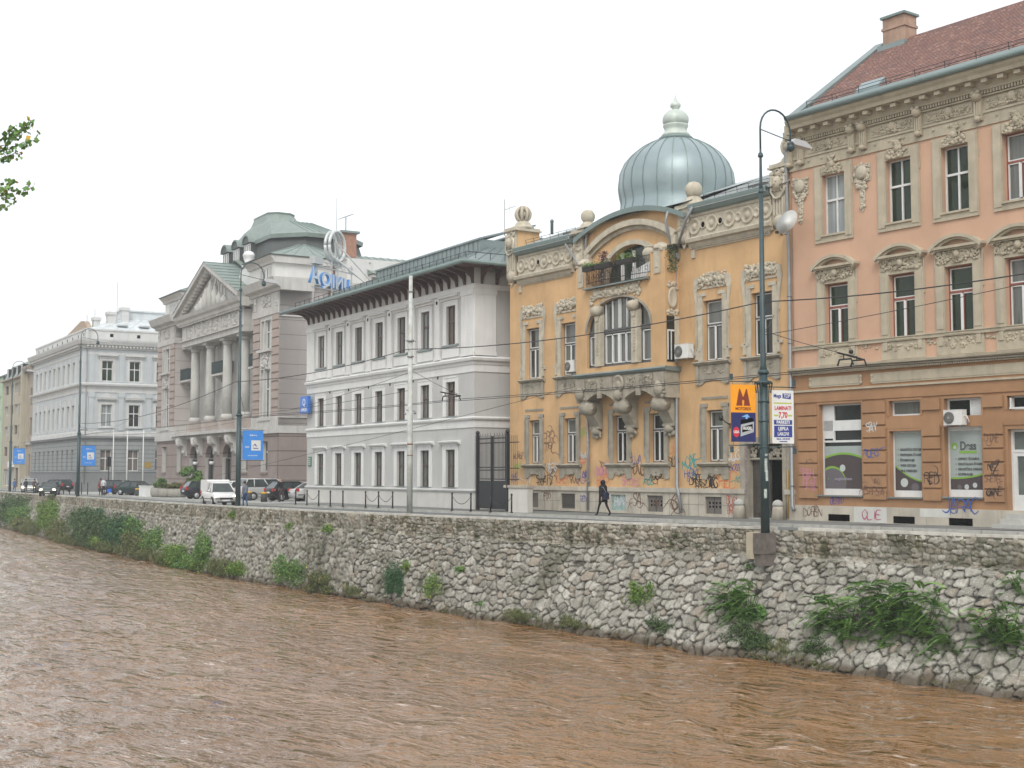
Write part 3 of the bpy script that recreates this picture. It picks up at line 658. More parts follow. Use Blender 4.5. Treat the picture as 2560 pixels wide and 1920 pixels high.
# roof
rf_h, rf_y = 22.0, 5.2
m, n, p = newmat('red_roof_tiles'); o_ = N(n, 'ShaderNodeTexCoord').outputs['Object']
bt = N(n, 'ShaderNodeTexBrick'); mpn = N(n, 'ShaderNodeMapping'); mpn.inputs['Scale'].default_value = (1, 1, 1)
s_ = N(n, 'ShaderNodeSeparateXYZ'); n.links.new(o_, s_.inputs[0]); cb = N(n, 'ShaderNodeCombineXYZ'); n.links.new(s_.outputs[0], cb.inputs[0]); n.links.new(s_.outputs[2], cb.inputs[1]); n.links.new(cb.outputs[0], bt.inputs['Vector'])
bt.inputs['Scale'].default_value = 1; bt.inputs['Brick Width'].default_value = .2; bt.inputs['Row Height'].default_value = .1217; bt.inputs['Mortar Size'].default_value = .012; bt.inputs['Bias'].default_value = -.3
bt.inputs['Color1'].default_value = (.29, .145, .11, 1); bt.inputs['Color2'].default_value = (.155, .08, .068, 1); bt.inputs['Mortar'].default_value = (.10, .05, .045, 1)
c = mix(n, ramp(n, noise(n, o_, 1.4, 5, rough=.7), .5, .68), bt.outputs['Color'], (.12, .075, .07)); c = mix(n, ramp(n, noise(n, o_, 5, 3), .55, .7), c, (.36, .235, .185))
n.links.new(c, p.inputs['Base Color']); p.inputs['Roughness'].default_value = .8; tile = m
rf = MB(); sl = (rf_h - 17.62) / (rf_y + .85); L = math.hypot(rf_h - 17.62, rf_y + .85); nrow = 36
for k in range(nrow):       # overlapping courses of tiles
    t0, t1 = k / nrow, (k + 1) / nrow + .004; y0 = -.85 + (rf_y + .85) * t0; y1 = -.85 + (rf_y + .85) * t1; z0 = 17.62 + (rf_h - 17.62) * t0; z1 = 17.62 + (rf_h - 17.62) * t1
    rf.add([(1.25, y0, z0 + .045), (UW, y0, z0 + .045), (UW, y1, z1 + .012), (1.25, y1, z1 + .012), (1.25, y0, z0), (UW, y0, z0)], [(0, 1, 2, 3), (4, 5, 1, 0)])
rf.add([(.8, 12.5, 17.0), (UW, 12.5, 17.0), (UW, rf_y, rf_h), (.8, rf_y, rf_h)], [(0, 1, 2, 3)]); ro = rf.build('roof', tile, ob)
hg = MB().prism([(0, 0), (1, 0), (1, 1)], 0, 1); hg.v = []; hg.f = []; hg.mi = []; hg.sm = []
hg.add([(.85, -.85, 17.6), (.85, 12.5, 17.0), (.85, rf_y, rf_h)], [(0, 1, 2)]); hg.build('gable_wall', ora, ob)
vg = MB(); vg.add([(.72, -.95, 17.55), (1.28, -.95, 17.55), (1.28, rf_y, rf_h), (.72, rf_y, rf_h), (.72, -.95, 17.75), (1.28, -.95, 17.75), (1.28, rf_y, rf_h + .14), (.72, rf_y, rf_h + .14)], [(4, 5, 6, 7), (0, 1, 5, 4), (1, 2, 6, 5), (2, 3, 7, 6), (3, 0, 4, 7), (0, 3, 2, 1)])
vg.build('verge_flashing', zinc, ob)
gt_ = MB(); gt_.tube([(.62, -.95, 17.66), (UW, -.95, 17.66)], .12, 8); gt_.prof([(-.84, 17.6), (-1.0, 17.58), (-1.0, 17.74), (-.84, 17.76)], .62, UW)
gt_.prof([(-.86, 17.72), (-.2, 18.1), (-.2, 18.16), (-.9, 17.80)], 1.3, UW); gt_.build('gutter', gutm, ob)
sg = MB()
for i in range(14):
    u = 1.3 + i * 1.42; sg.tube([(u, -.3, 18.05), (u, -.34, 18.4)], .02, 4); sg.tube([(u, -.3, 18.05), (u, .05, 18.35)], .015, 4)
sg.tube([(1.3, -.34, 18.36), (UW, -.34, 18.36)], .012, 4).tube([(1.3, -.33, 18.22), (UW, -.33, 18.22)], .012, 4); sg.build('snow_guard', iron, ob)
ch = MB(); ch.box(1.55, 2.75, 4.7, 5.6, 20.8, 22.45); ch.box(1.50, 2.8, 4.65, 5.65, 22.45, 22.57).box(1.55, 2.75, 4.7, 5.6, 22.57, 23.0)
ch.build('chimney', mat('salmon_chimney_render', (.40, .27, .20), var=.2, scale=2, streak=.2), ob).parent = ro
MB().box(1.47, 2.84, 4.6, 5.7, 23.0, 23.11).build('chimney_cap', gutm, ro); MB().box(1.45, 2.95, 4.4, 5.0, 21.2, 21.7).build('chimney_flashing', zinc, ro)
sk = MB(); sk.add([(3.8, -.1, 18.32), (5.0, -.1, 18.32), (5.0, .35, 18.72), (3.8, .35, 18.72), (3.8, -.1, 18.2), (5.0, -.1, 18.2), (5.0, .35, 18.5), (3.8, .35, 18.5)], [(0, 1, 2, 3), (0, 4, 5, 1), (1, 5, 6, 2), (3, 2, 6, 7), (0, 3, 7, 4)]); sk.build('skylight', zincd, ro)
# shop fronts
st_pale = flat('sticker_pale', (.36, .41, .39), .4); st_dark = flat('sticker_brown_grey', (.075, .06, .06), .4); st_green = flat('sticker_green', (.22, .42, .06), .4); st_mid = flat('sticker_mid', (.14, .125, .14), .4); st_txt = flat('sticker_text_grey', (.10, .11, .11), .5); st_spot = flat('sticker_spot', (.50, .54, .51), .4)
def disc(u, z, r, n=24): return [(u + r * math.cos(2 * math.pi * i / n), z + r * 1.0 * math.sin(2 * math.pi * i / n)) for i in range(n)]
def clip_disc(u, z, r, a, b, c, d): return [(min(max(x, a), b), min(max(zz, c), d)) for x, zz in disc(u, z, r, 40)]
def film(par, poly, y, m, name='window_sticker'): return MB().prism(poly, y, y + .002).build(name, m, par)
Y0 = .16
s1 = window(ob, 1.45, 3.73, 1.13, 5.03, .3, frm_w, 'dark', '', .08, 0, name='shop_window'); s1.location = (0, 0, 0)
f = MB(); f.box(1.53, 2.1, .2, .26, 3.55, 4.95).box(1.53, 3.65, .2, .26, 3.88, 4.32).box(1.53, 3.65, .2, .26, 3.38, 3.47).box(2.05, 2.12, .17, .26, 3.4, 4.95).box(1.53, 3.65, .19, .26, 1.13, 1.4); f.build('white_panel', frm_w, s1)
film(s1, rect(1.56, 3.65, 1.4, 3.22), .21, st_pale)
def wave(a, b, c, fn, n=24): return [(a, c), (b, c)] + [(b + (a - b) * i / n, fn(i / n)) for i in range(n + 1)]
film(s1, wave(1.57, 3.64, 1.405, lambda t: 2.62 + .33 * math.sin(math.pi * (.12 + t * .72))), .207, st_green)
film(s1, wave(1.57, 3.64, 1.405, lambda t: 2.53 + .33 * math.sin(math.pi * (.12 + t * .72))), .204, st_dark)
film(s1, clip_disc(1.95, 1.62, .75, 1.575, 3.6, 1.41, 2.6), .201, st_green); film(s1, clip_disc(1.97, 1.55, .73, 1.575, 3.6, 1.41, 2.6), .198, st_mid)
film(s1, disc(2.52, 2.28, .15), .195, st_spot)
text_mesh('•', .2, st_green, s1, (1.75, .19, 1.82), (math.pi / 2, 0, 0)); text_mesh('nazglobalizam', .17, flat('sticker_text_lilac', (.30, .28, .33)), s1, (2.55, .19, 1.82), (math.pi / 2, 0, 0), bold=.004)
s2 = window(ob, 5.15, 6.7, 1.1, 3.78, .3, frm_w, 'dark', '', .08, 0, name='shop_window')
MB().box(5.23, 6.62, .19, .26, 1.1, 1.36).build('white_panel', frm_w, s2)
film(s2, rect(5.25, 6.61, 1.36, 3.7), .21, st_pale); film(s2, wave(5.25, 6.61, 1.365, lambda t: 1.78 + .62 * t ** 1.7), .207, st_green); film(s2, wave(5.25, 6.61, 1.365, lambda t: 1.71 + .62 * t ** 1.7), .204, st_dark)
film(s2, disc(5.68, 1.68, .18), .2, st_spot); film(s2, clip_disc(6.2, 1.48, .18, 5.3, 6.6, 1.38, 2), .2, st_mid)
for k, t in enumerate(('GRAFIČKI DIZAJN', 'PRIPREMA ŠTAMPE', 'ŠTAMPANJE', 'WEB DIZAJN', 'MULTIMEDIJA')):
    text_mesh('•  ' + t, .135, st_txt, s2, (5.38, .195, 3.02 - k * .215), (math.pi / 2, 0, 0), align='LEFT', bold=.003)
s2t = window(ob, 5.15, 6.68, 4.4, 5.02, .3, frm_w, 'veil', '', .07, 0, name='transom_window')
s3 = window(ob, 7.79, 9.47, 1.14, 5.0, .3, frm_w, 'dark', '', .08, 0, name='shop_window')
f = MB(); f.box(7.87, 9.39, .2, .26, 3.72, 4.2).box(8.92, 9.39, .2, .26, 4.2, 4.92).box(8.85, 8.92, .17, .26, 3.72, 4.92).box(7.87, 9.39, .19, .26, 1.14, 1.42)
for k in range(7): f.box(8.95, 9.36, .185, .2, 4.3 + k * .09, 4.34 + k * .09)
f.build('white_panel', frm_w, s3)
film(s3, rect(7.88, 9.38, 1.42, 3.72), .21, st_pale); film(s3, wave(7.88, 9.38, 1.425, lambda t: 1.86 - .0 + .22 * (1 - t) ** 2 + .05 * t), .207, st_green); film(s3, wave(7.88, 9.38, 1.425, lambda t: 1.79 + .22 * (1 - t) ** 2 + .05 * t), .204, st_dark)
for u, z, r_ in ((8.28, 1.52, .1), (8.6, 1.53, .1), (8.97, 1.6, .1)): film(s3, clip_disc(u, z, r_, 7.9, 9.3, 1.43, 2), .2, st_mid if u < 8.4 else st_spot)
text_mesh('Dess', .46, st_txt, s3, (8.7, .195, 3.12), (math.pi / 2, 0, 0), bold=.012, sx=.8); film(s3, rect(8.3, 9.08, 2.84, 2.93), .2, st_green)
film(s3, disc(8.08, 3.12, .14), .2, st_green); film(s3, disc(8.1, 3.08, .075), .197, st_spot)
for k, t in enumerate(('OFFSET ŠTAMPA', 'DIGITALNA ŠTAMPA', 'GRAFIČKA OBRADA', 'KOPIRANJE')):
    text_mesh('•  ' + t, .13, st_txt, s3, (8.12, .195, 2.62 - k * .2), (math.pi / 2, 0, 0), align='LEFT', bold=.003)
s4 = window(ob, 10.59, 12.1, 4.45, 4.98, .3, frm_w, 'dark', '', .07, 0, name='transom_window')
MB().box(10.7, 10.76, -.02, .2, 4.5, 4.9).box(10.7, 12.0, -.06, 0.0, 4.48, 4.54).build('open_sash', frm_w, s4)
dr = MB(); dr.box(10.59, 10.69, .18, .3, .57, 3.72).box(12.0, 12.1, .18, .3, .57, 3.72).box(10.69, 12.0, .18, .3, 2.85, 2.95).box(10.69, 12.0, .18, .3, 3.62, 3.72)
for a in (10.69, 11.36): dr.box(a, a + .12, .2, .28, .57, 2.85).box(a + .52, a + .64, .2, .28, .57, 2.85).box(a + .12, a + .52, .2, .28, .57, 1.25).box(a + .12, a + .52, .2, .28, 2.7, 2.85)
dr = dr.build('shop_door', frm_w, ob); MB().quad((10.6, .26, .57), (12.1, .26, .57), (12.1, .26, 3.7), (10.6, .26, 3.7)).build('pane', G['grey'], dr)
MB().tube([(11.3, .16, 1.6), (11.3, .13, 1.62), (11.3, .13, 1.9), (11.3, .16, 1.92)], .015, 6).build('handle', steel, dr)
for k, s_ in enumerate(S[6:]): window(ob, *s_, .3, frm_w, 'dark', '', .08, 0, name='shop_window')
stp = MB(); stp.box(10.3, 12.4, -.75, -.09, 0, .17).box(10.45, 12.3, -.42, -.09, .17, .36).box(10.55, 12.2, -.2, -.09, .36, .55); stp.build('doorstep', conc, ob)
for a, b, c, d in (S[0], S[2], S[3]): MB().box(a - .12, b + .05, -.1, .2, c - .06, c - .001).build('window_sill', zinc, ob)
ac_unit(ob, 8.05, 3.93, -.12, .84, .58, .3, 'white air conditioner in front of the grey lettered shop window')
downpipe(ob, [(-.12, -.2, 17.3), (-.12, -.16, 16.9), (-.02, -.14, 12), (-.02, -.14, .62), (.12, -.2, .45)], .085)
for a in ((('JARAC', 8.5, .80, .58, 'blue', -.1, 2, 1)), ('OLIE', 4.25, .36, .42, 'magenta', -.1, 0, 0), ('DOPEN', 1.1, .38, .38, 'brown', -.094, 0, 2), ('RED', 7.2, 1.85, .40, 'black', -.058, 0, 2), ('BAPSA', 4.38, 1.3, .36, 'brown', -.058, -3, 4), ('KG', 4.55, 1.75, .26, 'brown', -.058, 0, 2), ('RUEG', 4.25, 2.9, .32, 'blue', -.058, 0, 2),
          ('SAY', 4.3, 3.95, .36, 'white', -.058, 5, 2), ('BTH', .85, 2.05, .34, 'pink', -.058, 0, 3), ('FEST', .95, 1.62, .34, 'pink', -.058, 0, 3), ('NEZ', 9.98, 2.3, .32, 'black', -.058, 0, 4), ('SRETEL', 9.98, 1.84, .24, 'brown', -.058, 0, 2), ('OWNE', 10.0, 1.36, .30, 'black', -.058, 0, 3), ('DIME', 9.95, 3.4, .30, 'brown', -.058, 0, 2), ('GERA', 2.3, .88, .3, 'violet', -.004, 0, 4), ('JK', .75, 2.55, .2, 'brown', -.058, 0, 1)):
    graff(ob, *a[:5], y=(-.088 if a[5] == -.058 else a[5]), rot=a[6], wild=a[7])
# ================================================================== YELLOW DOMED HOUSE
yb = empty('domed_house', (BX0, BY0, 0), 0, 'yellow house with grey ribbed dome, carved pale stone and graffiti along its foot', 'building')
YL = -22.45
MB().box(YL, -.02, .42, 13, .0, 14.9).build('wall', yel, yb)
UWN = [(-20.78, -19.46, 'curt'), (-17.40, -16.0, 'veil'), (-5.82, -4.47, 'curt'), (-2.55, -1.17, 'dark')]
LWN = [(-20.5, -19.42, 'curt'), (-17.14, -16.02, 'curt'), (-12.8, -11.68, 'dark'), (-9.86, -8.74, 'dark'), (-5.66, -4.48, 'curt')]
BWN = [(-20.78, -19.5), (-17.37, -16.05), (-12.95, -11.72), (-10.03, -8.79), (-5.74, -4.58)]
fa = MB()
lun = arch(-13.45, -9.0, 12.0, 12.25, 14, 1.6)
out = [(YL, 1.33), (-3.1, 1.33), (-3.1, 3.55), (-.42, 3.55), (-.42, 1.33), (0, 1.33), (0, 14.95), (-6.2, 14.95), (-6.9, 15.2)]
out += [(-11.2 + 4.3 * math.cos(t), 14.2 + 1.3 * math.sin(t)) for t in [math.pi * i / 12 for i in range(2, 11)]] + [(-15.5, 15.2), (-16.2, 14.95), (YL, 14.95)]
pierced(fa, out, [rect(a, b, 7.42, 10.33) for a, b, _ in UWN] + [rect(a, b, 2.6, 5.06) for a, b, _ in LWN] + [lun], 0, .42)
fa.build('facade', yel, yb)
# plinth with basement openings
pp = MB()
for a, b in ((YL - .04, -3.1), (-.42, 0)): pp.box(a, b, -.06, .42, 0, .0 + .98) if b < -1 else pp.box(a, b, -.06, .42, 0, 1.2)
pp = MB(); pierced(pp, rect(YL - .04, -3.1, 0, 1.12), [rect(a, b, .14, .95) for a, b in BWN], -.08, .2); pp.add([(YL - .04, -.08, 0), (YL - .04, .42, 0), (YL - .04, .42, 1.12), (YL - .04, -.08, 1.12)], [(0, 1, 2, 3)])
pp.box(YL - .08, -3.02, -.16, .02, 1.12, 1.34); pp.box(-.46, .04, -.16, .3, 1.12, 1.34).box(-.46, 0, -.08, .4, 0, 1.12)
for z in (.56,):
    for k in range(14): u = YL + .7 + k * 1.4; 
pp.build('plinth', plinthY, yb)
jn = MB()
for u in (-21.4, -18.9, -18.1, -15.6, -14.2, -13.4, -11.2, -10.5, -8.3, -6.9, -6.2, -4.1, -3.6): jn.box(u - .008, u + .008, -.083, -.078, 0, 1.12)
for a, b in ((YL, -20.8), (-19.5, -17.4), (-16.0, -13.0), (-11.7, -10.05), (-8.78, -5.76), (-4.56, -3.1)): jn.box(a, b, -.083, -.078, .55, .565)
jn.build('stone_joints', mat('stone_joint', (.14, .12, .10), streak=0), yb)
doorg = flat('basement_metal', (.15, .135, .12), .6)
for k, (a, b) in enumerate(BWN):
    if k == 1: vent(yb, a, b, .14, .95, .06, mat('louvre_brown', (.17, .15, .12)), 8, 'basement_louvre')
    else:
        o = MB().box(a, b, .02, .1, .14, .95).build('basement_hatch', doorg if k != 2 else mat('painted_hatch', (.30, .42, .40), var=.3, scale=4), yb)
        if k > 2:
            h_ = MB()
            for e in (.22, .42, .62, .82): h_.lathe((a + (b - a) * e, .012, .48), [(.06, 0), (.06, .006)], 8, 'y'); h_.lathe((a + (b - a) * e, .012, .66), [(.06, 0), (.06, .006)], 8, 'y')
            h_.box((a + b) / 2 - .008, (a + b) / 2 + .008, .01, .02, .14, .95); h_.build('hatch_hole', blackm, o)
graff(yb, 'HWR', BWN[2][0] + .6, .55, .45, 'white', .012, 0, 5); graff(yb, 'OKS', BWN[0][0] + .6, .62, .3, 'brown', .012, 0, 3); graff(yb, 'AN', BWN[3][0] + .6, .6, .4, 'brown', .012, 0, 3)
# windows upper floor
def scurl(mb, c, hw, z0, z1, e):
    """art nouveau side ribbon of a surround, side e"""
    x = c + e * hw
    pts = [(x - e * .32, z1), (x + e * .08, z1 - .12), (x + e * .16, z1 - .6), (x + e * .04, z1 - 1.2), (x, z1 - 1.6), (x, z0), (x - e * .2, z0), (x - e * .2, z1 - 1.6), (x - e * .12, z1 - 1.2), (x - e * .1, z1 - .7), (x - e * .3, z1 - .45)]
    mb.prism(pts, -.07, 0)
for k, (a, b, g_) in enumerate(UWN):
    c = (a + b) / 2; w_ = window(yb, a, b, 7.42, 10.33, .32, frm_g, g_, 'T', .06, .60, frm_w)
    s_ = MB()
    for e in (-1, 1):
        x = c + e * .69; s_.box(x, x + e * .3, -.06, 0, 7.42, 10.55); s_.box(x + e * .34, x + e * .42, -.09, 0, 7.5, 9.8)
        for i in range(16): s_.box(x + e * .33, x + e * .43, -.12, -.08, 7.9 + i * .12, 7.96 + i * .12)
        scurl(s_, c, 1.16, 9.4, 11.55, e); s_.box(x + e * .12, x + e * .62, -.09, 0, 7.9, 8.06); s_.box(x + e * .3, x + e * .46, -.13, 0, 7.5, 7.9)
        s_.box(c + e * .45, c + e * .95, -.08, 0, 10.55, 10.72)
    s_.box(c - .95, c + .95, -.05, 0, 10.9, 11.0)
    blobs(s_, c - .95, c + .95, 11.05, 11.6, -.06, 75, (.05, .12), 400 + k, .7, 26)
    for i in range(7): s_.lathe((c - .8 + i * .27, -.12, 11.3 + .06 * math.sin(i * 2)), [(.12, .05), (.12, 0), (.06, -.05), (.01, -.05)], 8, 'y')
    s_.build('window_surround', trimY, w_)
    l_ = MB(); l_.prof([(.3, 7.42), (-.2, 7.40), (-.24, 7.34), (-.12, 7.24), (0, 7.2)], c - 1.25, c + 1.25); l_.box(c - 1.1, c + 1.1, -.05, 0, 6.55, 7.2)
    l_.prism([(c - 1.05, 6.6), (c - 1.05, 6.25), (c - .8, 6.28), (c - .5, 6.45), (c, 6.5), (c + .5, 6.45), (c + .8, 6.28), (c + 1.05, 6.25), (c + 1.05, 6.6)], -.06, 0)
    for e in (-1, 1): l_.box(c + e * .95, c + e * 1.13, -.12, 0, 6.3, 7.2)
    blobs(l_, c - .75, c + .75, 6.82, 7.1, -.05, 22, (.03, .07), 420 + k, .5, 10); l_.build('window_sill', trimD, w_)
for k, (a, b, g_) in enumerate(LWN):
    c = (a + b) / 2; w_ = window(yb, a, b, 2.6, 5.06, .32, frm_g, g_, 'T', .06, .66, frm_w)
    s_ = MB()
    for e in (-1, 1):
        x = c + e * (b - a) / 2; s_.box(x, x + e * .3, -.05, 0, 2.6, 5.2); s_.box(x + e * .3, x + e * .38, -.07, 0, 2.9, 5.3)
        for i in range(18): s_.box(x + e * .3, x + e * .39, -.1, -.06, 3.0 + i * .12, 3.06 + i * .12)
        s_.box(x - e * .12, x + e * .38, -.08, 0, 5.2, 5.38)
    for i in range(13): s_.box(c - .88 + i * .14, c - .8 + i * .14, -.05, 0, 5.58, 5.66)
    s_.box(c - .9, c + .9, -.03, 0, 5.66, 5.7); s_.build('window_surround', trimD, w_)
    l_ = MB(); l_.prof([(.3, 2.6), (-.18, 2.58), (-.24, 2.5), (-.14, 2.4), (0, 2.36)], c - 1.08, c + 1.08)
    l_.box(c - .95, c + .95, -.06, 0, 2.02, 2.36); l_.box(c - .3, c + .3, -.09, 0, 2.0, 2.3); blobs(l_, c - .4, c + .4, 1.95, 2.2, -.06, 10, (.05, .1), 440 + k)
    l_.prism([(c - .95, 2.02), (c - .95, 1.8), (c - .6, 1.75), (c - .4, 2.02)], -.05, 0).prism([(c + .95, 2.02), (c + .95, 1.8), (c + .6, 1.75), (c + .4, 2.02)], -.05, 0)
    l_.build('window_sill', trimD, w_)
# frieze bands with ring ornament
for (a, b) in ((-21.45, -16.25), (-6.55, -1.12)):
    cb_ = MB(); cb_.prof([(0, 13.05), (-.12, 13.05), (-.16, 13.2), (-.34, 13.24), (-.38, 13.4), (-.3, 13.46), (0, 13.5)], a - .12, b + .12); cb_.build('cornice', trimY, yb)
    dn = MB()
    for i in range(int((b - a) / .12)): dn.box(a + i * .12, a + i * .12 + .06, -.14, 0, 12.95, 13.04)
    dn.box(a + .1, b - .1, -.06, 0, 12.88, 12.95); dn.box(a, a + .25, -.08, 0, 12.5, 12.9); dn.build('dentil_course', trimY, yb)
    f = MB(); f.box(a, b, -.08, 0, 13.5, 14.62); n_ = 9; p_ = (b - a) / n_
    f.box(a, b, -.13, -.08, 14.5, 14.64)
    for i in range(n_):
        u = a + p_ * (i + .5); big = i % 2 == 0; r_ = .36 if big else .18
        if i == 3 or (i == 1 and a > -10): f.lathe((u, -.09, 14.02), [(.2, 0), (.2, -.05), (.15, -.05), (.15, 0)], 14, 'y'); continue
        f.lathe((u, -.08, 14.02), [(r_ + .06, 0), (r_ + .05, -.06), (r_ - .02, -.08), (r_ - .06, -.02), (.01, -.02)], 18, 'y')
        if big: f.ball((u, -.1, 14.0), .17, 8, (.9, .7, 1.1))
    blobs(f, a + .1, b - .1, 13.6, 14.45, -.075, 60, (.03, .06), 460 + int(a), .4, 20)
    f.build('ring_frieze', trimY, yb)
    h_ = MB()
    for i in ((3,) if a < -10 else (1, 3)): h_.lathe((a + p_ * (i + .5), -.095, 14.02), [(.14, 0), (.14, -.004)], 12, 'y')
    h_.build('frieze_hole', blackm, yb)
# corner and intermediate attic piers
def pier(u0, u1, ztop_, zbot, mask, deep, ball_r, ring=False, face=trimY):
    c = (u0 + u1) / 2; t = MB(); hw = (u1 - u0) / 2
    t.box(u0 + .12, u1 - .12, -.02, deep, 13.1, ztop_ - .3); t.cur = 1
    pr_ = empty('attic_pier', (0, 0, 0)); pr_.parent = yb
    o = MB().box(u0 + .1, u1 - .1, 0, deep, 13.1, ztop_ - .25).build('pier_block', yel, yb)
    f = MB(); f.box(c - hw * .72, c + hw * .72, -.16, 0, zbot + .5, ztop_ - .25)
    for e in (-.45, -.15, .15, .45): f.box(c + e * hw - .05, c + e * hw + .05, -.22, -.16, zbot + .9, ztop_ - 1.6)
    f.lathe((c, -.16, zbot + .62), [(.36 * hw / .6, .1), (.40 * hw / .6, 0), (.2, -.1), (.02, -.14)], 12, 'y'); f.prism([(c - .3, zbot + .45), (c + .3, zbot + .45), (c, zbot)], -.12, 0)
    if mask:
        f.ball((c, -.25, ztop_ - .95), .28, 10, (.85, .9, 1.15)); blobs(f, c - .45, c + .45, ztop_ - 1.25, ztop_ - .4, -.2, 36, (.06, .13), int(-u0 * 7), .8, 10)
        f.tube([(c - .38, -.22, ztop_ - .7), (c - .42, -.24, ztop_ - 1.3), (c - .2, -.26, ztop_ - 1.6), (c, -.27, ztop_ - 1.66), (c + .2, -.26, ztop_ - 1.6), (c + .42, -.24, ztop_ - 1.3), (c + .38, -.22, ztop_ - .7)], .06, 6)
        f.ball((c - .1, -.48, ztop_ - .9), .04, 6).ball((c + .1, -.48, ztop_ - .9), .04, 6).ball((c, -.5, ztop_ - 1.0), .05, 6, (1, 1, 1.6))
    else: blobs(f, c - hw * .6, c + hw * .6, ztop_ - 1.2, ztop_ - .5, -.15, 30, (.06, .12), int(-u0 * 9), .7, 6)
    f.build('carved_pier_face', face, yb)
    bpy.data.objects.remove(pr_)
    cp_ = MB(); cp_.box(u0 - .06, u1 + .06, -.26, deep + .06, ztop_ - .25, ztop_ - .16).box(u0, u1, -.2, deep, ztop_ - .16, ztop_ - .04)
    dy = deep / 2 - .05; b0 = ztop_ - .04; r_ = ball_r
    cp_.lathe((c, dy, b0), [(r_ * 1.5, 0), (r_ * 1.45, .12), (r_ * 1.1, .2), (r_ * 1.05, .3), (r_ * .8, .42), (r_ * .55, .5)], 16)
    o = cp_.build('pier_capping', trimY, yb)
    bl = MB()
    if ring:
        for k in range(8):
            a0 = k * math.pi / 4; bl.tube([(c + r_ * .98 * math.cos(a0) * math.sin(t_), dy + r_ * .98 * math.sin(a0) * math.sin(t_), b0 + .5 + r_ * .85 - r_ * math.cos(t_)) for t_ in [.25 + i * .33 for i in range(9)]], r_ * .2, 6)
        bl.ball((c, dy, b0 + .5 + r_ * .85), r_ * .55, 10); bl.ball((c, dy, b0 + .5 + r_ * 1.5), r_ * .62, 12, (1, 1, .6))
    else: bl.lathe((c, dy, b0 + .45), [(r_ * .5, 0), (r_ * .85, .12), (r_, r_ * .75), (r_ * .95, r_ * 1.2), (r_ * .6, r_ * 1.65), (.02, r_ * 1.82)], 24, flute=.035)
    bl.build('stone_ball', trimY, yb)
pier(-22.75, -21.55, 16.45, 12.95, True, 1.55, .45, True)
pier(-16.2, -15.05, 15.35, 13.0, False, 1.2, .40)
pier(-7.6, -6.45, 15.25, 13.0, False, 1.2, .44)
pier(-1.12, .02, 16.05, 12.75, True, 1.5, .45, True)
# big segmental arch moulding over the bay
def arcpts(cx, hw, zs, rise, n=20, k=0): 
    Rr = (hw * hw + rise * rise) / (2 * rise); th = math.asin(hw / Rr)
    return [(cx + (Rr + k) * math.sin(-th + 2 * th * i / n), zs + rise - Rr + (Rr + k) * math.cos(-th + 2 * th * i / n)) for i in range(n + 1)]
am = MB(); A0 = arcpts(-11.2, 3.72, 13.95, 1.15); A1 = arcpts(-11.2, 3.72, 13.95, 1.15, k=-.30); A2 = arcpts(-11.2, 3.72, 13.95, 1.15, k=-.42)
am.prism(A0 + A1[::-1], -.32, 0); am.prism(A1 + A2[::-1], -.12, 0)
for i in range(60):
    j = i / 60 * 20; i0 = int(j); t = j - i0; x = A2[i0][0] * (1 - t) + A2[i0 + 1][0] * t; z = A2[i0][1] * (1 - t) + A2[i0 + 1][1] * t; am.box(x - .03, x + .03, -.16, 0, z - .1, z + .01)
for e in (-1, 1): am.box(-11.2 + e * 3.3, -11.2 + e * 3.72, -.3, 0, 13.35, 13.8)
am.build('arched_cornice', trimY, yb)
# loggia door behind the balcony
lw = MB(); lz = .25
L0 = arch(-13.75, -8.7, 12.0, 12.25, 18, 1.85)[2:]; L1 = arch(-13.45, -9.0, 12.0, 12.25, 18, 1.6)[2:]
MB().prism(L0 + L1[::-1], -.12, .02).build('loggia_arch_moulding', trimY, yb)
ld = MB()
for u in (-12.3, -11.35, -10.15, -9.35): ld.box(u - .1, u + .1, lz, lz + .1, 11.5, 13.6)
ld.box(-13.4, -9.05, lz, lz + .1, 11.5, 11.6); o = ld.build('loggia_window', frm_w, yb)
MB().quad((-13.5, lz + .08, 11.4), (-8.95, lz + .08, 11.4), (-8.95, lz + .08, 13.95), (-13.5, lz + .08, 13.95)).build('pane', G['darkg'], o)
# ---- oriel bay
BD = -.9; b0, b1_ = -14.8, -7.55
ob_ = MB()
AO = [(-13.85, 7.55), (-8.65, 7.55), (-8.65, 9.45)] + [(-11.25 + 2.6 * math.cos(t), 9.45 + 1.62 * math.sin(t)) for t in [math.pi * i / 18 for i in range(1, 18)]] + [(-13.85, 9.45)]
front_out = [(b0, 7.28), (b1_, 7.28), (b1_, 13.0), (-8.66, 13.0), (-8.66, 12.15), (-9.1, 11.78), (-10.0, 11.82)] + [(-13.3, 11.86), (-13.75, 12.12), (-13.86, 13.0), (b0, 13.0)]
pierced(ob_, front_out, [AO], BD, .32); 
ob_.add([(b1_, BD, 7.28), (b1_, .0, 7.28), (b1_, .0, 13.0), (b1_, BD, 13.0)], [(0, 1, 2, 3)]).add([(b0, BD, 7.28), (b0, 0, 7.28), (b0, 0, 13), (b0, BD, 13)], [(0, 1, 2, 3)])
ob_.box(b0 + .004, -13.864, BD + .004, BD + .55, 12.0, 13.0).box(-8.656, b1_ - .004, BD + .004, BD + .55, 12.0, 13.0)
ob_.add([(b0, BD, 11.8), (b1_, BD, 11.8), (b1_, .42, 11.8), (b0, .42, 11.8)], [(0, 1, 2, 3)]); ob_.build('oriel_wall', yel, yb)
MB().box(-13.9, -8.6, BD + .32, .4, 7.3, 11.3).build('oriel_interior', flat('dim_room', (.03, .03, .028)), yb)
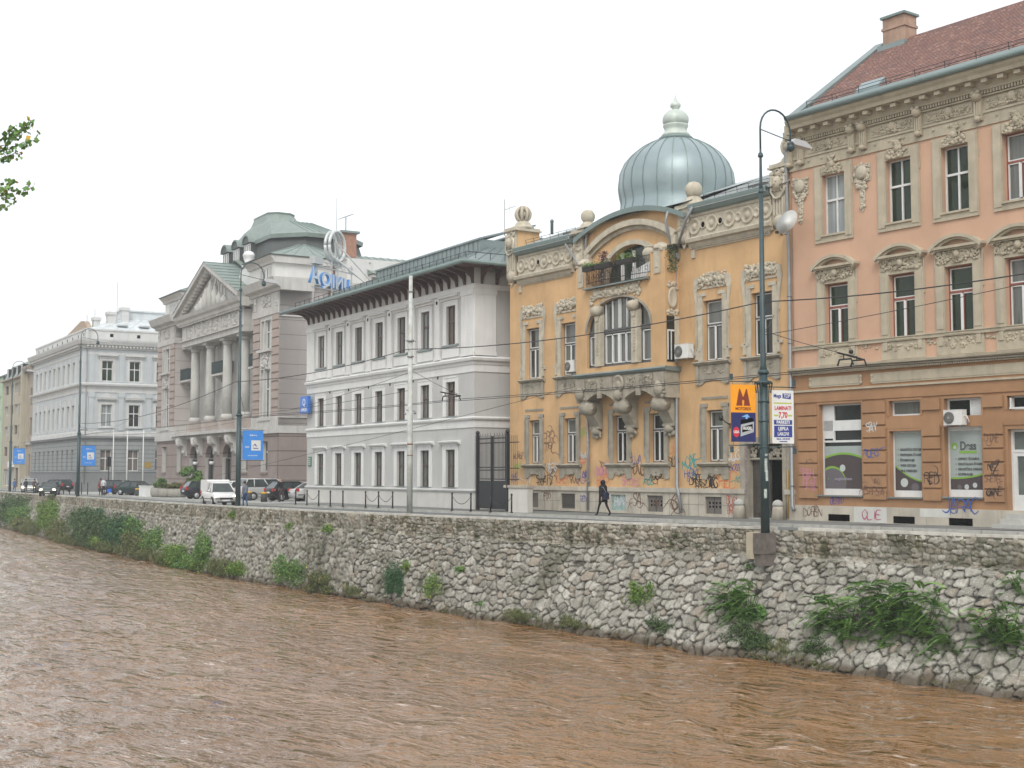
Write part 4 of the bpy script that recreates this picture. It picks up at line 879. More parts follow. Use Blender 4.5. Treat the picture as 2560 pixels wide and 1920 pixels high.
# posts with caps
for (a, b) in ((-14.78, -13.92), (-8.62, -7.6)):
    c = (a + b) / 2; f = MB(); f.box(c - .44, c + .44, BD - .05, BD + .58, 13.0, 13.1); f.box(c - .24, c + .24, BD - .05, BD, 11.9, 13.0); f.box(c - .12, c + .12, BD - .08, BD - .05, 12.2, 12.9)
    f.lathe((c, BD + .28, 13.1), [(.42, 0), (.44, .1), (.34, .2), (.2, .34), (.02, .38)], 10); blobs(f, c - .3, c + .3, 13.0, 13.3, BD - .02, 12, (.05, .09), 500 + int(c)); f.build('balcony_post', trimY, yb)
aw = MB(); AO2 = [(x + (x + 11.25) * .05, z + (.09 if z > 9.5 else 0)) for x, z in AO[2:]]; aw.prism([AO[2]] + AO[3:] + [(-13.98, 9.45)] + AO2[::-1][1:], BD - .04, BD + .02)
aw.build('arch_moulding', trimD, yb)
yy = BD + .26
def bigpane(poly, g_): return MB().prism(poly, yy, yy + .01)
ow = MB()      # frame of the three-part window
ow.box(-13.85, -8.65, yy - .12, yy, 9.28, 9.5)
for u in (-13.85, -12.57, -10.2, -8.7): ow.box(u, u + .07, yy - .1, yy, 7.55, 9.3)
for u in (-13.15, -9.55): ow.box(u, u + .07, yy - .1, yy, 7.55, 9.3)
ow.box(-13.85, -8.65, yy - .1, yy, 7.55, 7.66); AOi = [(-11.25 + (x + 11.25) * .97, min(z, 9.45) + max(0, z - 9.45) * .96) for x, z in AO[2:]]
ow.prism(AO[2:] + AOi[::-1], yy - .08, yy)
o = ow.build('oriel_window', frm_g, yb); MB().prism(AO, yy, yy + .01).build('pane', G['curt'], o)
ws = MB(); t_ = .045
def frr(a, b, c, d):
    ws.box(a, a + t_, yy - .1, yy - .01, c, d); ws.box(b - t_, b, yy - .1, yy - .01, c, d); ws.box(a, b, yy - .1, yy - .01, c, c + t_); ws.box(a, b, yy - .1, yy - .01, d - t_, d)
frr(-12.48, -11.9, 7.7, 9.22); frr(-11.9, -11.35, 7.7, 9.22); frr(-11.35, -10.8, 7.7, 9.22); frr(-10.8, -10.26, 7.7, 9.22); frr(-13.75, -13.2, 7.7, 9.22); frr(-9.45, -8.75, 7.7, 9.22); ws.box(-11.43, -11.25, yy - .12, yy - .01, 7.7, 9.22)
for u in (-12.48, -11.92, -11.4, -11.28, -10.75, -10.28): ws.box(u, u + .05, yy - .1, yy - .01, 9.5, 9.45 + 1.55 * math.sqrt(1 - ((u + 11.25) / 2.6) ** 2))
ws.build('sash', frm_w, o)
for c in (-12.83, -9.83):
    po = MB(); po.box(c - .24, c + .24, BD - .1, BD + .2, 7.6, 10.3); po.lathe((c - .26, BD - .14, 10.5), [(.26, 0), (.26, .52)], 12, 'x'); po.box(c - .2, c + .2, BD - .12, BD + .2, 10.2, 10.75); po.prism([(c - .2, 10.2), (c + .2, 10.2), (c + .1, 9.95), (c - .1, 9.95)], BD - .18, BD - .1)
    for i in range(10): po.box(c - .05, c + .06, BD - .14, BD - .1, 8.2 + i * .17, 8.3 + i * .17)
    po.build('window_pillar', trimY, o)
fl = MB(); blobs(fl, -13.2, -9.6, 11.2, 11.55, BD - .03, 120, (.06, .13), 510, .8, 50); blobs(fl, -13.5, -13.0, 10.9, 11.3, BD - .03, 14, (.06, .12), 511); blobs(fl, -9.9, -9.4, 11.0, 11.7, BD - .03, 20, (.06, .12), 512)
for i in range(9): fl.lathe((-13.0 + i * .42, BD - .08, 11.36 + .08 * math.sin(i)), [(.15, .05), (.16, 0), (.07, -.06), (.01, -.06)], 9, 'y')
fl.build('carved_garland', trimY, yb)
# side face details of the bay: oval window and narrow light
sdw = MB(); sdw.cur = 0
sdw.lathe((b1_ + .02, -.45, 10.65), [(.36, -.03), (.36, .05), (.27, .07), (.22, .03)], 18, 'x'); 
for i, v in enumerate(sdw.v): sdw.v[i] = (v[0], -.45 + (v[1] + .45) * .8, 10.65 + (v[2] - 10.65) * 1.5)
o2 = len(sdw.v); blobs(sdw, -.75, -.12, 11.1, 11.4, 0, 16, (.06, .1), 520); blobs(sdw, -.75, -.12, 9.8, 10.05, 0, 16, (.06, .1), 521)
for i in range(o2, len(sdw.v)): x, y, z = sdw.v[i]; sdw.v[i] = (b1_ + .02 - y, x, z)
sdw.box(b1_, b1_ + .05, -.32, -.02, 7.45, 9.75); oo = sdw.build('oval_surround', trimY, yb)
ov = MB(); ov.lathe((b1_ + .03, -.45, 10.65), [(.2, 0), (.2, .01)], 16, 'x')
for i, v in enumerate(ov.v): ov.v[i] = (v[0], -.45 + (v[1] + .45) * .8, 10.65 + (v[2] - 10.65) * 1.5)
ov.box(b1_ + .0, b1_ + .02, -.82, -.34, 7.5, 9.75); ov.build('side_window', G['dark'], yb); MB().box(b1_ + .02, b1_ + .05, -.80, -.74, 7.6, 9.0).box(b1_ + .02, b1_ + .05, -.58, -.53, 7.6, 9.0).box(b1_ + .02, b1_ + .05, -.8, -.34, 9.0, 9.08).build('side_sash', frm_w, yb)
# floor slab, carved belly and three consoles
ld = MB(); ld.prof([(0, 7.28), (BD - .12, 7.28), (BD - .18, 7.2), (BD - .08, 7.08), (0, 7.05)], b0 - .12, b1_ + .12); ld.build('bay_ledge', zinc, yb)
by = MB(); zb = 5.9
def belly(a, b): return [(a, 7.06), (b, 7.06)][::-1] + [(a, zb), (a + .78, zb)] + [(a + .78 + (b - a - 1.56) * i / 10, zb + .38 * math.sin(math.pi * i / 10)) for i in range(1, 10)] + [(b - .78, zb), (b, zb)]
for a, b in ((b0, -10.75), (-11.6, b1_)):
    pass
pts = [(b0, 7.06), (b0, 5.75), (b0 + .85, 5.75)] + [(b0 + .85 + 2.2 * i / 8, 5.85 + .36 * math.sin(math.pi * i / 8)) for i in range(9)] + [(-11.6, 5.75), (-10.75, 5.75)] + [(-10.75 + 2.2 * i / 8, 5.85 + .36 * math.sin(math.pi * i / 8)) for i in range(9)] + [(-8.4, 5.75), (b1_, 5.75), (b1_, 7.06)]
by.prism(pts, BD, 0)
by.box(b0 + .9, -11.7, BD - .05, BD, 6.35, 6.98) ; by.box(-10.65, -8.5, BD - .05, BD, 6.35, 6.98)
for c in (-13.4, -12.9, -10.0, -9.0): blobs(by, c - .45, c + .45, 6.4, 6.92, BD - .07, 26, (.04, .08), 530 + int(c * 3), .5, 16)
for c in (-12.75, -9.6): by.box(c - .14, c + .14, BD - .1, BD, 6.05, 7.0); by.box(c - .16, c + .16, BD - .08, BD, 5.95, 6.1)
for c in (-14.4, -8.0): 
    by.box(c - .38, c + .38, BD - .08, BD, 6.55, 7.0); by.ball((c, BD - .1, 6.2), .3, 10, (1, .7, 1.3)); blobs(by, c - .38, c + .38, 5.8, 6.6, BD - .06, 26, (.05, .1), 540 + int(c))
by.lathe((-11.17, BD - .08, 6.62), [(.44, .06), (.46, 0), (.36, -.06), (.3, 0), (.01, 0)], 20, 'y'); by.ball((-11.17, BD - .04, 6.5), .27, 12, (1, .5, 1)); by.ball((-11.17, BD - .1, 6.02), .26, 10, (1, .8, 1.1)); blobs(by, -11.5, -10.85, 5.8, 6.2, BD - .08, 16, (.05, .1), 550)
by.box(b1_, b1_ + .03, BD + .1, -.05, 6.4, 6.95); by.build('carved_belly', trimD, yb)
for c in (-14.05, -11.13, -8.15):
    k_ = MB(); hw = .38
    prf = [(0, 5.75), (BD - .02, 5.75), (BD - .1, 5.55), (BD - .06, 5.3), (BD + .12, 5.15), (BD + .28, 5.1), (BD + .42, 4.9), (BD + .55, 4.7), (-.24, 4.55), (-.2, 4.45), (0, 4.4)]
    k_.prof(prf, c - hw, c + hw); k_.lathe((c - hw - .03, BD + .18, 5.42), [(.3, 0), (.3, 2 * hw + .06)], 14, 'x'); k_.lathe((c - hw - .06, BD + .18, 5.42), [(.1, 0), (.1, 2 * hw + .12)], 8, 'x')
    k_.box(c - .4, c + .4, -.3, 0, 4.38, 4.5); k_.ball((c, -.18, 4.25), .3, 10, (1.1, .7, .7)); blobs(k_, c - .35, c + .35, 4.0, 4.35, -.14, 20, (.06, .12), 560 + int(c)); k_.ball((c, -.1, 3.98), .14, 8)
    k_.build('bay_console', trimD, yb)
# balcony railing, boxes, flowers
rl = MB(); ra, rb_ = -13.9, -8.66
def rpt(u): t = (u - ra) / (rb_ - ra); return BD - .0 - .22 * math.sin(math.pi * t)
n_ = 44
for i in range(n_ + 1):
    u = ra + (rb_ - ra) * i / n_; y = rpt(u); rl.tube([(u, y, 11.75), (u, y - .07 * math.sin(i), 12.3), (u, y, 12.9)], .011, 4)
    if i % 4 == 2:
        rl.tube([(u + .1 * math.cos(t), y - .01, 12.25 + .13 * math.sin(t) + t * .012) for t in [k * .6 for k in range(14)]], .012, 4); rl.tube([(u + .14 * math.cos(t), y - .01, 12.6 + .12 * math.sin(t)) for t in [k * .6 for k in range(8)]], .011, 4)
for z in (11.8, 12.05, 12.9): rl.tube([(ra + (rb_ - ra) * i / 16, rpt(ra + (rb_ - ra) * i / 16), z) for i in range(17)], .02, 5)
rl.build('balcony_railing', iron, yb)
MB().prof([(BD + .4, 11.8), (BD - .28, 11.76), (BD - .28, 11.7), (BD + .3, 11.68)], ra, rb_).build('balcony_edge', zinc, yb)
soil = flat('box_plastic_dark', (.025, .022, .02))
# leaves -----------------------------------------------------------
def leafmat(name, dark, light, yellow=None):
    if name in MATS: return MATS[name]
    m, n, p = newmat(name); a = N(n, 'ShaderNodeAttribute'); a.attribute_name = 'v'
    c = mix(n, a.outputs['Fac'], dark, light)
    if yellow:
        g_ = N(n, 'ShaderNodeMath', operation='GREATER_THAN'); n.links.new(a.outputs['Fac'], g_.inputs[0]); g_.inputs[1].default_value = .955; c = mix(n, g_.outputs[0], c, yellow)
    n.links.new(c, p.inputs['Base Color']); p.inputs['Roughness'].default_value = .6; p.inputs['Specular IOR Level'].default_value = .3
    p.inputs['Subsurface Weight'].default_value = 0
    MATS[name] = m; return m
def leaf_arr(P, size, q, up=.3, aspect=.55, droop=None):
    """P (n,3) leaf centres -> quads (rhombic leaves) in random directions"""
    n_ = len(P); d = q.normal(size=(n_, 3)); d[:, 2] += up
    if droop is not None: d += droop
    d /= np.linalg.norm(d, axis=1)[:, None]; e = np.cross(d, q.normal(size=(n_, 3))); e /= np.linalg.norm(e, axis=1)[:, None] + 1e-9
    s = (size * q.uniform(.6, 1.3, n_))[:, None]
    co = np.stack([P - d * s, P + e * s * aspect, P + d * s, P - e * s * aspect], 1).reshape(-1, 3)
    return co, np.repeat(q.random(n_), 4)
def leaf_obj(name, co, v, m, parent):
    k = len(co) // 4; return arr_mesh(name, co, np.arange(4 * k).reshape(-1, 4), m, parent, False, {'v': v})
def cloud(q, n_, c, r, lumps=7, shell=.55):
    """points gathered in uneven clumps inside an ellipsoid"""
    c = np.array(c, float); r = np.array(r, float)
    L = q.normal(size=(lumps, 3)); L /= np.linalg.norm(L, axis=1)[:, None]; L *= q.uniform(.25, .85, (lumps, 1)); rad = q.uniform(.28, .55, lumps)
    k = q.integers(0, lumps, n_); u = q.normal(size=(n_, 3)); u /= np.linalg.norm(u, axis=1)[:, None]
    return c + (L[k] + u * (rad[k] * q.uniform(shell, 1.05, n_))[:, None]) * r
LG = leafmat('leaf_green', (.045, .115, .03), (.19, .34, .085), (.36, .40, .06))
LGF = leafmat('leaf_compound', (.07, .17, .045), (.26, .45, .12), (.50, .55, .12))
LB = leafmat('leaf_bright', (.06, .14, .022), (.22, .34, .07), (.35, .38, .06))
LD = leafmat('leaf_dark', (.028, .06, .02), (.11, .18, .06))
LI = leafmat('leaf_ivy', (.022, .07, .028), (.075, .18, .07))
LO = leafmat('leaf_olive', (.06, .08, .025), (.19, .22, .08), (.3, .2, .06))
# ---- roof, dome, pipes, door of the domed house
rf = MB(); Yr = 6.0; zr = 17.55; e0 = 15.0
rf.add([(YL + .2, -.35, e0), (-15.6, -.35, e0), (-15.6, Yr, zr), (-18.4, Yr, zr), (YL + .2, 13, e0), (-15.6, 13, e0)], [(0, 1, 2, 3), (0, 3, 4), (3, 2, 5, 4)])
rf.add([(-6.7, -.35, e0), (.0, -.35, e0), (.0, Yr, zr), (-6.7, Yr, zr), (.0, 13, e0), (-6.7, 13, e0)], [(0, 1, 2, 3), (3, 2, 4, 5)])
rf.add([(-15.6, -.3, 15.3), (-6.7, -.3, 15.3), (-6.7, Yr, zr), (-15.6, Yr, zr), (-15.6, 13, e0), (-6.7, 13, e0)], [(0, 1, 2, 3), (3, 2, 5, 4)])
rf.prof([(-.36, 15.02), (-.36, 14.86), (-.42, 14.84), (-.44, 15.0)], YL + .9, -16.1).prof([(-.36, 15.02), (-.36, 14.86), (-.42, 14.84), (-.44, 15.0)], -6.4, -1.1)
rf.prof([(-.34, 15.04), (-.1, 14.66), (0, 14.64), (0, 15.0)], YL + .9, -16.1).prof([(-.34, 15.04), (-.1, 14.66), (0, 14.64), (0, 15.0)], -6.4, -1.1)
CA = arcpts(-11.2, 4.5, 14.6, .95); CB = [(x, z + .14) for x, z in CA]; rf.prism(CA + CB[::-1], -.36, 2.2)
seams(rf, (YL + .2, -.35, e0), (-15.6, -.35, e0), (-15.6, Yr, zr), (-18.4, Yr, zr), 11); seams(rf, (-6.7, -.35, e0), (.0, -.35, e0), (.0, Yr, zr), (-6.7, Yr, zr), 10)
ro = rf.build('roof', zincl, yb)
ev = MB(); ev.prof([(-.37, 15.1), (-.46, 15.06), (-.44, 14.9), (-.3, 14.68), (-.1, 14.62), (0, 14.62), (0, 14.7), (-.2, 14.9)], YL + .9, -16.15).prof([(-.37, 15.1), (-.46, 15.06), (-.44, 14.9), (-.3, 14.68), (-.1, 14.62), (0, 14.62), (0, 14.7), (-.2, 14.9)], -6.4, -1.1)
ev.prism([(x, z - .1) for x, z in CA] + [(x, z + .16) for x, z in CA][::-1], -.42, -.36); ev.build('gutter', gutm, yb)
for (a, b, n_) in ((-21.2, -16.4, 7), (-6.0, -.6, 8)):
    g_ = MB()
    for i in range(n_): u = a + (b - a) * i / (n_ - 1); g_.tube([(u, .3, 15.25), (u, .25, 15.6)], .018, 4); g_.tube([(u, .3, 15.25), (u, .6, 15.4)], .014, 4)
    g_.tube([(a, .25, 15.57), (b, .25, 15.57)], .012, 4).tube([(a, .27, 15.42), (b, .27, 15.42)], .012, 4); g_.build('snow_guard', iron, yb)
MB().box(-18.3, -17.3, .8, 1.5, 15.45, 15.62).build('skylight', frm_g, ro); MB().box(-3.6, -2.5, .9, 1.6, 15.5, 15.66).build('skylight', frm_g, ro)
dm = MB(); dm.add([(-.9, 3.0, 16.2), (-.3, 3.0, 16.2), (-.6, 3.0, 16.95), (-.6, 5.2, 16.9)], [(0, 1, 2), (1, 3, 2), (0, 2, 3)]); dm.build('roof_dormer', coppd, ro)
MB().box(-2.6, .3, 5.2, 6.8, 16.5, 18.1).build('chimney', conc, ro); MB().box(-2.75, .4, 5.05, 6.95, 18.1, 18.3).build('chimney_cap', gutm, ro)
MB().box(-17.2, -16.6, 6.4, 7, 17, 18.3).build('chimney', coppd, ro)
# dome
dc = (-11.8, 3.6, 0)
dp = [(3.35, 15.0), (3.14, 15.6), (2.98, 16.35), (2.98, 16.6), (3.06, 16.95), (3.12, 17.4), (3.04, 18.05), (2.79, 18.62), (2.4, 19.08), (1.9, 19.48), (1.38, 19.77), (.86, 19.95)]
d_ = MB(); d_.lathe(dc, dp, 48); dmo = d_.build('dome', zincd, yb)
sp_ = MB()
for k in range(24):
    a = 2 * math.pi * k / 24
    for (r0, h0), (r1, h1) in zip(dp[:-1], dp[1:]):
        ca, sa_ = math.cos(a), math.sin(a); t = .02
        P = [(dc[0] + (r0 + .0) * ca - t * sa_, dc[1] + r0 * sa_ + t * ca, h0), (dc[0] + r0 * ca + t * sa_, dc[1] + r0 * sa_ - t * ca, h0), (dc[0] + r1 * ca + t * sa_, dc[1] + r1 * sa_ - t * ca, h1), (dc[0] + r1 * ca - t * sa_, dc[1] + r1 * sa_ + t * ca, h1)]
        o4 = .035; nr = Vector((ca * (h1 - h0), sa_ * (h1 - h0), r0 - r1)).normalized() * o4
        P2 = [tuple(Vector(p_) + nr) for p_ in P]; sp_.add(P + P2, [(4, 5, 6, 7), (0, 1, 5, 4), (2, 3, 7, 6), (1, 2, 6, 5), (3, 0, 4, 7)])
sp_.build('dome_rib', flat('seam_grey', (.22, .28, .27), .45, .4), dmo)
d_ = MB(); d_.lathe(dc, [(.92, 19.6), (.93, 19.74), (.78, 19.82)], 28); d_.xf(Matrix.Translation((0, 0, .33))); d_.build('lantern_base', gutm, dmo)
wst = mat('pale_green_painted_zinc', (.52, .58, .53), var=.12, scale=2, streak=.14, metal=.1, rough=.5)
d_ = MB(); d_.lathe(dc, [(.80, 19.8), (.76, 19.95), (.6, 20.1), (.6, 20.24), (.68, 20.38), (.69, 20.46)], 28); d_.lathe(dc, [(.62, 20.46), (.71, 20.66), (.71, 20.84), (.62, 21.03), (.45, 21.2), (.27, 21.3), (.2, 21.32)], 36, flute=.06)
d_.lathe(dc, [(.21, 21.3), (.18, 21.38), (.27, 21.46), (.29, 21.54), (.26, 21.66), (.14, 21.74), (.11, 21.82), (.04, 21.98), (.01, 22.15)], 16)
d_.xf(Matrix.Translation((0, 0, .33))); d_.build('lantern', wst, dmo)
# pipes
downpipe(yb, [(-14.75, -.14, 15.1), (-14.9, -.14, 14.6), (-14.95, -.14, 12.2)], .07)
downpipe(yb, [(-14.78, -.14, 5.8), (-14.83, -.14, .1)], .07)
downpipe(yb, [(-16.4, -.42, 14.6), (-15.3, -.2, 13.2), (-15.25, -.14, 12.9)], .06)
dpp = MB(); dpp.tube([(-7.85, -.42, 15.0), (-8.0, -.44, 14.5), (-7.72, -.2, 12.9)], .07, 8).tube([(-6.0, -.45, 14.9), (-6.6, -.4, 14.3), (-7.5, -.2, 12.9)], .07, 8); dpp.box(-7.85, -7.4, -.3, -.05, 12.6, 12.9).tube([(-7.62, -.16, 12.7), (-7.62, -.14, 7.0), (-7.66, -.14, 1.4), (-7.5, -.2, 1.2), (-7.3, -.22, .15)], .08, 8)
dpp.build('downpipe', pipe, yb)
# door
de = MB()
for e in ((-3.1, -2.86), (-.66, -.42)): de.box(e[0], e[1], -.08, .35, 0, 3.55)
de.box(-3.2, -.32, -.12, .35, 3.4, 3.7); de.box(-3.35, -3.1, -.06, .0, 1.33, 3.9).box(-.42, -.15, -.06, 0, 1.33, 3.9)
for i in range(16): de.ball((-2.7 + i * .13, .1, 2.72), .05, 6)
blobs(de, -2.8, -.7, 2.75, 3.3, .12, 60, (.05, .1), 600); de.box(-2.86, -.66, .1, .3, 2.66, 2.76); dor = de.build('door_surround', trimD, yb)
dd = MB(); dd.box(-2.86, -1.72, .28, .36, 0.02, 2.68)
for z0, z1 in ((.25, .9), (1.0, 1.5), (1.6, 2.5)): dd.box(-2.7, -2.35, .25, .28, z0, z1).box(-2.2, -1.85, .25, .28, z0, z1)
dd.box(-1.78, -1.7, .22, .34, .02, 2.68); dd.box(-2.86, -.66, .3, .36, 2.75, 3.35); dd.build('entrance_door', mat('dark_weathered_door', (.085, .075, .065), var=.3, scale=4, streak=.2), yb)
MB().box(-1.74, -.44, .38, .418, .0, 2.70).build('open_doorway', blackm, yb)
MB().box(-2.86, -.66, -.02, .4, -.02, .03).build('threshold', conc, yb)
lf = MB().box(-3.0, -2.88, -.1, -.08, .9, 3.4); lf.build('painted_jamb_strip', mat('scribbled_stone', (.30, .24, .24), var=.4, scale=9), yb)
# wall lantern
wl = MB(); wl.box(-3.98, -3.78, -.1, -.02, 4.15, 4.4).tube([(-3.88, -.1, 4.3), (-3.95, -.35, 4.42), (-4.1, -.5, 4.62)], .03, 6).lathe((-4.12, -.5, 4.5), [(.05, 0), (.11, .05), (.12, .2), (.03, .3)], 8); wl.build('wall_lamp', iron, yb)
MB().box(-14.15, -13.85, -.16, 0, 4.5, 4.95).build('alarm_box', flat('rusty_box', (.12, .07, .05)), yb)
gp = MB().tube([(-.28, -.12, 2.2), (-.3, -.12, .1)], .04, 6); gp.build('yellow_gas_pipe', flat('gas_pipe_yellow', (.42, .26, .05)), yb)
for k, u in enumerate((-3.05, -.62)):
    t = empty('guard_stone', (BX0 + u, BY0 - .42, gz(BX0)), 0, ('pale rounded guard stone left of the dark entrance door', 'pale rounded guard stone between the dark doorway and the downpipe')[k], 'guard stone', 'guard stones beside the entrance')
    MB().lathe((0, 0, 0), [(.30, 0), (.24, .5), (.22, .62)], 14).build('shaft', plinthY, t); MB().lathe((0, 0, 0), [(.24, .61), (.25, .68), (.2, .8), (.1, .87), (.01, .89)], 14).build('cap', conc, t)
# flower boxes and climbing flowers, separate things on the balcony
for k, (u0, u1, m_, lb) in enumerate(((-13.7, -12.9, LG, 'dark flower box with green leaves at the left end of the balcony railing'), (-12.7, -11.4, LD, 'long dark flower box with thin leaves left of the balcony middle'), (-10.9, -9.5, LB, 'dark flower box with tall yellow green plants at the right of the balcony railing'))):
    t = empty('flower_box', (BX0 + (u0 + u1) / 2, BY0 + BD - .30, 12.62), 0, lb, 'flower box', 'flower boxes on the balcony railing'); hw = (u1 - u0) / 2
    MB().prof([(-.11, 0), (.11, 0), (.14, .24), (-.14, .24)], -hw, hw).build('box', soil, t); q = np.random.default_rng(k + 70)
    P = np.stack([q.uniform(-hw, hw, 220), q.normal(0, .09, 220), .24 + abs(q.normal(0, (.09, .05, .2)[k], 220))], -1); c_, v_ = leaf_arr(P, .05, q); leaf_obj('foliage', c_, v_, m_, t)
q = np.random.default_rng(77); t = empty('climbing_plant', (BX0 - 12.75, BY0 + BD + .1, 11.85), 0, 'reddish climbing plant with pink flowers at the left of the loggia arch', 'climbing plant')
P = np.stack([q.normal(0, .16, 420) - .0, q.normal(0, .08, 420), q.uniform(0, 1, 420) ** .7 * 1.75], -1); P[:, 0] += (P[:, 2] - .6) * .25; c_, v_ = leaf_arr(P, .06, q); leaf_obj('foliage', c_, v_, leafmat('leaf_red_brown', (.06, .03, .025), (.20, .09, .08), (.6, .35, .42)), t)
MB().tube([(0, 0, 0), (.05, 0, .8), (.3, 0, 1.7)], .02, 5).build('stem', wood_d, t)
for k, (dx, dz, lb) in enumerate(((.28, .0, 'pale stone vase beside the climbing plant in the loggia'), (3.72, .15, 'pale stone vase beside the right balcony post'))):
    t = empty('stone_vase', (BX0 - 12.9 + dx, BY0 + BD + .35, 12.1 + dz), 0, lb, 'vase', 'vases in the loggia'); MB().lathe((0, 0, 0), [(.14, -.3), (.12, .3), (.2, .5), (.3, .7), (.33, .85), (.3, .95), (.2, 1.1)], 16).build('body', trimY, t); MB().lathe((0, 0, 0), [(.2, 1.1), (.24, 1.14), (.22, 1.18)], 16).build('rim', trimY, t)
q = np.random.default_rng(78); t = empty('hanging_plant', (BX0 + b1_ + .15, BY0 - .55, 12.0), 0, 'dark hanging plant on the right side of the balcony', 'hanging plant'); P = np.stack([q.normal(0, .1, 380), q.normal(0, .2, 380), q.uniform(-.1, 1.25, 380)], -1); c_, v_ = leaf_arr(P, .05, q, -.5); leaf_obj('foliage', c_, v_, LD, t); MB().box(-.1, .1, -.25, .25, 1.05, 1.22).build('box', soil, t)
t = empty('white_sheet', (BX0 - 9.4, BY0 + BD + .1, 11.9), 0, 'white sheet hung inside the right part of the balcony railing', 'sheet'); MB().quad((-.9, 0, .0), (.7, 0, -.02), (.68, .05, .75), (-.9, .04, .38)).build('cloth', curtw, t)
# satellite dish
t = empty('satellite_dish', (BX0 + .15, BY0 - .35, 12.9), 0, 'white satellite dish on the downpipe between the yellow and the salmon house', 'satellite dish')
ds = MB(); ds.lathe((0, 0, 0), [(.52, .10), (.5, .085), (.35, .03), (.15, 0), (.01, 0)], 28, 'y'); dM = Matrix.Translation((.62, -.62, .10)) @ Matrix.Rotation(R(6), 4, 'Z') @ Matrix.Rotation(R(-24), 4, 'X') @ Matrix.Rotation(math.pi, 4, 'Z'); 
for i, v in enumerate(ds.v): ds.v[i] = (v[0] * 1.05, v[1], v[2] * 1.12)
ds.xf(dM); ds.build('reflector', flat('dish_white', (.62, .63, .60), .5), t); MB().tube([(-.15, .25, .0), (0, -.1, -.15), (.3, -.45, .05)], .03, 6).build('mount', steel, t)
MB().tube([(.3, -.6, -.42), (.45, -1.1, -.35)], .016, 5).box(.40, .5, -1.2, -1.08, -.4, -.3).build('feed_arm', iron, t)
ac_unit(yb, -7.35, 7.62, -.16, 1.0, .68, .34, 'white air conditioner on the wall beside the bay and downpipe')
ac_unit(yb, -16.55, 7.55, -.06, .8, .62, .3, 'white air conditioner half hidden by the left side of the bay')
for a in (('PBR', -18.6, 4.05, .62, 'brown', 0, 3), ('THC', -18.5, 3.5, .62, 'brown', -6, 3), ('WUXUZ', -21.6, 3.05, .34, 'brown', 0, 3), ('YASER', -21.65, 2.45, .3, 'green', 0, 4), ('MK', -21.9, 1.85, .46, 'violet', 0, 2), ('TEFO', -18.3, 2.35, .4, 'white', 3, 10), ('IN', -20.7, 1.75, .5, 'white', 0, 3), ('SAV', -19.4, 1.75, .5, 'black', 0, 6), ('BZT', -18.3, 2.1, .42, 'black', -3, 6), ('AIV', -18.7, 1.62, .5, 'black', 0, 6),
          ('GAE', -17.4, 1.75, .5, 'orange', 3, 8), ('VOO', -16.2, 1.7, .46, 'brown', 0, 4), ('YAK', -15.4, 1.95, .56, 'violet', 4, 5), ('NOM', -15.35, 2.75, .4, 'orange', 0, 6), ('SWA', -15.4, 3.0, .34, 'white', 0, 8), ('GI', -15.4, 4.2, .4, 'green', 0, 8), ('BORO', -13.7, 2.15, .5, 'pink', 2, 6), ('HOTS', -13.7, 1.72, .46, 'orange', 3, 6), ('SOL', -13.7, 2.55, .3, 'brown', 0, 4),
          ('VUJA', -11.0, 2.75, .42, 'blue', 5, 2), ('LONG', -10.9, 2.25, .5, 'brown', -8, 5), ('SRIS', -11.6, 1.62, .44, 'pink', 3, 9), ('TREL', -10.0, 1.68, .4, 'teal', -3, 5), ('DUST', -9.2, 1.95, .42, 'black', 3, 7), ('RUIN', -8.15, 3.25, .42, 'orange', 12, 4), ('BUR', -8.05, 2.55, .40, 'black', 0, 5),
          ('MONE', -6.85, 2.55, .52, 'teal', 10, 5), ('HARAC', -6.75, 2.0, .36, 'blue', 5, 3), ('DREES', -6.3, 1.72, .44, 'black', 0, 5), ('GBR', -6.15, 1.45, .36, 'black', 0, 3), ('WG', -5.2, 1.65, .62, 'black', 0, 6), ('FEL', -4.3, 1.7, .62, 'orange', 3, 9), ('BUG', -3.85, 2.9, .46, 'white', 0, 8), ('NUGS', -3.7, 2.35, .3, 'violet', -12, 3), ('NON', -3.5, 1.75, .26, 'teal', -15, 3)):
    graff(yb, *a[:5], y=-.006, rot=a[5], wild=a[6])
for a in (('KOEP', -21.7, .85, .36, 'magenta', 0, 3), ('MOR', -21.8, .3, .44, 'teal', 0, 4), ('RED', -15.3, .7, .3, 'violet', 0, 4), ('FDS', -18.6, .8, .4, 'brown', 0, 5), ('G', -7.9, .62, .8, 'brown', 0, 6), ('BUGI', -3.85, .78, .34, 'red', 0, 3), ('DRON', -3.85, .32, .34, 'red', 0, 3), ('SA', -10.8, .7, .6, 'brown', 0, 5)):
    graff(yb, *a[:5], y=-.084, rot=a[5], wild=a[6])
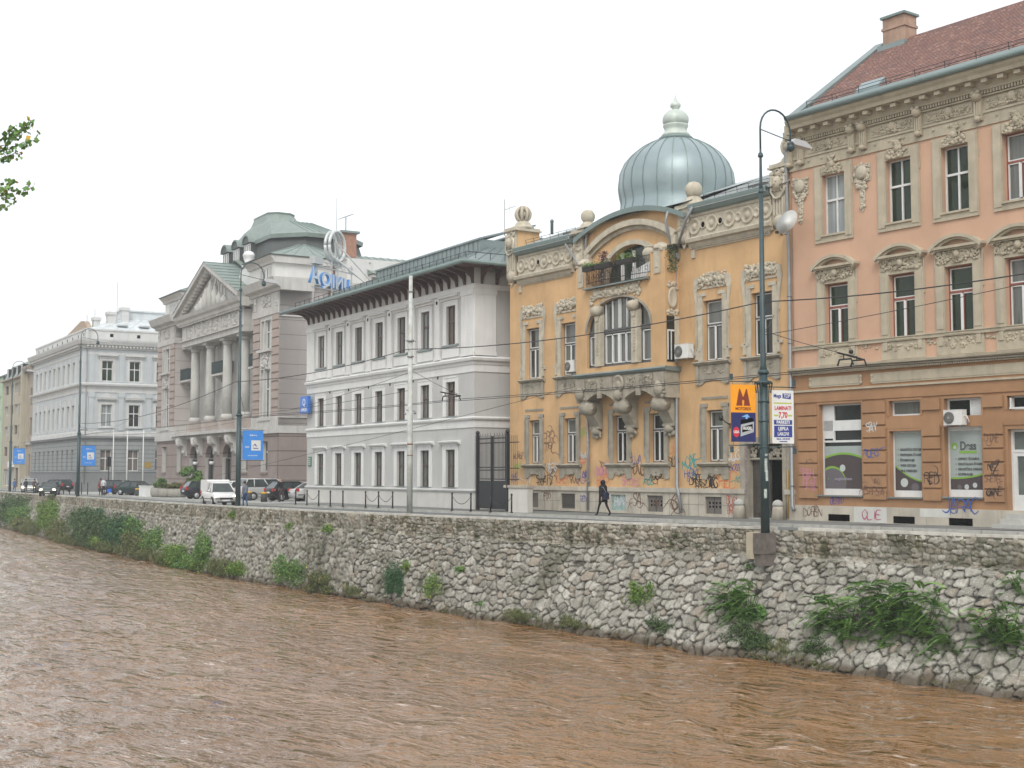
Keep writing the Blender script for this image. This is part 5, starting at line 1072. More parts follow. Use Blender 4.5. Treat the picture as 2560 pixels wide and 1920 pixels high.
# ================================================================== WHITE AND GREY HOUSE
wd_o = (-66.176, 42.0); wa = R(-3.6)
wb = empty('office_house', (*wd_o, 0), wa, 'pale grey three storey house with white trim and dark timber brackets under its green eaves', 'building')
WL = -26.55; WD = 15.0
MB().box(WL + .02, -.02, .36, WD, 0, 13.6).build('wall', wgrey, wb)
sw = MB(); sw.box(-.3, 0.0, .001, WD, 0.7, 13.6); sw.build('side_wall', wgrey, wb)
WC = [-23.82, -20.38, -16.93, -13.46, -9.95, -6.45, -2.96]
fa = MB(); holes = []
for c in WC: holes += [rect(c - .6, c + .6, 9.95, 12.35), rect(c - .6, c + .6, 5.55, 7.65), rect(c - .6, c + .6, 1.2, 3.5)]
pierced(fa, rect(WL, 0, .98, 13.6), holes, 0, .36); fa.build('facade', wgrey, wb)
k_ = 0
for j, (z0, z1, y_) in enumerate(((9.95, 12.35, .22), (5.55, 7.65, .22), (1.2, 3.5, .22))):
    for i, c in enumerate(WC):
        pn = (('pale', 'pale', 'grey', 'grey', 'grey', 'pale', 'brown'), ('grey', 'grey', 'grey', 'grey', 'brown', 'grey', 'brown'), ('grey',) * 7)[j][i]
        w_ = window(wb, c - .6, c + .6, z0, z1, y_, frm_b, pn, 'cross', .075, .6)
        s_ = MB()
        for e in (-1, 1): s_.box(c + e * .6, c + e * .95, -.04, .0, z0 - .0, z1 + .3); s_.box(c + e * .9, c + e * .98, -.07, 0, z0, z1 + .3)
        s_.box(c - .6, c + .6, -.04, 0, z1, z1 + .3); s_.box(c - .98, c + .98, -.07, 0, z1 + .24, z1 + .32)
        if j == 0:
            s_.prof([(0, 12.72), (-.08, 12.72), (-.12, 12.84), (-.28, 12.88), (-.3, 12.98), (0, 13.04)], c - 1.28, c + 1.28)
        if j == 2: s_.prof([(0, 3.8), (-.06, 3.8), (-.1, 3.88), (-.26, 3.92), (-.28, 4.0), (0, 4.05)], c - 1.3, c + 1.3)
        s_.build('window_surround', wwhite, w_)
        if j == 0:
            MB().box(c - 1.02, c + 1.02, -.14, 0, 9.8, 9.9).build('window_sill', zinc, w_)
        elif j == 1: MB().box(c - .62, c + .62, -.02, .2, 5.47, 5.55).build('window_sill', zinc, w_)
        else: MB().box(c - .62, c + .62, -.04, .2, 1.14, 1.2).build('window_sill', zinc, w_)
for i, c in enumerate(WC): MB().box(c - 1.05, c + 1.05, -.07, 0, 9.16, 9.78).build('apron_panel', wwhite, wb)
pls = [(WL, WL + 1.5)] + [((WC[i] + WC[i + 1]) / 2 - .32, (WC[i] + WC[i + 1]) / 2 + .32) for i in range(6)] + [(-1.5, 0)]
for a, b in pls:
    f = MB(); e = .0 if b - a < 1 else .0
    f.box(a, b, -.10, 0, 9.08, 12.95); f.box(a - .03, b + .03, -.13, 0, 9.08, 9.3)
    if b - a > 1: f.box(a - .03, b + .05, -.15, 0, 12.75, 13.06); f.box(a + .42, a + .45, -.13, -.10, 9.3, 12.7)
    f.build('pilaster', wwhite, wb)
    if b - a < 1: MB().lathe(((a + b) / 2, -.102, 12.7), [(.12, 0), (.12, -.006)], 12, 'y').build('vent_hole', blackm, wb)
f = MB(); f.box(-.02, .10, .0, 1.45, 9.08, 12.95).box(-.02, .14, 0, 1.5, 12.75, 13.06).box(-.02, .13, 0, 1.48, 9.08, 9.3); f.build('pilaster', wwhite, wb)
bl = MB()
def wrap(mb, prf, m=None):   # run a moulding along the front and round the right corner
    mb.prof(prf, WL, 0)
    mb.add([(0, y, z) for y, z in prf] + [(-y, y, z) for y, z in prf], [(i, (i + 1) % len(prf), (i + 1) % len(prf) + len(prf), i + len(prf)) for i in range(len(prf))])
    n_ = len(prf); vv = [(-y, y, z) for y, z in prf] + [(-y, WD, z) for y, z in prf]
    mb.add(vv, [(i, (i + 1) % n_, (i + 1) % n_ + n_, i + n_) for i in range(n_)])
for prf in ([(0, 8.55), (-.1, 8.55), (-.12, 8.7), (-.26, 8.78), (-.3, 8.92), (-.16, 9.0), (0, 9.06)], [(0, 8.1), (-.05, 8.1), (-.05, 8.55), (0, 8.55)], [(0, 4.78), (-.05, 4.78), (-.05, 5.2), (0, 5.2)], [(0, 5.2), (-.1, 5.2), (-.18, 5.28), (-.2, 5.36), (-.08, 5.42), (0, 5.44)], [(0, 13.06), (-.08, 13.06), (-.14, 13.3), (-.2, 13.36), (0, 13.4)]):
    b_ = MB(); wrap(b_, prf); b_.build('belt_course', wwhite, wb)
b_ = MB(); wrap(b_, [(0, .92), (-.14, .92), (-.18, 1.02), (-.1, 1.1), (0, 1.12)]); b_.build('plinth_moulding', wgrey, wb)
b_ = MB(); wrap(b_, [(0, -.3), (-.08, -.3), (-.08, .92), (0, .92)]); b_.build('plinth', wbase, wb)
for i in range(6):
    u = (WC[i] + WC[i + 1]) / 2; MB().lathe((u, -.004, 8.0), [(.1, 0), (.1, -.006)], 10, 'y').build('vent_hole', blackm, wb)
# brackets and eaves
nb_ = 26
for i in range(nb_ + 1):
    u = WL + .25 + (-.25 - WL - .1) * i / nb_
    b_ = MB(); b_.prof([(0, 14.35), (0, 13.35), (-.1, 13.4), (-.2, 13.75), (-.55, 14.05), (-1.3, 14.25), (-1.45, 14.35)], u - .07, u + .07); b_.build('eave_bracket', wood_d, wb)
for i in range(12):
    y = .5 + i * 1.02; b_ = MB(); pr_ = [(0, 14.35), (0, 13.35), (.1, 13.4), (.2, 13.75), (.55, 14.05), (1.3, 14.25), (1.45, 14.35)]
    n_ = len(pr_); b_.add([(x, y - .07, z) for x, z in pr_] + [(x, y + .07, z) for x, z in pr_], [tuple(range(n_)), tuple(range(2 * n_ - 1, n_ - 1, -1))] + [(k, (k + 1) % n_, (k + 1) % n_ + n_, k + n_) for k in range(n_)]); b_.build('eave_bracket', wood_d, wb)
for i in range(nb_): u = WL + .25 + (-.35 - WL) * (i + .5) / nb_; MB().box(u - .25, u + .25, -.05, 0, 13.4, 14.0).box(u - .3, u + .3, -.12, 0, 14.0, 14.15).build('bracket_panel', wgrey, wb)
for i in range(11): y = 1.0 + i * 1.02; MB().box(0, .05, y - .3, y + .3, 13.4, 14.0).box(0, .12, y - .36, y + .36, 14.0, 14.15).build('bracket_panel', wgrey, wb)
MB().box(WL, 0, 0, WD, 13.6, 14.36).build('eave_wall', wgrey, wb)
ex = 1.62; zr_ = 18.0; e_ = 14.42
rf = MB(); x0, x1, y0, y1 = WL - ex, ex, -ex, WD + ex
rf.box(x0 + .05, x1 - .05, y0 + .05, y1 - .05, e_ - .07, e_); rf.cur = 1
rf.add([(x0, y0, e_ + .02), (x1, y0, e_ + .02), (x1, y1, e_ + .02), (x0, y1, e_ + .02), (x0 + 8.2, 6.6, 17.95), (x1 - 8.2, 6.6, 17.95), (x1 - 8.2, y1 - 8.2, 17.95), (x0 + 8.2, y1 - 8.2, 17.95)],
       [(0, 1, 5, 4), (1, 2, 6, 5), (2, 3, 7, 6), (3, 0, 4, 7), (4, 5, 6, 7)])
seams(rf, (x1, y0, e_ + .02), (x1, y1, e_ + .02), (x1 - 8.2, y1 - 8.2, 17.95), (x1 - 8.2, 6.6, 17.95), 22)
seams(rf, (x0, y0, e_ + .02), (x1, y0, e_ + .02), (x1 - 8.2, 6.6, 17.95), (x0 + 8.2, 6.6, 17.95), 30)
ro = rf.build('roof', [wood_d, zinc], wb)
g_ = MB(); g_.tube([(x0, y0 - .04, e_ - .02), (x1 + .04, y0 - .04, e_ - .02)], .15, 8).tube([(x1 + .04, y0 - .04, e_ - .02), (x1 + .04, y1, e_ - .02)], .13, 8); g_.build('gutter', gutm, wb)
sg = MB(); sl = (17.95 - e_) / 8.2
for i in range(30): u = x0 + 1.3 + i * .95; sg.tube([(u, y0 + .7, e_ + .7 * sl), (u, y0 + .66, e_ + .7 * sl + .42)], .025, 4)
for i in range(13): y = y0 + 1.2 + i * 1.0; sg.tube([(x1 - .7, y, e_ + .7 * sl), (x1 - .66, y, e_ + .7 * sl + .42)], .025, 4)
sg.tube([(x0 + 1.2, y0 + .66, e_ + .7 * sl + .38), (x1 - .7, y0 + .66, e_ + .7 * sl + .38), (x1 - .66, y1 - 4, e_ + .7 * sl + .38)], .02, 4); sg.build('snow_guard', iron, wb)
pr_ = MB(); pr_.box(-17.5, -2.2, 1.6, 5.5, 14.8, 16.55); pr_.add([(-17.6, 1.5, 16.5), (-2.1, 1.5, 16.5), (-2.1, 5.6, 17.7), (-17.6, 5.6, 17.7), (-17.6, 1.5, 16.62), (-2.1, 1.5, 16.62), (-2.1, 5.6, 17.82), (-17.6, 5.6, 17.82)], [(4, 5, 6, 7), (0, 1, 5, 4), (1, 2, 6, 5), (3, 0, 4, 7)])
for i in range(26): pr_.box(-17.5 + i * .6, -17.46 + i * .6, 1.56, 1.6, 14.9, 16.5)
pr_.build('roof_parapet', zinc, ro)
q_ = MB().tube([(-5, 5, 17.5), (-5, 5, 19.9)], .03, 5).tube([(-5, 5, 19.2), (-3.6, 5, 19.2)], .02, 4).tube([(-4.4, 5, 18.9), (-4.4, 5, 19.5)], .015, 4); q_.build('aerial', steel, ro)
MB().lathe((-1.6, 6.5, 17.2), [(.1, 0), (.1, .8), (.16, .82), (.02, 1.0)], 8).build('vent_pipe', zinc, ro)
# wall sign at the left end (blue, part of the word and emblem in white)
blue = flat('sign_blue', (.03, .17, .60), .4); wht = flat('sign_white', (.75, .76, .76), .5); lblue = flat('banner_blue', (.055, .28, .78), .5)
wsn = empty('wall_sign', (wd_o[0] + math.cos(wa) * -26.1, wd_o[1] + math.sin(wa) * -26.1 - .25, 6.6), wa, 'blue square insurance sign with white emblem on the left end of the white house', 'sign')
MB().box(-.8, .8, -.22, 0, 0, 1.3).build('panel', blue, wsn)
text_mesh('UNIQA', .36, wht, wsn, (0, -.225, .28), (math.pi / 2, 0, 0), bold=.01); text_mesh('Q', .72, wht, wsn, (0, -.225, .82), (math.pi / 2, 0, 0), bold=.012)
pq = empty('wall_plaque', (wd_o[0] + math.cos(wa) * -25.85, wd_o[1] - math.sin(-wa) * -25.85 - .03, 2.6), wa, 'small green plaque low on the left end of the white house', 'plaque'); MB().box(-.3, .3, -.05, .02, 0, .7).build('panel', flat('plaque_green', (.10, .20, .14)), pq)
for k in range(4): MB().box(-.22, .22, -.055, -.05, .12 + k * .14, .16 + k * .14).build('text_line', wht, pq)
# roof sign seen from behind: letters and ring on a steel frame
rs = empty('roof_sign', (-89.8, 44.07, 15.3), R(298), 'rooftop sign seen from behind, blue letters under a round grey emblem', 'sign')
lb_ = flat('letter_blue', (.10, .32, .72), .5); sgr = flat('sign_frame_grey', (.46, .48, .48), .5, .3)
for ch_, x, sz, z in (('U', -2.1, 1.35, 1.12), ('N', -1.05, 1.4, 1.16), ('I', -.3, 1.45, 1.2), ('Q', .6, 1.5, 1.24), ('A', 1.95, 1.75, 1.38)):
    o = text_mesh(ch_, sz, lb_, rs, (x, 0, z), (math.pi / 2, 0, 0), 'letter', 0, .13, 1.0, bold=.03)
    o.data.materials.append(mat('letter_pale_back', (.62, .70, .78), streak=0, bump=0))
    for p_ in o.data.polygons: p_.material_index = 1 if p_.normal.z < -.9 else 0
f = MB()
for x in (-2.4, -.6, .2, 2.5): f.tube([(x, .3, -1.0), (x, .3, 2.7)], .05, 5)
for z in (.5, 2.1): f.tube([(-2.6, .3, z), (2.7, .3, z)], .05, 5)
for k in range(12): f.tube([(-2.6 + k * .44, .3, 2.1 if k % 2 else 2.5), (-2.6 + (k + 1) * .44, .3, 2.5 if k % 2 else 2.1)], .03, 4)
f.tube([(-2.6, .3, 2.5), (2.7, .3, 2.5)], .04, 5); f.box(1.7, 2.7, .1, .6, 2.2, 2.75)
f.tube([(-.3, .3, 4.2), (-2.2, 3.2, .4)], .06, 5).tube([(.3, .3, 3.2), (-1.4, 3.2, .4)], .06, 5).tube([(-2.0, .3, 2.3), (-2.6, 3.0, .3)], .05, 5); f.build('steel_frame', sgr, rs)
f = MB()
for y in (.0, .38): f.tube([(-.35 + 1.0 * math.cos(t), y, 3.9 + 1.15 * math.sin(t)) for t in [i * math.pi / 14 for i in range(29)]], .13, 6)
for k in range(6): t = .5 + k * .5; f.tube([(-.35 + math.cos(t), 0, 3.9 + 1.15 * math.sin(t)), (-.35 + math.cos(t), .38, 3.9 + 1.15 * math.sin(t))], .04, 4)
f.tube([(-.35, .2, 5.0), (-.35, .2, 2.3)], .05, 5).tube([(.1, .2, 5.0), (-.9, .2, 2.3)], .035, 5).tube([(-.35, .1, 5.0), (-1.3, .1, 2.5)], .1, 6); f.build('ring_emblem', flat('emblem_grey', (.55, .58, .58), .4, .2), rs)
# ================================================================== PINK PALACE
PXY = (-106.69, 47.51); pa = R(-3.65)
pb = empty('bank_palace', (*PXY, -.2), pa, 'mauve neoclassical palace with columns, pediment, attic pavilions and dark domed roof', 'building')
C0 = -19.2
def mir(u): return 2 * C0 - u
PW = 2 * C0
RC = 1.75
# core and side wall
MB().box(PW + .1, -.1, 2.9, 24, 0, 19.2).build('wall', pks, pb)
b_ = MB(); b_.box(-.4, 0, .02, 24, 6.35, 19.0); b_.build('side_wall', pks, pb)
b_ = MB(); b_.box(-.4, .06, .02, 24, 0, 5.75); b_.build('side_base', pkd, pb)
MB().box(-.3, .12, -.05, 24, 5.75, 6.4).build('side_band', pkt, pb); MB().box(-.3, .1, -.05, 24, 16.0, 16.9).build('side_band', pkt, pb); MB().box(-.3, .1, 0, 24, 7.1, 7.2).build('side_band', pkt, pb)
# ground floor front
g0 = MB(); ho = []
for u in (-35.4, -29.7, -8.7, -3.4): ho.append(rect(u - .85, u + .85, 2.36, 5.1))
for u in (C0 - 5.4, C0, C0 + 5.4): ho.append(arch(u - 1.35, u + 1.35, .1, 3.7, 10))
pierced(g0, rect(PW, 0, 1.1, 5.75), [h for h in ho if h[0][1] > 1], -.02, .6)
g0 = MB(); pierced(g0, rect(PW, 0, 0, 5.75), ho, -.02, .8); g0.build('ground_floor_wall', pkd, pb)
MB().box(PW + .3, -.4, .78, 2.9, 0, 5.7).build('ground_floor_core', flat('dark_interior', (.03, .028, .026)), pb)
for a, b in ((PW - .05, C0 - 6.8), (C0 - 4.0, C0 - 1.4), (C0 + 1.4, C0 + 4.0), (C0 + 6.8, .05)): MB().box(a, b, -.12, 0, -.3, 1.1).build('plinth', pkt, pb)
for u in (-35.4, -29.7, -8.7, -3.4):
    w_ = window(pb, u - .85, u + .85, 2.36, 5.1, .5, frm_w, 'grey', 'T', .1, .65); MB().box(u - 1.0, u + 1.0, -.16, .1, 2.2, 2.36).build('window_sill', pkd, w_); MB().box(u - .85, u - .82, -.01, .48, 2.36, 5.1).box(u - .85, u - .6, .30, .36, 2.36, 5.1).build('shutter', pkt, w_)
for u in (C0 - 5.4, C0, C0 + 5.4):
    d_ = MB(); d_.box(u - 1.35, u - 1.2, .3, .5, .0, 3.7).box(u + 1.2, u + 1.35, .3, .5, 0, 3.7).box(u - 1.2, u + 1.2, .35, .45, 3.6, 3.75).box(u - .06, u + .06, .35, .45, 0, 3.6); o = d_.build('arched_door', frm_g, pb); MB().prism(arch(u - 1.34, u + 1.34, .1, 3.7, 10), .5, .52).build('pane', G['dark'], o)
    MB().box(u - 1.36, u - 1.33, -.01, .78, .1, 3.8).build('arch_jamb', pkt, pb)
for u in (C0 - 8.0, C0 - 2.7, C0 + 2.7, C0 + 8.0):
    k_ = MB(); k_.prof([(0, 5.85), (-1.0, 5.85), (-1.05, 5.5), (-.8, 5.2), (-.4, 5.0), (-.3, 4.3), (-.1, 4.0), (0, 4.0)], u - .45, u + .45); k_.ball((u, -.75, 5.3), .4, 8); blobs(k_, u - .4, u + .4, 4.2, 5.0, -.35, 10, (.12, .2), int(u * 3)); k_.build('console', pkt, pb)
sd = [(u, k) for k, u in enumerate((C0 - 2.7, C0 + 2.7))]
for u, k in sd: MB().lathe((u - .9, -.35, 3.4), [(.05, 0), (.22, -.0), (.25, -.22), (.12, -.32)], 10).build('door_lamp', frm_w, pb)
# terrace slab and white belt
MB().box(PW - .15, .15, -.25, 2.9, 5.75, 6.35).build('belt_band', pkt, pb)
MB().box(PW, PW + 6.8, -.12, 2.9, 6.35, 7.25).build('belt_panel', pkt, pb); MB().box(-6.8, 0, -.12, 2.9, 6.35, 7.25).build('belt_panel', pkt, pb)
MB().box(C0 - 12.4, C0 + 12.4, -.5, 2.4, 6.1, 6.4).box(C0 - 9.2, C0 + 9.2, -.95, -.5, 6.1, 6.4).build('terrace', pkt, pb)
# wings
def wing(a, b, c, tag_):
    w0 = MB(); hol = [rect(c - 1.55, c + 1.55, 7.05, 13.4), rect(c - 1.55, c + 1.55, 12.25, 16.6)]
    pierced(w0, rect(a, b, 7.25 - .9, 16.3), [rect(c - 1.5, c + 1.5, 7.1, 16.2)], 0, .3); w0.build('wing_wall', pk, pb)
    for x_ in (a, b): MB().add([(x_, 0, 6.35), (x_, 2.9, 6.35), (x_, 2.9, 19), (x_, 0, 19)], [(0, 1, 2, 3)]).build('wing_return', pks, pb)
    for e in (-1, 1):
        f = MB()
        for k in range(12): f.box(c + e * 1.6, (b - .05) if e > 0 else (a + .05), -.1, 0, 7.3 + k * .77, 7.3 + k * .77 + .66)
        f.build('banded_pier', pk, pb)
    s_ = MB(); s_.box(c - 1.5, c - 1.25, -.06, .2, 7.1, 16.3).box(c + 1.25, c + 1.5, -.06, .2, 7.1, 16.3).box(c - 1.25, c + 1.25, -.04, .25, 11.5, 13.3).box(c - 1.25, c + 1.25, -.04, .25, 15.9, 16.3)
    s_.box(c - 1.7, c + 1.7, -.35, 0, 13.05, 13.3); blobs(s_, c - .8, c + .8, 11.6, 12.9, -.1, 30, (.1, .22), int(a), .6); s_.box(c - .5, c - .3, -.06, .22, 7.1, 11.5).box(c - .5, c - .3, -.06, .22, 13.3, 15.9)
    s_.box(c - 1.6, c + 1.6, -.2, 0, 6.9, 7.1); s_.build('window_surround', pkt, pb)
    for z0, z1 in ((7.1, 11.5), (13.3, 15.9)):
        window(pb, c - 1.25, c - .5, z0, z1, .24, frm_w, 'grey', '', .06, 0); window(pb, c - .3, c + 1.25, z0, z1, .24, frm_w, 'grey', 'cross', .06, .6)
    e_ = MB(); e_.box(a - .1, b + .1, -.15, 2.9, 16.3, 16.9).box(a, b, -.03, 2.9, 16.9, 18.25)
    e_.prof([(2.9, 18.25), (-.2, 18.25), (-.25, 18.5), (-.7, 18.65), (-.85, 19.0), (-1.0, 19.35), (2.9, 19.4)], a - .8, b + .85)
    for u in (a + .5, b - .5): e_.box(u - .35, u + .35, -.12, 0, 16.95, 18.2); blobs(e_, u - .2, u + .2, 17.2, 17.9, -.12, 4, (.1, .16), int(u * 5))
    blobs(e_, c - 1.1, c + 1.1, 17.1, 18.1, -.06, 34, (.1, .22), int(b * 3), .5); e_.build('wing_entablature', pkt, pb)
    t = MB(); ca, cb = ((-9.6, -3.0) if b > -5 else (PW + .3, PW + 7.4)); c = (-5.3 if b > -5 else PW + 3.6); t.box(ca, cb, .6, 8.5, 19.4, 21.5); t.box(ca - .1, cb + .1, .5, 8.6, 19.4, 19.7); t.build('attic_wall', pkw, pb)
    t = MB(); t.prof([(.6, 21.2), (.45, 21.2), (.35, 21.45), (.1, 21.7), (.0, 21.85), (8.9, 21.85), (8.7, 21.2)], ca - .3, cb + .35); t.build('attic_cornice', pkt, pb); MB().box(ca - .38, cb + .43, -.06, 8.95, 21.82, 21.93).build('attic_gutter', coppd, pb)
    for k in range(3): window(pb, c - 1.05 + k * .75, c - 1.05 + k * .75 + .55, 19.9, 20.9, .58, frm_w, 'grey', '', .06, 0)
    t = MB(); t.box(c - 1.4, c - 1.15, .5, .62, 19.75, 21.1).box(c + 1.25, c + 1.5, .5, .62, 19.75, 21.1).box(c - 1.15, c + 1.25, .5, .62, 20.92, 21.1); t.build('attic_window_surround', pkt, pb)
    r_ = MB(); m_ = (ca + cb) / 2; r_.add([(ca - .4, -.1, 21.9), (cb + .45, -.1, 21.9), (cb + .45, 9, 21.9), (ca - .4, 9, 21.9), (m_ - .4, 4, 23.6), (m_ + .4, 4.6, 23.6)], [(0, 1, 5, 4), (1, 2, 5), (2, 3, 4, 5), (3, 0, 4)])
    seams(r_, (cb + .45, -.1, 21.9), (cb + .45, 9, 21.9), (m_ + .4, 4.6, 23.6), (m_ + .4, 4.5, 23.6), 8); seams(r_, (ca - .4, -.1, 21.9), (cb + .45, -.1, 21.9), (m_ + .4, 4.2, 23.6), (m_ - .4, 4, 23.6), 7); r_.build('attic_roof', mat('sage_sheet_metal', (.235, .29, .265), rough=.5, var=.12, streak=.1, metal=.2), pb)
wing(-6.6, 0, -3.25, 'r'); wing(PW, PW + 6.6, PW + 3.25, 'l')
# recessed centre wall behind the columns
ce = MB(); ch_ = []
BAY = [C0 - 10.4, C0 - 5.35, C0, C0 + 5.35, C0 + 9.4]
for k, u in enumerate((C0 - 11.3, C0 - 5.35, C0, C0 + 5.35, C0 + 11.2)): ch_ += [rect(u - .8, u + .8, 7.3, 11.2), rect(u - .8, u + .8, 12.2, 15.6)]
pierced(ce, rect(C0 - 12.6, C0 + 12.6, 6.35, 16.3), ch_, RC, .4); ce.build('centre_wall', pkt, pb)
for k, u in enumerate((C0 - 11.3, C0 - 5.35, C0, C0 + 5.35, C0 + 11.2)):
    window(pb, u - .8, u + .8, 7.3, 11.2, RC + .35, frm_w, 'dark', 'T', .08, .7); window(pb, u - .8, u + .8, 12.2, 15.6, RC + .35, frm_w, 'dark', 'T', .08, .7)
    s_ = MB()
    if k in (0, 2, 4):
        s_.box(u - 1.7, u + 1.7, RC - 1.2, RC, 12.0, 12.2).prof([(RC, 12.0), (RC - 1.0, 12.0), (RC - .3, 11.5), (RC, 11.3)], u - 1.3, u - 1.0).prof([(RC, 12.0), (RC - 1.0, 12.0), (RC - .3, 11.5), (RC, 11.3)], u + 1.0, u + 1.3); s_.build('balcony_slab', pkt, pb)
        r_ = MB()
        for i in range(26): r_.box(u - 1.65 + i * .13, u - 1.61 + i * .13, RC - 1.18, RC - 1.15, 12.2, 13.4)
        r_.box(u - 1.66, u + 1.66, RC - 1.2, RC - 1.14, 13.35, 13.42).box(u - 1.66, u + 1.66, RC - 1.2, RC - 1.14, 12.25, 12.3).box(u - 1.6, u + 1.6, RC - 1.165, RC - 1.155, 12.35, 13.2); r_.box(u + 1.62, u + 1.66, RC - 1.2, RC, 12.25, 13.4); r_.build('balcony_railing', flat('dark_green_iron', (.03, .05, .05)), pb)
    else:
        s_.box(u - 1.2, u + 1.2, RC - .3, RC, 12.0, 12.2); blobs(s_, u - .8, u + .8, 11.3, 11.9, RC - .05, 16, (.1, .2), k); s_.box(u - 1.3, u + 1.3, RC - .5, RC, 6.9, 7.3); s_.build('window_sill', pkt, pb)
# giant columns
stn = mat('column_stone', (.50, .50, .47), var=.1, scale=.8, streak=.1)
for u in (C0 - 7.9, C0 - 2.7, C0 + 2.7, C0 + 7.9):
    k_ = MB(); k_.box(u - .62, u + .62, .1, 1.5, 6.35, 7.55); k_.build('column_pedestal', pkw if 0 else mat('pedestal_mauve', (.42, .37, .34), streak=.1), pb)
    k_ = MB(); k_.lathe((u, .82, 0), [(.6, 7.55), (.6, 7.7), (.63, 7.8), (.55, 7.95), (.5, 8.05)], 20); k_.lathe((u, .82, 0), [(.48, 8.05), (.48, 11), (.45, 14), (.41, 14.95)], 32, flute=.08); k_.lathe((u, .82, 0), [(.45, 14.9), (.47, 15.05), (.6, 15.25)], 20); k_.box(u - .66, u + .66, .16, 1.48, 15.27, 15.55)
    k_.build('column', stn, pb)
# entablature and pediment
e_ = MB(); xa, xb = C0 - 9.9, C0 + 9.9
e_.box(C0 - 12.6, C0 + 12.6, .7, 2.85, 15.95, 18.3).box(C0 - 12.6, C0 + 12.6, .2, 2.85, 18.3, 19.2)
e_.box(xa, xb, -.1, 2.8, 15.9, 16.5).box(xa - .0, xb, -.05, 2.8, 16.55, 18.0); e_.box(xa, xb, -.3, 2.8, 16.45, 16.55)
for i in range(34): e_.box(xa + .2 + i * .59, xa + .5 + i * .59, -.45, -.05, 18.0, 18.22)
e_.prof([(2.8, 18.22), (-.5, 18.22), (-.55, 18.5), (-.8, 18.7), (-.95, 19.05), (2.8, 19.1)], xa - .6, xb + .6)
for i in range(7):
    u = xa + 1.2 + i * 2.9; e_.box(u - .4, u + .4, -.14, 0, 16.6, 17.95); blobs(e_, u - .25, u + .25, 17.0, 17.6, -.14, 3, (.1, .16), i)
    if i < 6: blobs(e_, u + .7, u + 2.2, 16.75, 17.9, -.06, 34, (.1, .22), 700 + i, .5)
e_.xf(Matrix.Translation((0, 0, -.36))); e_.build('entablature', pkt, pb)
tp = [(xa - .6, 19.1), (xb + .6, 19.1), (C0, 23.3)]
p_ = MB(); p_.prism([(xa + .6, 19.1), (xb - .6, 19.1), (C0, 22.7)], .1, 1.2)
for i in range(9): u = C0 + (i - 4) * 1.0; p_.box(u - .12, u + .12, -.0, .1, 19.1, 19.1 + max(.3, (3.3 - abs(u - C0) * .38)))
p_.xf(Matrix.Translation((0, 0, -.4))); p_.build('tympanum', pkt, pb)
f = MB(); 
for u, h in ((C0 - .2, 3.0), (C0 - 1.7, 2.3), (C0 + 1.3, 2.3), (C0 - 3.0, 1.5), (C0 + 2.7, 1.4), (C0 - 4.3, 1.0), (C0 + 4.2, .9)):
    f.lathe((u, -.1, 19.1), [(.4, 0), (.34, h * .4), (.42, h * .65), (.2, h * .8), (.22, h * .9), (.02, h)], 8); f.tube([(u - .1, -.1, 19.1 + h * .7), (u - .6, -.2, 19.1 + h * .5)], .12, 5)
f.xf(Matrix.Translation((0, 0, -.4))); f.build('pediment_figures', stn, pb)
rk = MB()
for e in (-1, 1):
    A = Vector((C0 + e * 10.5, 0, 19.1)); B = Vector((C0, 0, 23.3)); nx = Vector((e * .37, 0, .93))
    for y0, y1, t0, t1 in ((-.95, 2.2, .0, .42), (-.6, 2.2, -.25, 0)):
        rk.prism([(A.x + nx.x * t0, A.z + nx.z * t0), (B.x, B.z + t0), (B.x, B.z + t1), (A.x + nx.x * t1, A.z + nx.z * t1)], y0, y1)
    for i in range(16): P = A.lerp(B, (i + .5) / 16); rk.box(P.x - .13, P.x + .13, -.6, -.1, P.z - .55, P.z - .22)
rk.xf(Matrix.Translation((0, 0, -.4))); rk.build('raking_cornice', pkt, pb)
sage = MATS['sage_sheet_metal']
r_ = MB()
for e in (-1, 1):
    a = (C0 + e * 10.6, -1.0, 19.55); b = (C0 + e * 10.6, 6.5, 19.55); c = (C0, 6.5, 23.75); d = (C0, -1.0, 23.75); r_.add([a, b, c, d], [(0, 1, 2, 3)])
    seams(r_, d, a, b, c, 9, .06, .06)
    r_.add([(C0 + e * 10.6, 2.2, 19.9), (C0, 2.2, 24.2), (C0, 2.9, 24.2), (C0 + e * 10.6, 2.9, 19.9)], [(0, 1, 2, 3)])
r_.xf(Matrix.Translation((0, 0, -.4))); r_.build('gable_roof', sage, pb)
# attic steps, finial
t = MB(); t.box(C0 + 6.2, C0 + 10.0, .8, 2.6, 18.9, 19.9).box(C0 + 6.2, C0 + 9.4, .9, 2.6, 19.9, 20.5).box(C0 + 6.2, C0 + 8.2, 1.0, 2.6, 20.5, 21.0); t.xf(Matrix.Translation((-.6, 0, .9))); t.build('attic_steps', pkw, pb)
t = MB(); t.lathe((C0 + 6.9, 1.6, 21.0), [(.7, 0), (.66, .2), (.5, .35), (.36, .5), (.5, .8), (.56, 1.1), (.6, 1.15), (.58, 1.3), (.4, 1.55), (.1, 1.65)], 16); t.xf(Matrix.Translation((-.6, 0, 1.1))); t.build('finial', mat('white_finial', (.74, .74, .74), streak=.05), pb)
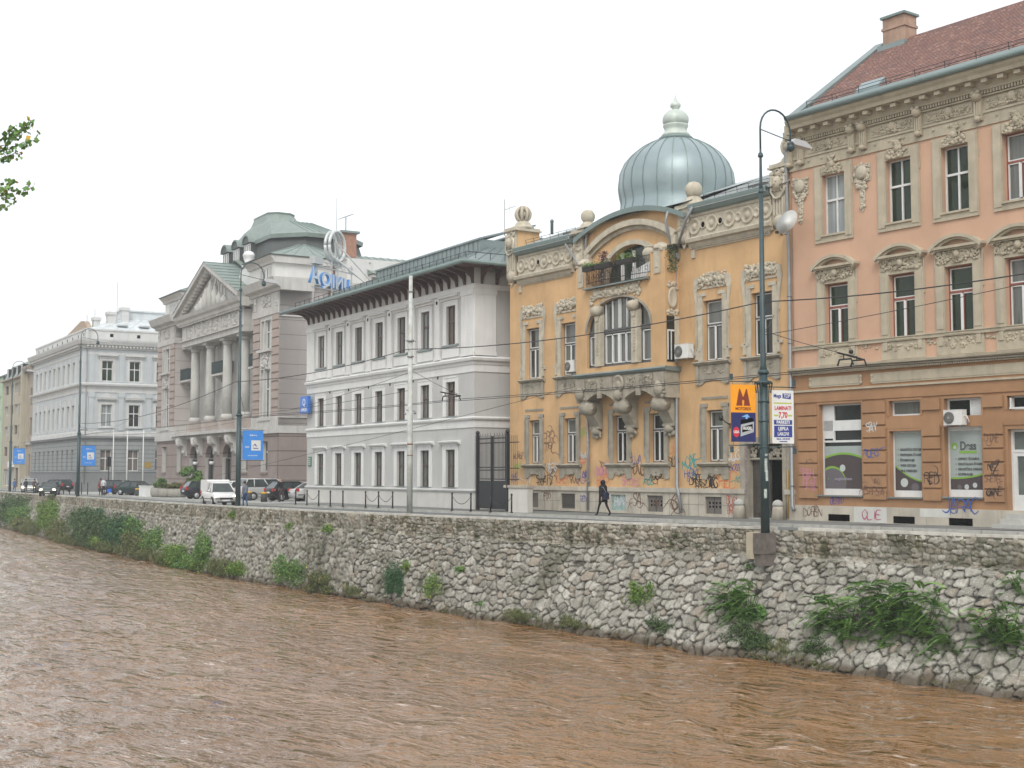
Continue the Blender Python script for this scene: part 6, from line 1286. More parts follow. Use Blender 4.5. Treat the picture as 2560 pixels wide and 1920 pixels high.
# mansard tower with dormers, behind
TY0 = 3.6
def ring(z, rx, ry): return [(C0 - rx, TY0 + 2.6, z), (C0 - rx + 2.6, TY0, z), (C0 + rx - 2.6, TY0, z), (C0 + rx, TY0 + 2.6, z), (C0 + rx, TY0 + 2 * ry - 2.6, z), (C0 + rx - 2.6, TY0 + 2 * ry, z), (C0 - rx + 2.6, TY0 + 2 * ry, z), (C0 - rx, TY0 + 2 * ry - 2.6, z)]
def tower(name, levels, m_):
    mb = MB(); vv = []
    for z, s_, dy in levels: vv += [(C0 + (x - C0) * s_, TY0 + 4.8 + (y - TY0 - 4.8) * s_ + dy, z) for x, y, _ in ring(z, 9.4, 4.8)]
    f = [(i * 8 + k, i * 8 + (k + 1) % 8, (i + 1) * 8 + (k + 1) % 8, (i + 1) * 8 + k) for i in range(len(levels) - 1) for k in range(8)] + [tuple((len(levels) - 1) * 8 + k for k in range(8))]
    mb.add(vv, f); return mb.build(name, m_, pb)
tower('mansard', [(19.3, 1.04, 0), (23.2, 1.0, 0), (23.3, 1.03, 0), (23.6, 1.03, 0), (25.2, .96, 0)], coppd)
tw = tower('upper_roof', [(25.1, 1.02, 0), (25.5, 1.03, 0), (25.7, .96, 0), (27.3, .56, -1.2), (27.7, .36, -1.9), (28.4, .30, -2), (28.6, .31, -2)], sage)
sm = MB()
for i in range(9): t_ = -1 + 2 * (i + .5) / 9; sm.tube([(C0 + t_ * 7.2, TY0 + .35, 25.72), (C0 + t_ * 4.2, TY0 + 1.0, 27.33)], .05, 4)
for i in range(6): t_ = -1 + 2 * (i + .5) / 6; sm.tube([(C0 + 9.0, TY0 + 4.8 + t_ * 2.2, 25.72), (C0 + 5.3, TY0 + 3.6 + t_ * 1.3, 27.33)], .05, 4)
sm.build('roof_seam', gutm, tw)
for k, u in enumerate((C0 - 5.2, C0 - 1.8, C0 + 1.6)):
    d_ = MB(); d_.box(u - .95, u + .95, TY0 - .5, TY0 + 2.5, 23.6, 25.3); d_.prism([(u - 1.1, 25.3)] + [(u - 1.1 * math.cos(t), 25.3 + .85 * math.sin(t)) for t in [math.pi * i / 8 for i in range(1, 8)]] + [(u + 1.1, 25.3)], TY0 - .7, TY0 + 2.5)
    o = d_.build('dormer', coppd, pb); h_ = MB(); h_.prism([(u - 1.15 * math.cos(t), 25.3 + .92 * math.sin(t)) for t in [math.pi * i / 8 for i in range(9)]] + [(u + 1.0 * math.cos(t), 25.3 + .75 * math.sin(t)) for t in [math.pi * i / 8 for i in range(9)]], TY0 - .8, TY0 + 2.5); h_.build('dormer_hood', sage, o)
    for e in (-.62, .0, .62): window(o, u + e - .26, u + e + .26, 23.9, 25.2, TY0 - .52, frm_w, 'grey', '', .07, 0)
b_ = MB(); b_.prof([(6.5, 19.2), (6.5, 21.6), (6.2, 21.7), (24, 21.9), (24, 19.2)], PW + 8, -.3); b_.build('rear_wing', pkw, pb)
b_ = MB(); b_.box(-6.2, .3, 8.6, 24, 19.0, 20.0).box(-6.2, .7, 8.6, 24, 20.0, 20.25).box(-.2, .5, .5, 8.6, 18.9, 19.35); b_.build('side_cornice', pkt, pb)
sr = MB(); sr.add([(.85, 8.5, 20.3), (.85, 24, 20.3), (-6, 24, 23.0), (-6, 8.5, 23.0), (-12, 24, 20.3), (-12, 8.5, 20.3)], [(0, 1, 2, 3), (3, 2, 4, 5), (0, 3, 5)]); seams(sr, (.85, 8.5, 20.3), (.85, 24, 20.3), (-6, 24, 23.0), (-6, 8.5, 23.0), 20, .06, .06); sr = sr.build('side_roof', sage, pb)
for y in (10.2, 13.0): 
    f = MB(); f.add([(-.6, y, 20.98), (-.6, y + 1.5, 20.98), (-2.6, y + 1.5, 21.78), (-2.6, y, 21.78), (-.6, y, 20.7), (-.6, y + 1.5, 20.7), (-2.6, y + 1.5, 21.4), (-2.6, y, 21.4)], [(0, 1, 2, 3), (0, 4, 5, 1), (1, 5, 6, 2), (2, 6, 7, 3), (3, 7, 4, 0)]); f.build('skylight', zincl, sr)
ck = MB().box(-6.2, -4.9, 8.0, 9.4, 20, 24.9).build('brick_chimney', brick, sr); MB().box(-6.45, -4.65, 7.75, 9.65, 24.9, 25.1).build('chimney_cap', zinc, sr)
c_ = MB(); c_.add([(-6.1, 8.0, 26.3), (-5.0, 8.0, 26.3), (-5.0, 9.2, 26.8), (-6.1, 9.2, 26.8), (-6.1, 8.0, 26.36), (-5.0, 8.0, 26.36), (-5.0, 9.2, 26.86), (-6.1, 9.2, 26.86)], [(0, 3, 2, 1), (4, 5, 6, 7), (0, 1, 5, 4), (1, 2, 6, 5), (2, 3, 7, 6), (3, 0, 4, 7)]); c_.tube([(-5.6, 8.6, 25.0), (-5.6, 8.6, 26.5)], .05, 5); c_.build('chimney_cowl', zinc, sr)
MB().tube([(-6.9, 8.2, 20), (-6.9, 8.2, 28.6)], .035, 5).build('lightning_rod', steel, sr)
downpipe(pb, [(.2, 5.0, 21.5), (.2, 5.0, 19.6), (.3, 4.6, 18.8), (.22, 4.6, .2)], .13).data.materials[0] = wood_d
MB().tube([(-2.5, 8.65, 21.9), (-.1, 8.7, 21.4)], .06, 5).build('roof_cable', steel, pb)
# ================================================================== PALE BLUE CORNER HOUSE
gb_ = empty('corner_house', (-166.816, 47.837, -.3), R(-3.65), 'pale blue grey corner house with white cornices, pediment windows and dark rusticated ground floor', 'building')
GL = -32.2; GD = 24
MB().box(GL, -.55, .55, GD, 0, 19).build('wall', gw, gb_)
U8 = [-29.4 + i * 3.02 for i in range(9)] + [-1.6]
SY = [3.0, 6.45, 9.9, 13.3, 16.8, 20.2]
def both(mb, prf, x0=GL, deep=GD):
    n_ = len(prf); mb.prof(prf, x0, 0)
    vv = [(0, y, z) for y, z in prf] + [(-y, y, z) for y, z in prf]; mb.add(vv, [(i, (i + 1) % n_, (i + 1) % n_ + n_, i + n_) for i in range(n_)])
    vv = [(-y, y, z) for y, z in prf] + [(-y, deep, z) for y, z in prf]; mb.add(vv, [(i, (i + 1) % n_, (i + 1) % n_ + n_, i + n_) for i in range(n_)]); return mb
levels = ((13.95, 16.55, 'T'), (8.2, 11.0, 'T'), (2.6, 5.3, 'cross'))
f_ = MB(); hh_ = []
for c in U8: hh_ += [rect(c - .85, c + .75, z0, z1) for z0, z1, _ in levels[:2]]
pierced(f_, rect(GL, 0, 6.9, 19), hh_, 0, .5); f_.build('front_wall', gw, gb_)
f_ = MB(); pierced(f_, rect(GL, 0, 0, 6.9), [rect(c - .6, c + .6, 2.6, 5.3) for c in U8], 0, .5); f_.build('ground_floor_wall', gb, gb_)
def sidewall(z0, z1, holes, m_, nm):
    mb = MB(); pierced(mb, rect(.0, GD, z0, z1), holes, 0, .5); mb.xf(Matrix.Rotation(math.pi / 2, 4, 'Z')); return mb.build(nm, m_, gb_)
sidewall(6.9, 19, [rect(y - .68, y + .68, z0, z1) for y in SY for z0, z1, _ in levels[:2]], gw, 'side_wall'); sidewall(0, 6.9, [rect(y - .66, y + .66, 2.6, 5.3) for y in SY], gb, 'side_ground_wall')
for c in U8:
    for k, (z0, z1, st_) in enumerate(levels): window(gb_, c - (.85 if k < 2 else .6), c + (.75 if k < 2 else .6), z0, z1, .35, frm_w, 'dark', 'T', .07, .6)
for i, y in enumerate(SY):
    for k, (z0, z1, st_) in enumerate(levels):
        w_ = window(gb_, y - .68, y + .68, z0, z1, .3, frm_w if k < 2 else frm_w, ('darkg', 'pale', 'brown')[k] if i == 0 else ('darkg', 'dark', 'brown')[k], 'cross', .08, .6)
        w_.rotation_euler = (0, 0, math.pi / 2)
        s_ = MB()
        for e in (-1, 1): s_.box(y + e * .68, y + e * 1.0, -.08, 0, z0 - .1, z1 + .3)
        s_.box(y - .68, y + .68, -.08, 0, z1, z1 + .3)
        if k == 0: s_.box(y - 1.2, y + 1.2, -.16, 0, 16.85, 17.0).prof([(0, 17.0), (-.2, 17.0), (-.45, 17.15), (-.45, 17.25), (0, 17.3)], y - 1.25, y + 1.25)
        if k == 1: s_.prof([(0, 11.5), (-.2, 11.5), (-.42, 11.65), (-.42, 11.75), (0, 11.8)], y - 1.2, y + 1.2).prism([(y - 1.2, 11.8), (y + 1.2, 11.8), (y, 12.4)], -.38, 0); s_.box(y - 1.1, y + 1.1, -.16, 0, 8.0, 8.12)
        if k == 2: s_.box(y - 1.0, y + 1.0, -.12, 0, 2.45, 2.6)
        s_.build('window_surround', (gt, gt, gb)[k], w_)
for c in U8:
    f = MB(); f.box(c + 1.33, c + 1.63, -.16, 0, 13.75, 16.9); f.box(c + 1.33, c + 1.63, -.16, 0, 7.8, 11.9); f.build('pilaster', gt, gb_)
f = MB(); f.box(-.7, .08, -.08, .6, 13.75, 17.6).box(-.7, .1, -.1, .7, 7.8, 12.0); f.build('corner_pilaster', gw, gb_)
for y in (1.05, 4.8, 8.3, 11.7, 15.1): 
    MB().box(0, .12, y - .32, y + .32, 7.6, 11.9).box(0, .2, y - .42, y + .42, 11.9, 12.5).build('pilaster', gw, gb_); MB().box(0, .08, y - .32, y + .32, 13.8, 17.3).build('pilaster', gw, gb_)
for prf in ([(0, 18.0), (-.2, 18.0), (-.25, 18.35), (-.7, 18.5), (-.9, 18.9), (-.95, 19.1), (0, 19.15)], [(0, 17.3), (-.06, 17.3), (-.06, 17.6), (0, 17.6)], [(0, 13.0), (-.1, 13.0), (-.15, 13.2), (-.5, 13.35), (-.55, 13.55), (-.1, 13.7), (0, 13.75)], [(0, 12.5), (-.08, 12.5), (-.08, 13.0), (0, 13.0)], [(0, 7.0), (-.1, 7.0), (-.1, 7.5), (-.05, 7.6), (0, 7.6)]):
    both(MB(), prf).build('cornice', gt, gb_)
both(MB(), [(0, 6.6), (-.2, 6.6), (-.35, 6.75), (-.35, 6.95), (0, 7.0)]).build('string_course', gd, gb_)
both(MB(), [(0, 0), (-.15, 0), (-.15, 1.75), (0, 1.75)]).build('plinth', gd, gb_); both(MB(), [(0, 1.75), (-.1, 1.75), (-.12, 2.35), (-.2, 2.45), (0, 2.5)]).build('plinth_moulding', gd, gb_)
both(MB(), [(.6, 19.1), (.25, 19.1), (.25, 20.3), (.15, 20.35), (.15, 20.55), (.6, 20.6)]).build('parapet', gt, gb_)
md = MB()
for i in range(50): md.box(.0, .6, .3 + i * .44, .52 + i * .44, 18.2, 18.42)
for i in range(72): md.box(GL + .2 + i * .44, GL + .42 + i * .44, -.6, 0, 18.2, 18.42)
md.build('modillions', gt, gb_)
for i in range(10): MB().box(GL + 2.2 + i * 3.2, GL + 2.5 + i * 3.2, .22, .26, 19.6, 20.0).build('attic_vent', blackm, gb_)
for y in (3.5, 6.9, 10.3): MB().box(-.27, -.22, y - .2, y + .2, 19.6, 20.0).build('attic_vent', blackm, gb_)
rf = MB(); rf.add([(GL, .4, 20.5), (-.5, .4, 20.5), (-.5, GD, 20.5), (GL, GD, 20.5), (GL + 5, 7, 23.0), (-6.5, 7, 23.0), (-6.5, GD - 6, 23.0), (GL + 5, GD - 6, 23.0)], [(0, 1, 5, 4), (1, 2, 6, 5), (2, 3, 7, 6), (3, 0, 4, 7), (4, 5, 6, 7)])
seams(rf, (-.5, .4, 20.5), (-.5, GD, 20.5), (-6.5, GD - 6, 23.0), (-6.5, 7, 23.0), 14); ro = rf.build('roof', mat('white_sheet_roof', (.62, .66, .67), rough=.45, streak=.1, metal=.15), gb_)
MB().prism([(-16.5, 20.5), (-1.0, 20.5), (-3.6, 21.8), (-5.5, 22.0)], .8, 1.4).build('rusty_gable', mat('rusty_gable_render', (.40, .31, .23), streak=.3), gb_)
for y, x, z, w_, d_ in ((2.2, -3.2, 21.2, .5, 1.1), (4.2, -3.9, 21.6, .6, 1.6), (6.2, -5.0, 22.0, .6, 2.0)):
    MB().box(x - w_, x + w_, y - w_ * .8, y + w_ * .8, z - 1.2, z + d_ - .4).box(x - w_ - .12, x + w_ + .12, y - w_ * .8 - .12, y + w_ * .8 + .12, z + d_ - .4, z + d_).build('chimney', gt, ro)
b_ = MB(); b_.box(-9.5, -5.5, 6.0, 20, 22.5, 23.6).box(-9.7, -5.3, 5.8, 20.2, 23.6, 23.8); b_.build('rooftop_lantern', MATS['white_sheet_roof'], ro)
for y in (4.6, 7.4): MB().prof([(y, 21.2), (y + 1.3, 21.2), (y + 1.3, 21.4), (y, 21.4)], -2.6, -1.6).build('skylight', zincl, ro)
MB().box(-3.4, -2.2, 9.2, 10.3, 20.8, 22.0).build('roof_dormer', gt, ro)
for x, y, h in ((-2.5, .9, 22.5), (-6, 5.5, 27.5), (-7.5, 3, 24)): MB().tube([(x, y, 20.8), (x, y, h)], .035, 4).build('aerial', steel, ro)
downpipe(gb_, [(.12, .4, 18.2), (.12, .4, 1.0)], .08); MB().box(.0, .06, 7.9, 8.7, 3.0, 3.75).build('brass_plaque', flat('brass', (.35, .22, .04), .5), gb_)
for k, (fx, fy, lb_l) in enumerate(((-159.6, 49.6, 'bare pale flagpole nearest the corner of the pale blue house'), (-158.7, 51.0, 'bare pale flagpole, middle one beside the pale blue house'), (-157.6, 52.6, 'bare pale flagpole nearest the mauve palace'))):
    t = empty('flagpole', (fx, fy, -.3), 0, lb_l, 'flagpole', 'flagpoles beside the corner house'); MB().tube([(0, 0, 0), (0, 0, 7.6)], [.09, .05], 8).build('mast', whitep, t); MB().lathe((0, 0, 0), [(.2, 0), (.2, .15), (.1, .2)], 8).build('base', conc, t)
# ================================================================== BROWN HOUSE and BEIGE MODERN HOUSE, GREEN HOUSE
GX_, GY_ = -166.816 + GL * math.cos(R(-3.65)), 47.837 + GL * math.sin(R(-3.65))
a_ = math.cos(R(-3.65)); b__ = math.sin(R(-3.65))
br = empty('narrow_brown_house', (GX_, GY_, -.35), R(-3.65), 'narrow brown ornate house squeezed beside the pale blue corner house', 'building')
f_ = MB(); hs = [rect(-3.6, -2.2, 8 + k * 4.4, 10.6 + k * 4.4) for k in range(2)] + [rect(-4.2, -2.8, 1.9, 5.2), rect(-1.9, -.7, 1.9, 5.2)]
pierced(f_, rect(-5.5, 0, 0, 17.6), hs, .3, .4); f_.build('facade', brn, br); MB().box(-5.5, 0, .7, 18, 0, 17.6).build('wall', brn, br)
for h in hs: window(br, h[0][0], h[1][0], h[0][1], h[2][1], .6, frm_b, 'dark', 'T', .08, .6)
MB().prof([(.3, 17.2), (-.5, 17.5), (-.7, 18.0), (-.7, 18.2), (.3, 18.3)], -5.6, 0).build('cornice', brn, br); MB().box(-5.5, 0, .05, .3, 6.6, 7.1).box(-5.5, -4.7, -.4, .3, 0, 1.6).box(-2.7, -2.0, -.4, .3, 0, 1.9).build('entrance_trim', conc, br)
MB().box(-5.5, -4.9, -.05, .3, 7, 17.3).build('pilaster', bei, br); MB().box(-5.3, -3.9, 1.0, 3, 18.2, 19.6).build('chimney', brn, br)
be = empty('modern_apartment_house', (GX_ + a_ * -5.6, GY_ + b__ * -5.6, -.35), R(-3.65), 'beige modern apartment house with wide windows and green mansard attic at the far left', 'building')
f_ = MB(); hs = []
for k in range(4):
    z = 4.6 + k * 3.25
    for u in (-17.6, -13.2, -9.2): hs.append(rect(u, u + 2.9, z + .5, z + 1.95))
    hs.append(rect(-5.6, -3.6, z - .2, z + 1.95))
hs += [rect(-17.5, -12.5, .4, 3.0), rect(-11.5, -8.8, .2, 3.2), rect(-7.6, -5.0, .2, 3.2)]
pierced(f_, rect(-19.5, -1.2, 0, 17.0), hs, 0, .4); f_.build('facade', bei, be); MB().box(-19.5, -1.2, .4, 16, 0, 17).build('wall', bei, be); MB().box(-1.2, 0, -.6, 16, 0, 17.6).build('corner_wall', bei, be)
for i, h in enumerate(hs): window(be, h[0][0], h[1][0], h[0][1], h[2][1], .3, frm_w if i % 3 else frm_b, ('brown', 'grey', 'dark')[i % 3], 'T', .08, 0, mull=2)
MB().box(-19.8, -.8, -.6, .2, 17.0, 17.2).build('eaves', brn, be); r_ = MB(); r_.prof([(-.1, 17.2), (1.2, 19.6), (8, 20.2), (16, 17.2)], -19.4, -1.0); ro = r_.build('mansard_roof', MATS['sage_sheet_metal'], be)
for u in (-16.5, -12.5, -8.5, -4.5): MB().box(u, u + 1.4, .0, 1.2, 17.5, 19.0).build('dormer_window', G['dark'], ro)
MB().box(-12.5, -8, -.25, -.02, 3.3, 4.2).build('shop_fascia', wht, be)
gn = empty('green_house', (GX_ + a_ * -25.3, GY_ + b__ * -25.3, -.4), R(-3.65), 'pale green house cut by the left edge of the view', 'building')
f_ = MB(); hs = [rect(-9 + i * 3, -7.6 + i * 3, 2 + k * 3.6, 4.2 + k * 3.6) for i in range(3) for k in range(4)]; pierced(f_, rect(-10, 0, 0, 18.2), hs, 0, .3); f_.build('facade', grn, gn); MB().box(-10, 0, .3, 12, 0, 18.2).build('wall', grn, gn)
for h in hs: window(gn, h[0][0], h[1][0], h[0][1], h[2][1], .25, frm_w, 'grey', 'T', .1, .6)
MB().prof([(-.4, 18.2), (4, 20.2), (12, 18.2)], -10.2, .2).build('roof', zinc, gn)
# ================================================================== IRON GATE between the white and the yellow house
ig = empty('iron_gate', (-62.9, 40.2, 0), R(-6), 'dark iron double gate with spear tips between the white and the yellow house', 'gate')
for k, x in enumerate((.0, 1.75)):
    f = MB(); f.box(x + .08, x + 1.68, -.03, .03, .1, 1.65)
    for z in (1.7, 2.2, 2.35, 3.7, 3.95): f.box(x + .08, x + 1.68, -.03, .03, z, z + .06)
    for i in range(11): f.tube([(x + .12 + i * .154, 0, 1.7), (x + .12 + i * .154, 0, 4.15 + .12 * (i % 2))], .016, 4)
    f.box(x + .06, x + .12, -.04, .04, .1, 4.1).box(x + 1.64, x + 1.7, -.04, .04, .1, 4.1); f.build('gate_leaf', iron, ig)
for x in (-.06, 3.55): MB().box(x - .09, x + .09, -.09, .09, 0, 4.2).ball((x, 0, 4.32), .13, 8).build('gate_post', iron, ig)
fe = empty('iron_railing', (-59.3, 39.95, 0), R(2), 'short iron railing on a low pale wall against the yellow house corner', 'railing')
f = MB()
for i in range(4): f.tube([(.1 + i * .18, 0, 1.4), (.1 + i * .18, 0, 4.1)], .016, 4)
for z in (1.7, 2.3, 3.7): f.box(0, .8, -.02, .02, z, z + .05)
f.build('bars', iron, fe)
lw_ = empty('low_wall', (-62.9 + 3.7, 40.0, 0), R(12), 'low pale wall with a coping between the gate and the yellow house', 'wall'); MB().box(-.35, 1.3, -.15, .25, -.2, 1.28).build('masonry', wbase, lw_); MB().box(-.42, 1.36, -.22, .32, 1.28, 1.42).build('coping', plinthY, lw_)
# ================================================================== STREET FURNITURE
def road_z(X): return gz(X) - .14
def lamp_post(x, y, zb, label, base=None):
    t = empty('street_lamp', (x, y, zb), 0, label, 'street lamp', 'tall green lamp posts along the quay')
    p_ = MB(); p_.tube([(0, 0, 0), (0, 0, 5.9 - zb)], [.175, .165], 12).tube([(0, 0, 5.9 - zb), (0, 0, 6.2 - zb), (0, 0, 12.9 - zb)], [.165, .115, .085], 12).tube([(0, 0, 12.9 - zb), (0, 0, 13.3 - zb), (0, 0, 14.3 - zb), (0, 0, 14.6 - zb)], [.085, .06, .05, .035], 10)
    for z in (5.9, 12.9, 14.3): p_.lathe((0, 0, z - zb - .05), [(.10 if z > 6 else .2, 0), (.11 if z > 6 else .23, .05), (.08 if z > 6 else .16, .16)], 12)
    p_.build('pole', pole_g, t)
    a = MB(); r_ = .82; z0 = 15.4 - zb
    a.tube([(0, 0, 14.5 - zb), (0, 0, z0)] + [(0, r_ - r_ * math.cos(k * math.pi / 12), z0 + r_ * math.sin(k * math.pi / 12)) for k in range(13)] + [(0, 2 * r_, z0 - .35)], .038, 8); a.tube([(0, 0, z0 - .05), (0, 2 * r_ + .05, z0 - .3)], .02, 6)
    a.build('curved_arm', pole_g, t)
    l_ = MB(); l_.prof([(2 * r_ - .02, z0 - .32), (2 * r_ + .15, z0 - .18), (2 * r_ + .75, z0 - .22), (2 * r_ + 1.1, z0 - .42), (2 * r_ + 1.05, z0 - .48), (2 * r_ + .1, z0 - .42)], -.13, .13); l_.build('lamp_head', flat('lamp_housing_grey', (.50, .51, .52), .4), t)
    MB().ball((0, 2 * r_, z0 - .55), .16, 10, (1, 1, 1.1)).lathe((0, 2 * r_, z0 - .45), [(.12, 0), (.14, .05), (.05, .12)], 10).build('small_lamp', pole_g, t)
    return t
MX, MY = -36.3, 36.12
L0_ = lamp_post(MX, MY, -.18, 'tall green lamp post with hooped arm at the stone wall, carrying two advertising boards')
c_ = MB()
for k in range(6): a = k * math.pi / 3; c_.tube([(.2 * math.cos(a), .2 * math.sin(a), 5.75), (.34 * math.cos(a), .34 * math.sin(a), 5.68), (.27 * math.cos(a), .27 * math.sin(a), 5.3)], .03, 5)
c_.lathe((0, 0, 5.62), [(.2, 0), (.33, .05), (.33, .11), (.18, .16)], 14); c_.build('collar', pole_g, L0_)
c_ = MB()
for z, w_ in ((4.95, .30), (4.2, .28), (3.2, .27)): c_.lathe((0, 0, z), [(.185, 0), (.19, .06)], 12); c_.tube([(0, -w_, z), (0, w_, z)], .03, 5)
for e in (-1, 1): c_.tube([(0, e * .3, 5.55), (0, e * .27, 5.2), (0, e * .27, 3.4)], .022, 5)
c_.build('clamp', pole_g, L0_)
st = MB()
for z, a, h, m_ in ((2.3, .0, .5, 0), (1.95, .2, .4, 0), (1.3, -.2, .35, 0), (2.9, .1, .08, 0)): 
    n_ = 5; st.add([(.176 * math.cos(-.75 + a + k * .16), .176 * math.sin(-.75 + a + k * .16), z) for k in range(n_)] + [(.174 * math.cos(-.75 + a + k * .16), .174 * math.sin(-.75 + a + k * .16), z + h) for k in range(n_)], [(k, k + 1, k + 1 + n_, k + n_) for k in range(n_ - 1)])
st.build('paper_sticker', mat('torn_posters', (.45, .50, .48), var=.4, scale=8), L0_)
pf = empty('lamp_plinth', (MX, MY, -.18), 0, 'dark concrete block in the stone wall under the green lamp post', 'plinth')
MB().box(-.2, .16, -.45, .4, -.8, -.02).build('upper_block', mat('dark_concrete', (.16, .14, .125), var=.3, scale=4, streak=.2), pf); MB().box(-.17, .13, -.38, .4, -1.25, -.8).build('lower_block', mat('dark_concrete', (.16, .14, .125)), pf)
MB().box(-.62, -.22, -.4, .5, -1.0, .0).build('side_stone', trim, pf)
# advertising boards: left one towards the river, right one towards the houses, both facing down the street
def board(y0, y1, z0, z1, name, label, base_m):
    t = empty(name, (MX, MY, 0), R(-48), label, 'advertising board', 'boards on the green lamp post'); t.rotation_euler = (0, 0, R(-14))
    MB().box(-.02, .0, y0, y1, z0, z1).build('panel', base_m, t); fr_ = MB()
    for z in (z0 - .13, z1 + .12): fr_.tube([(-.01, (y1 if y0 < 0 else y0) * .2, z), (-.01, y0 - .1 if y0 < 0 else y1 + .1, z)], .022, 6)
    for y in ((y0 + .1, y1 - .1)): fr_.tube([(-.01, y, z1), (-.01, y, z1 + .12)], .01, 4).tube([(-.01, y, z0 - .13), (-.01, y, z0)], .01, 4)
    fr_.build('bracket_rail', pole_g, t); fl_ = MB(); yy_ = y0 - .02 if y0 < 0 else y1 - .02; fl_.box(-.06, .04, yy_, yy_ + .1, z1 + .17, z1 + .4).box(-.06, .04, yy_, yy_ + .1, z0 - .4, z0 - .17); fl_.build('end_cap', pole_g, t)
    return t
og = flat('board_orange', (.90, .36, .01), .4); dr_ = flat('board_dark_red', (.22, .03, .01), .4); db = flat('board_night_blue', (.015, .02, .12), .4); navy = flat('lettering_navy', (.03, .05, .28), .4); redb = flat('lettering_red', (.60, .03, .05), .4); lime = flat('board_lime', (.48, .55, .08), .5); bw = flat('board_white', (.76, .77, .75), .4)
bd = board(-1.42, -.36, 3.25, 5.42, 'battery_advertisement', 'orange and dark blue board with a big M and a car battery', og)
MR = (math.pi / 2, 0, math.pi / 2)
def txt(t, s_, m_, par, y, z, x=.006, bold=.004, sx=.9, sh=0): return text_mesh(t, s_, m_, par, (x, y, z), MR, 'lettering', sh, .002, sx, bold=bold)
def poly(par, pts, x, m_, name='print'):     # polygon in (y, z) on a board
    mb = MB(); t = tessellate_polygon([[Vector((a, b, 0)) for a, b in pts]]); mb.add([(x, a, b) for a, b in pts], [tuple(q) for q in t]); return mb.build(name, m_, par)
yc = -.89
poly(bd, [(-1.42, 3.25), (-.36, 3.25), (-.36, 4.36), (-1.42, 4.36)], .003, db, 'lower_print')
for e in (-1, 1): poly(bd, [(yc + e * .035, 4.62), (yc + e * .30, 4.62), (yc + e * .17, 5.26), (yc + e * .13, 5.26), (yc + e * .02, 4.98), (yc + e * .02, 4.84), (yc + e * .05, 4.8)], .004, dr_, 'emblem')
poly(bd, [(yc - .03, 4.84), (yc + .03, 4.84), (yc + .03, 4.96), (yc - .03, 4.96)], .0045, dr_, 'emblem'); txt('MOTOREX', .155, dr_, bd, yc, 4.5)
poly(bd, [(-1.02, 3.45), (-.45, 3.62), (-.43, 4.02), (-1.0, 3.9)], .006, flat('print_silver', (.42, .44, .46)), 'battery_print'); poly(bd, [(-1.02, 3.92), (-.43, 4.04), (-.5, 4.16), (-1.0, 4.08)], .007, blackm, 'battery_print'); poly(bd, [(-.95, 3.6), (-.5, 3.72), (-.49, 3.93), (-.94, 3.82)], .008, blackm, 'battery_print')
txt('HUGEL', .16, bw, bd, -.72, 3.76, .012, .006, .8); poly(bd, [(-1.2 + .14 * math.cos(k * .5), 3.62 + .2 * math.sin(k * .5)) for k in range(12)], .009, redb, 'seal_print'); txt('USA', .14, bw, bd, -1.2, 3.62, .013)
poly(bd, [(-.98, 4.2), (-.6, 4.18), (-.72, 4.3)], .005, flat('print_light_blue', (.2, .45, .8)), 'glow_print'); poly(bd, [(-.8, 4.1), (-.7, 4.1), (-.72, 4.3), (-.78, 4.28)], .006, flat('print_light_blue', (.2, .45, .8)), 'glow_print')
bd = board(.36, 1.32, 3.2, 5.24, 'flooring_advertisement', 'white board with red price and blue lettering for laminate and parquet', bw); yc = .84
txt('Mega', .2, navy, bd, .60, 5.02, sx=.8); poly(bd, [(.83, 4.93), (1.2, 4.9), (1.2, 5.12), (.83, 5.12)], .004, navy); txt('TOP', .19, bw, bd, 1.0, 5.02, .008, .004, .8, .3)
poly(bd, [(.44, 4.72), (1.24, 4.72), (1.24, 4.77), (.44, 4.77)], .004, lime); poly(bd, [(.44, 4.24), (.64, 4.24), (.64, 4.3), (.44, 4.3)], .004, lime); poly(bd, [(1.06, 4.24), (1.24, 4.24), (1.24, 4.3), (1.06, 4.3)], .004, lime)
txt('LAMINATI', .205, redb, bd, yc, 4.55, bold=.006, sx=.8); txt('7,70', .3, redb, bd, yc, 4.28, bold=.01, sx=.75)
poly(bd, [(.44, 3.92), (1.24, 3.92), (1.24, 4.1), (.44, 4.1)], .004, navy); txt('PARKETI', .17, bw, bd, yc, 4.01, .008, .006, .9); poly(bd, [(.44, 3.44), (1.24, 3.44), (1.24, 3.88), (.44, 3.88)], .004, navy); txt('LJEPILA', .18, bw, bd, yc, 3.76, .008, .005, .8); txt('LAKOVI', .18, bw, bd, yc, 3.56, .008, .005, .8)
txt('Malta br. 1, 033 558 700', .065, navy, bd, yc, 3.37); txt('www.megatop.ba', .055, navy, bd, yc, 3.28)
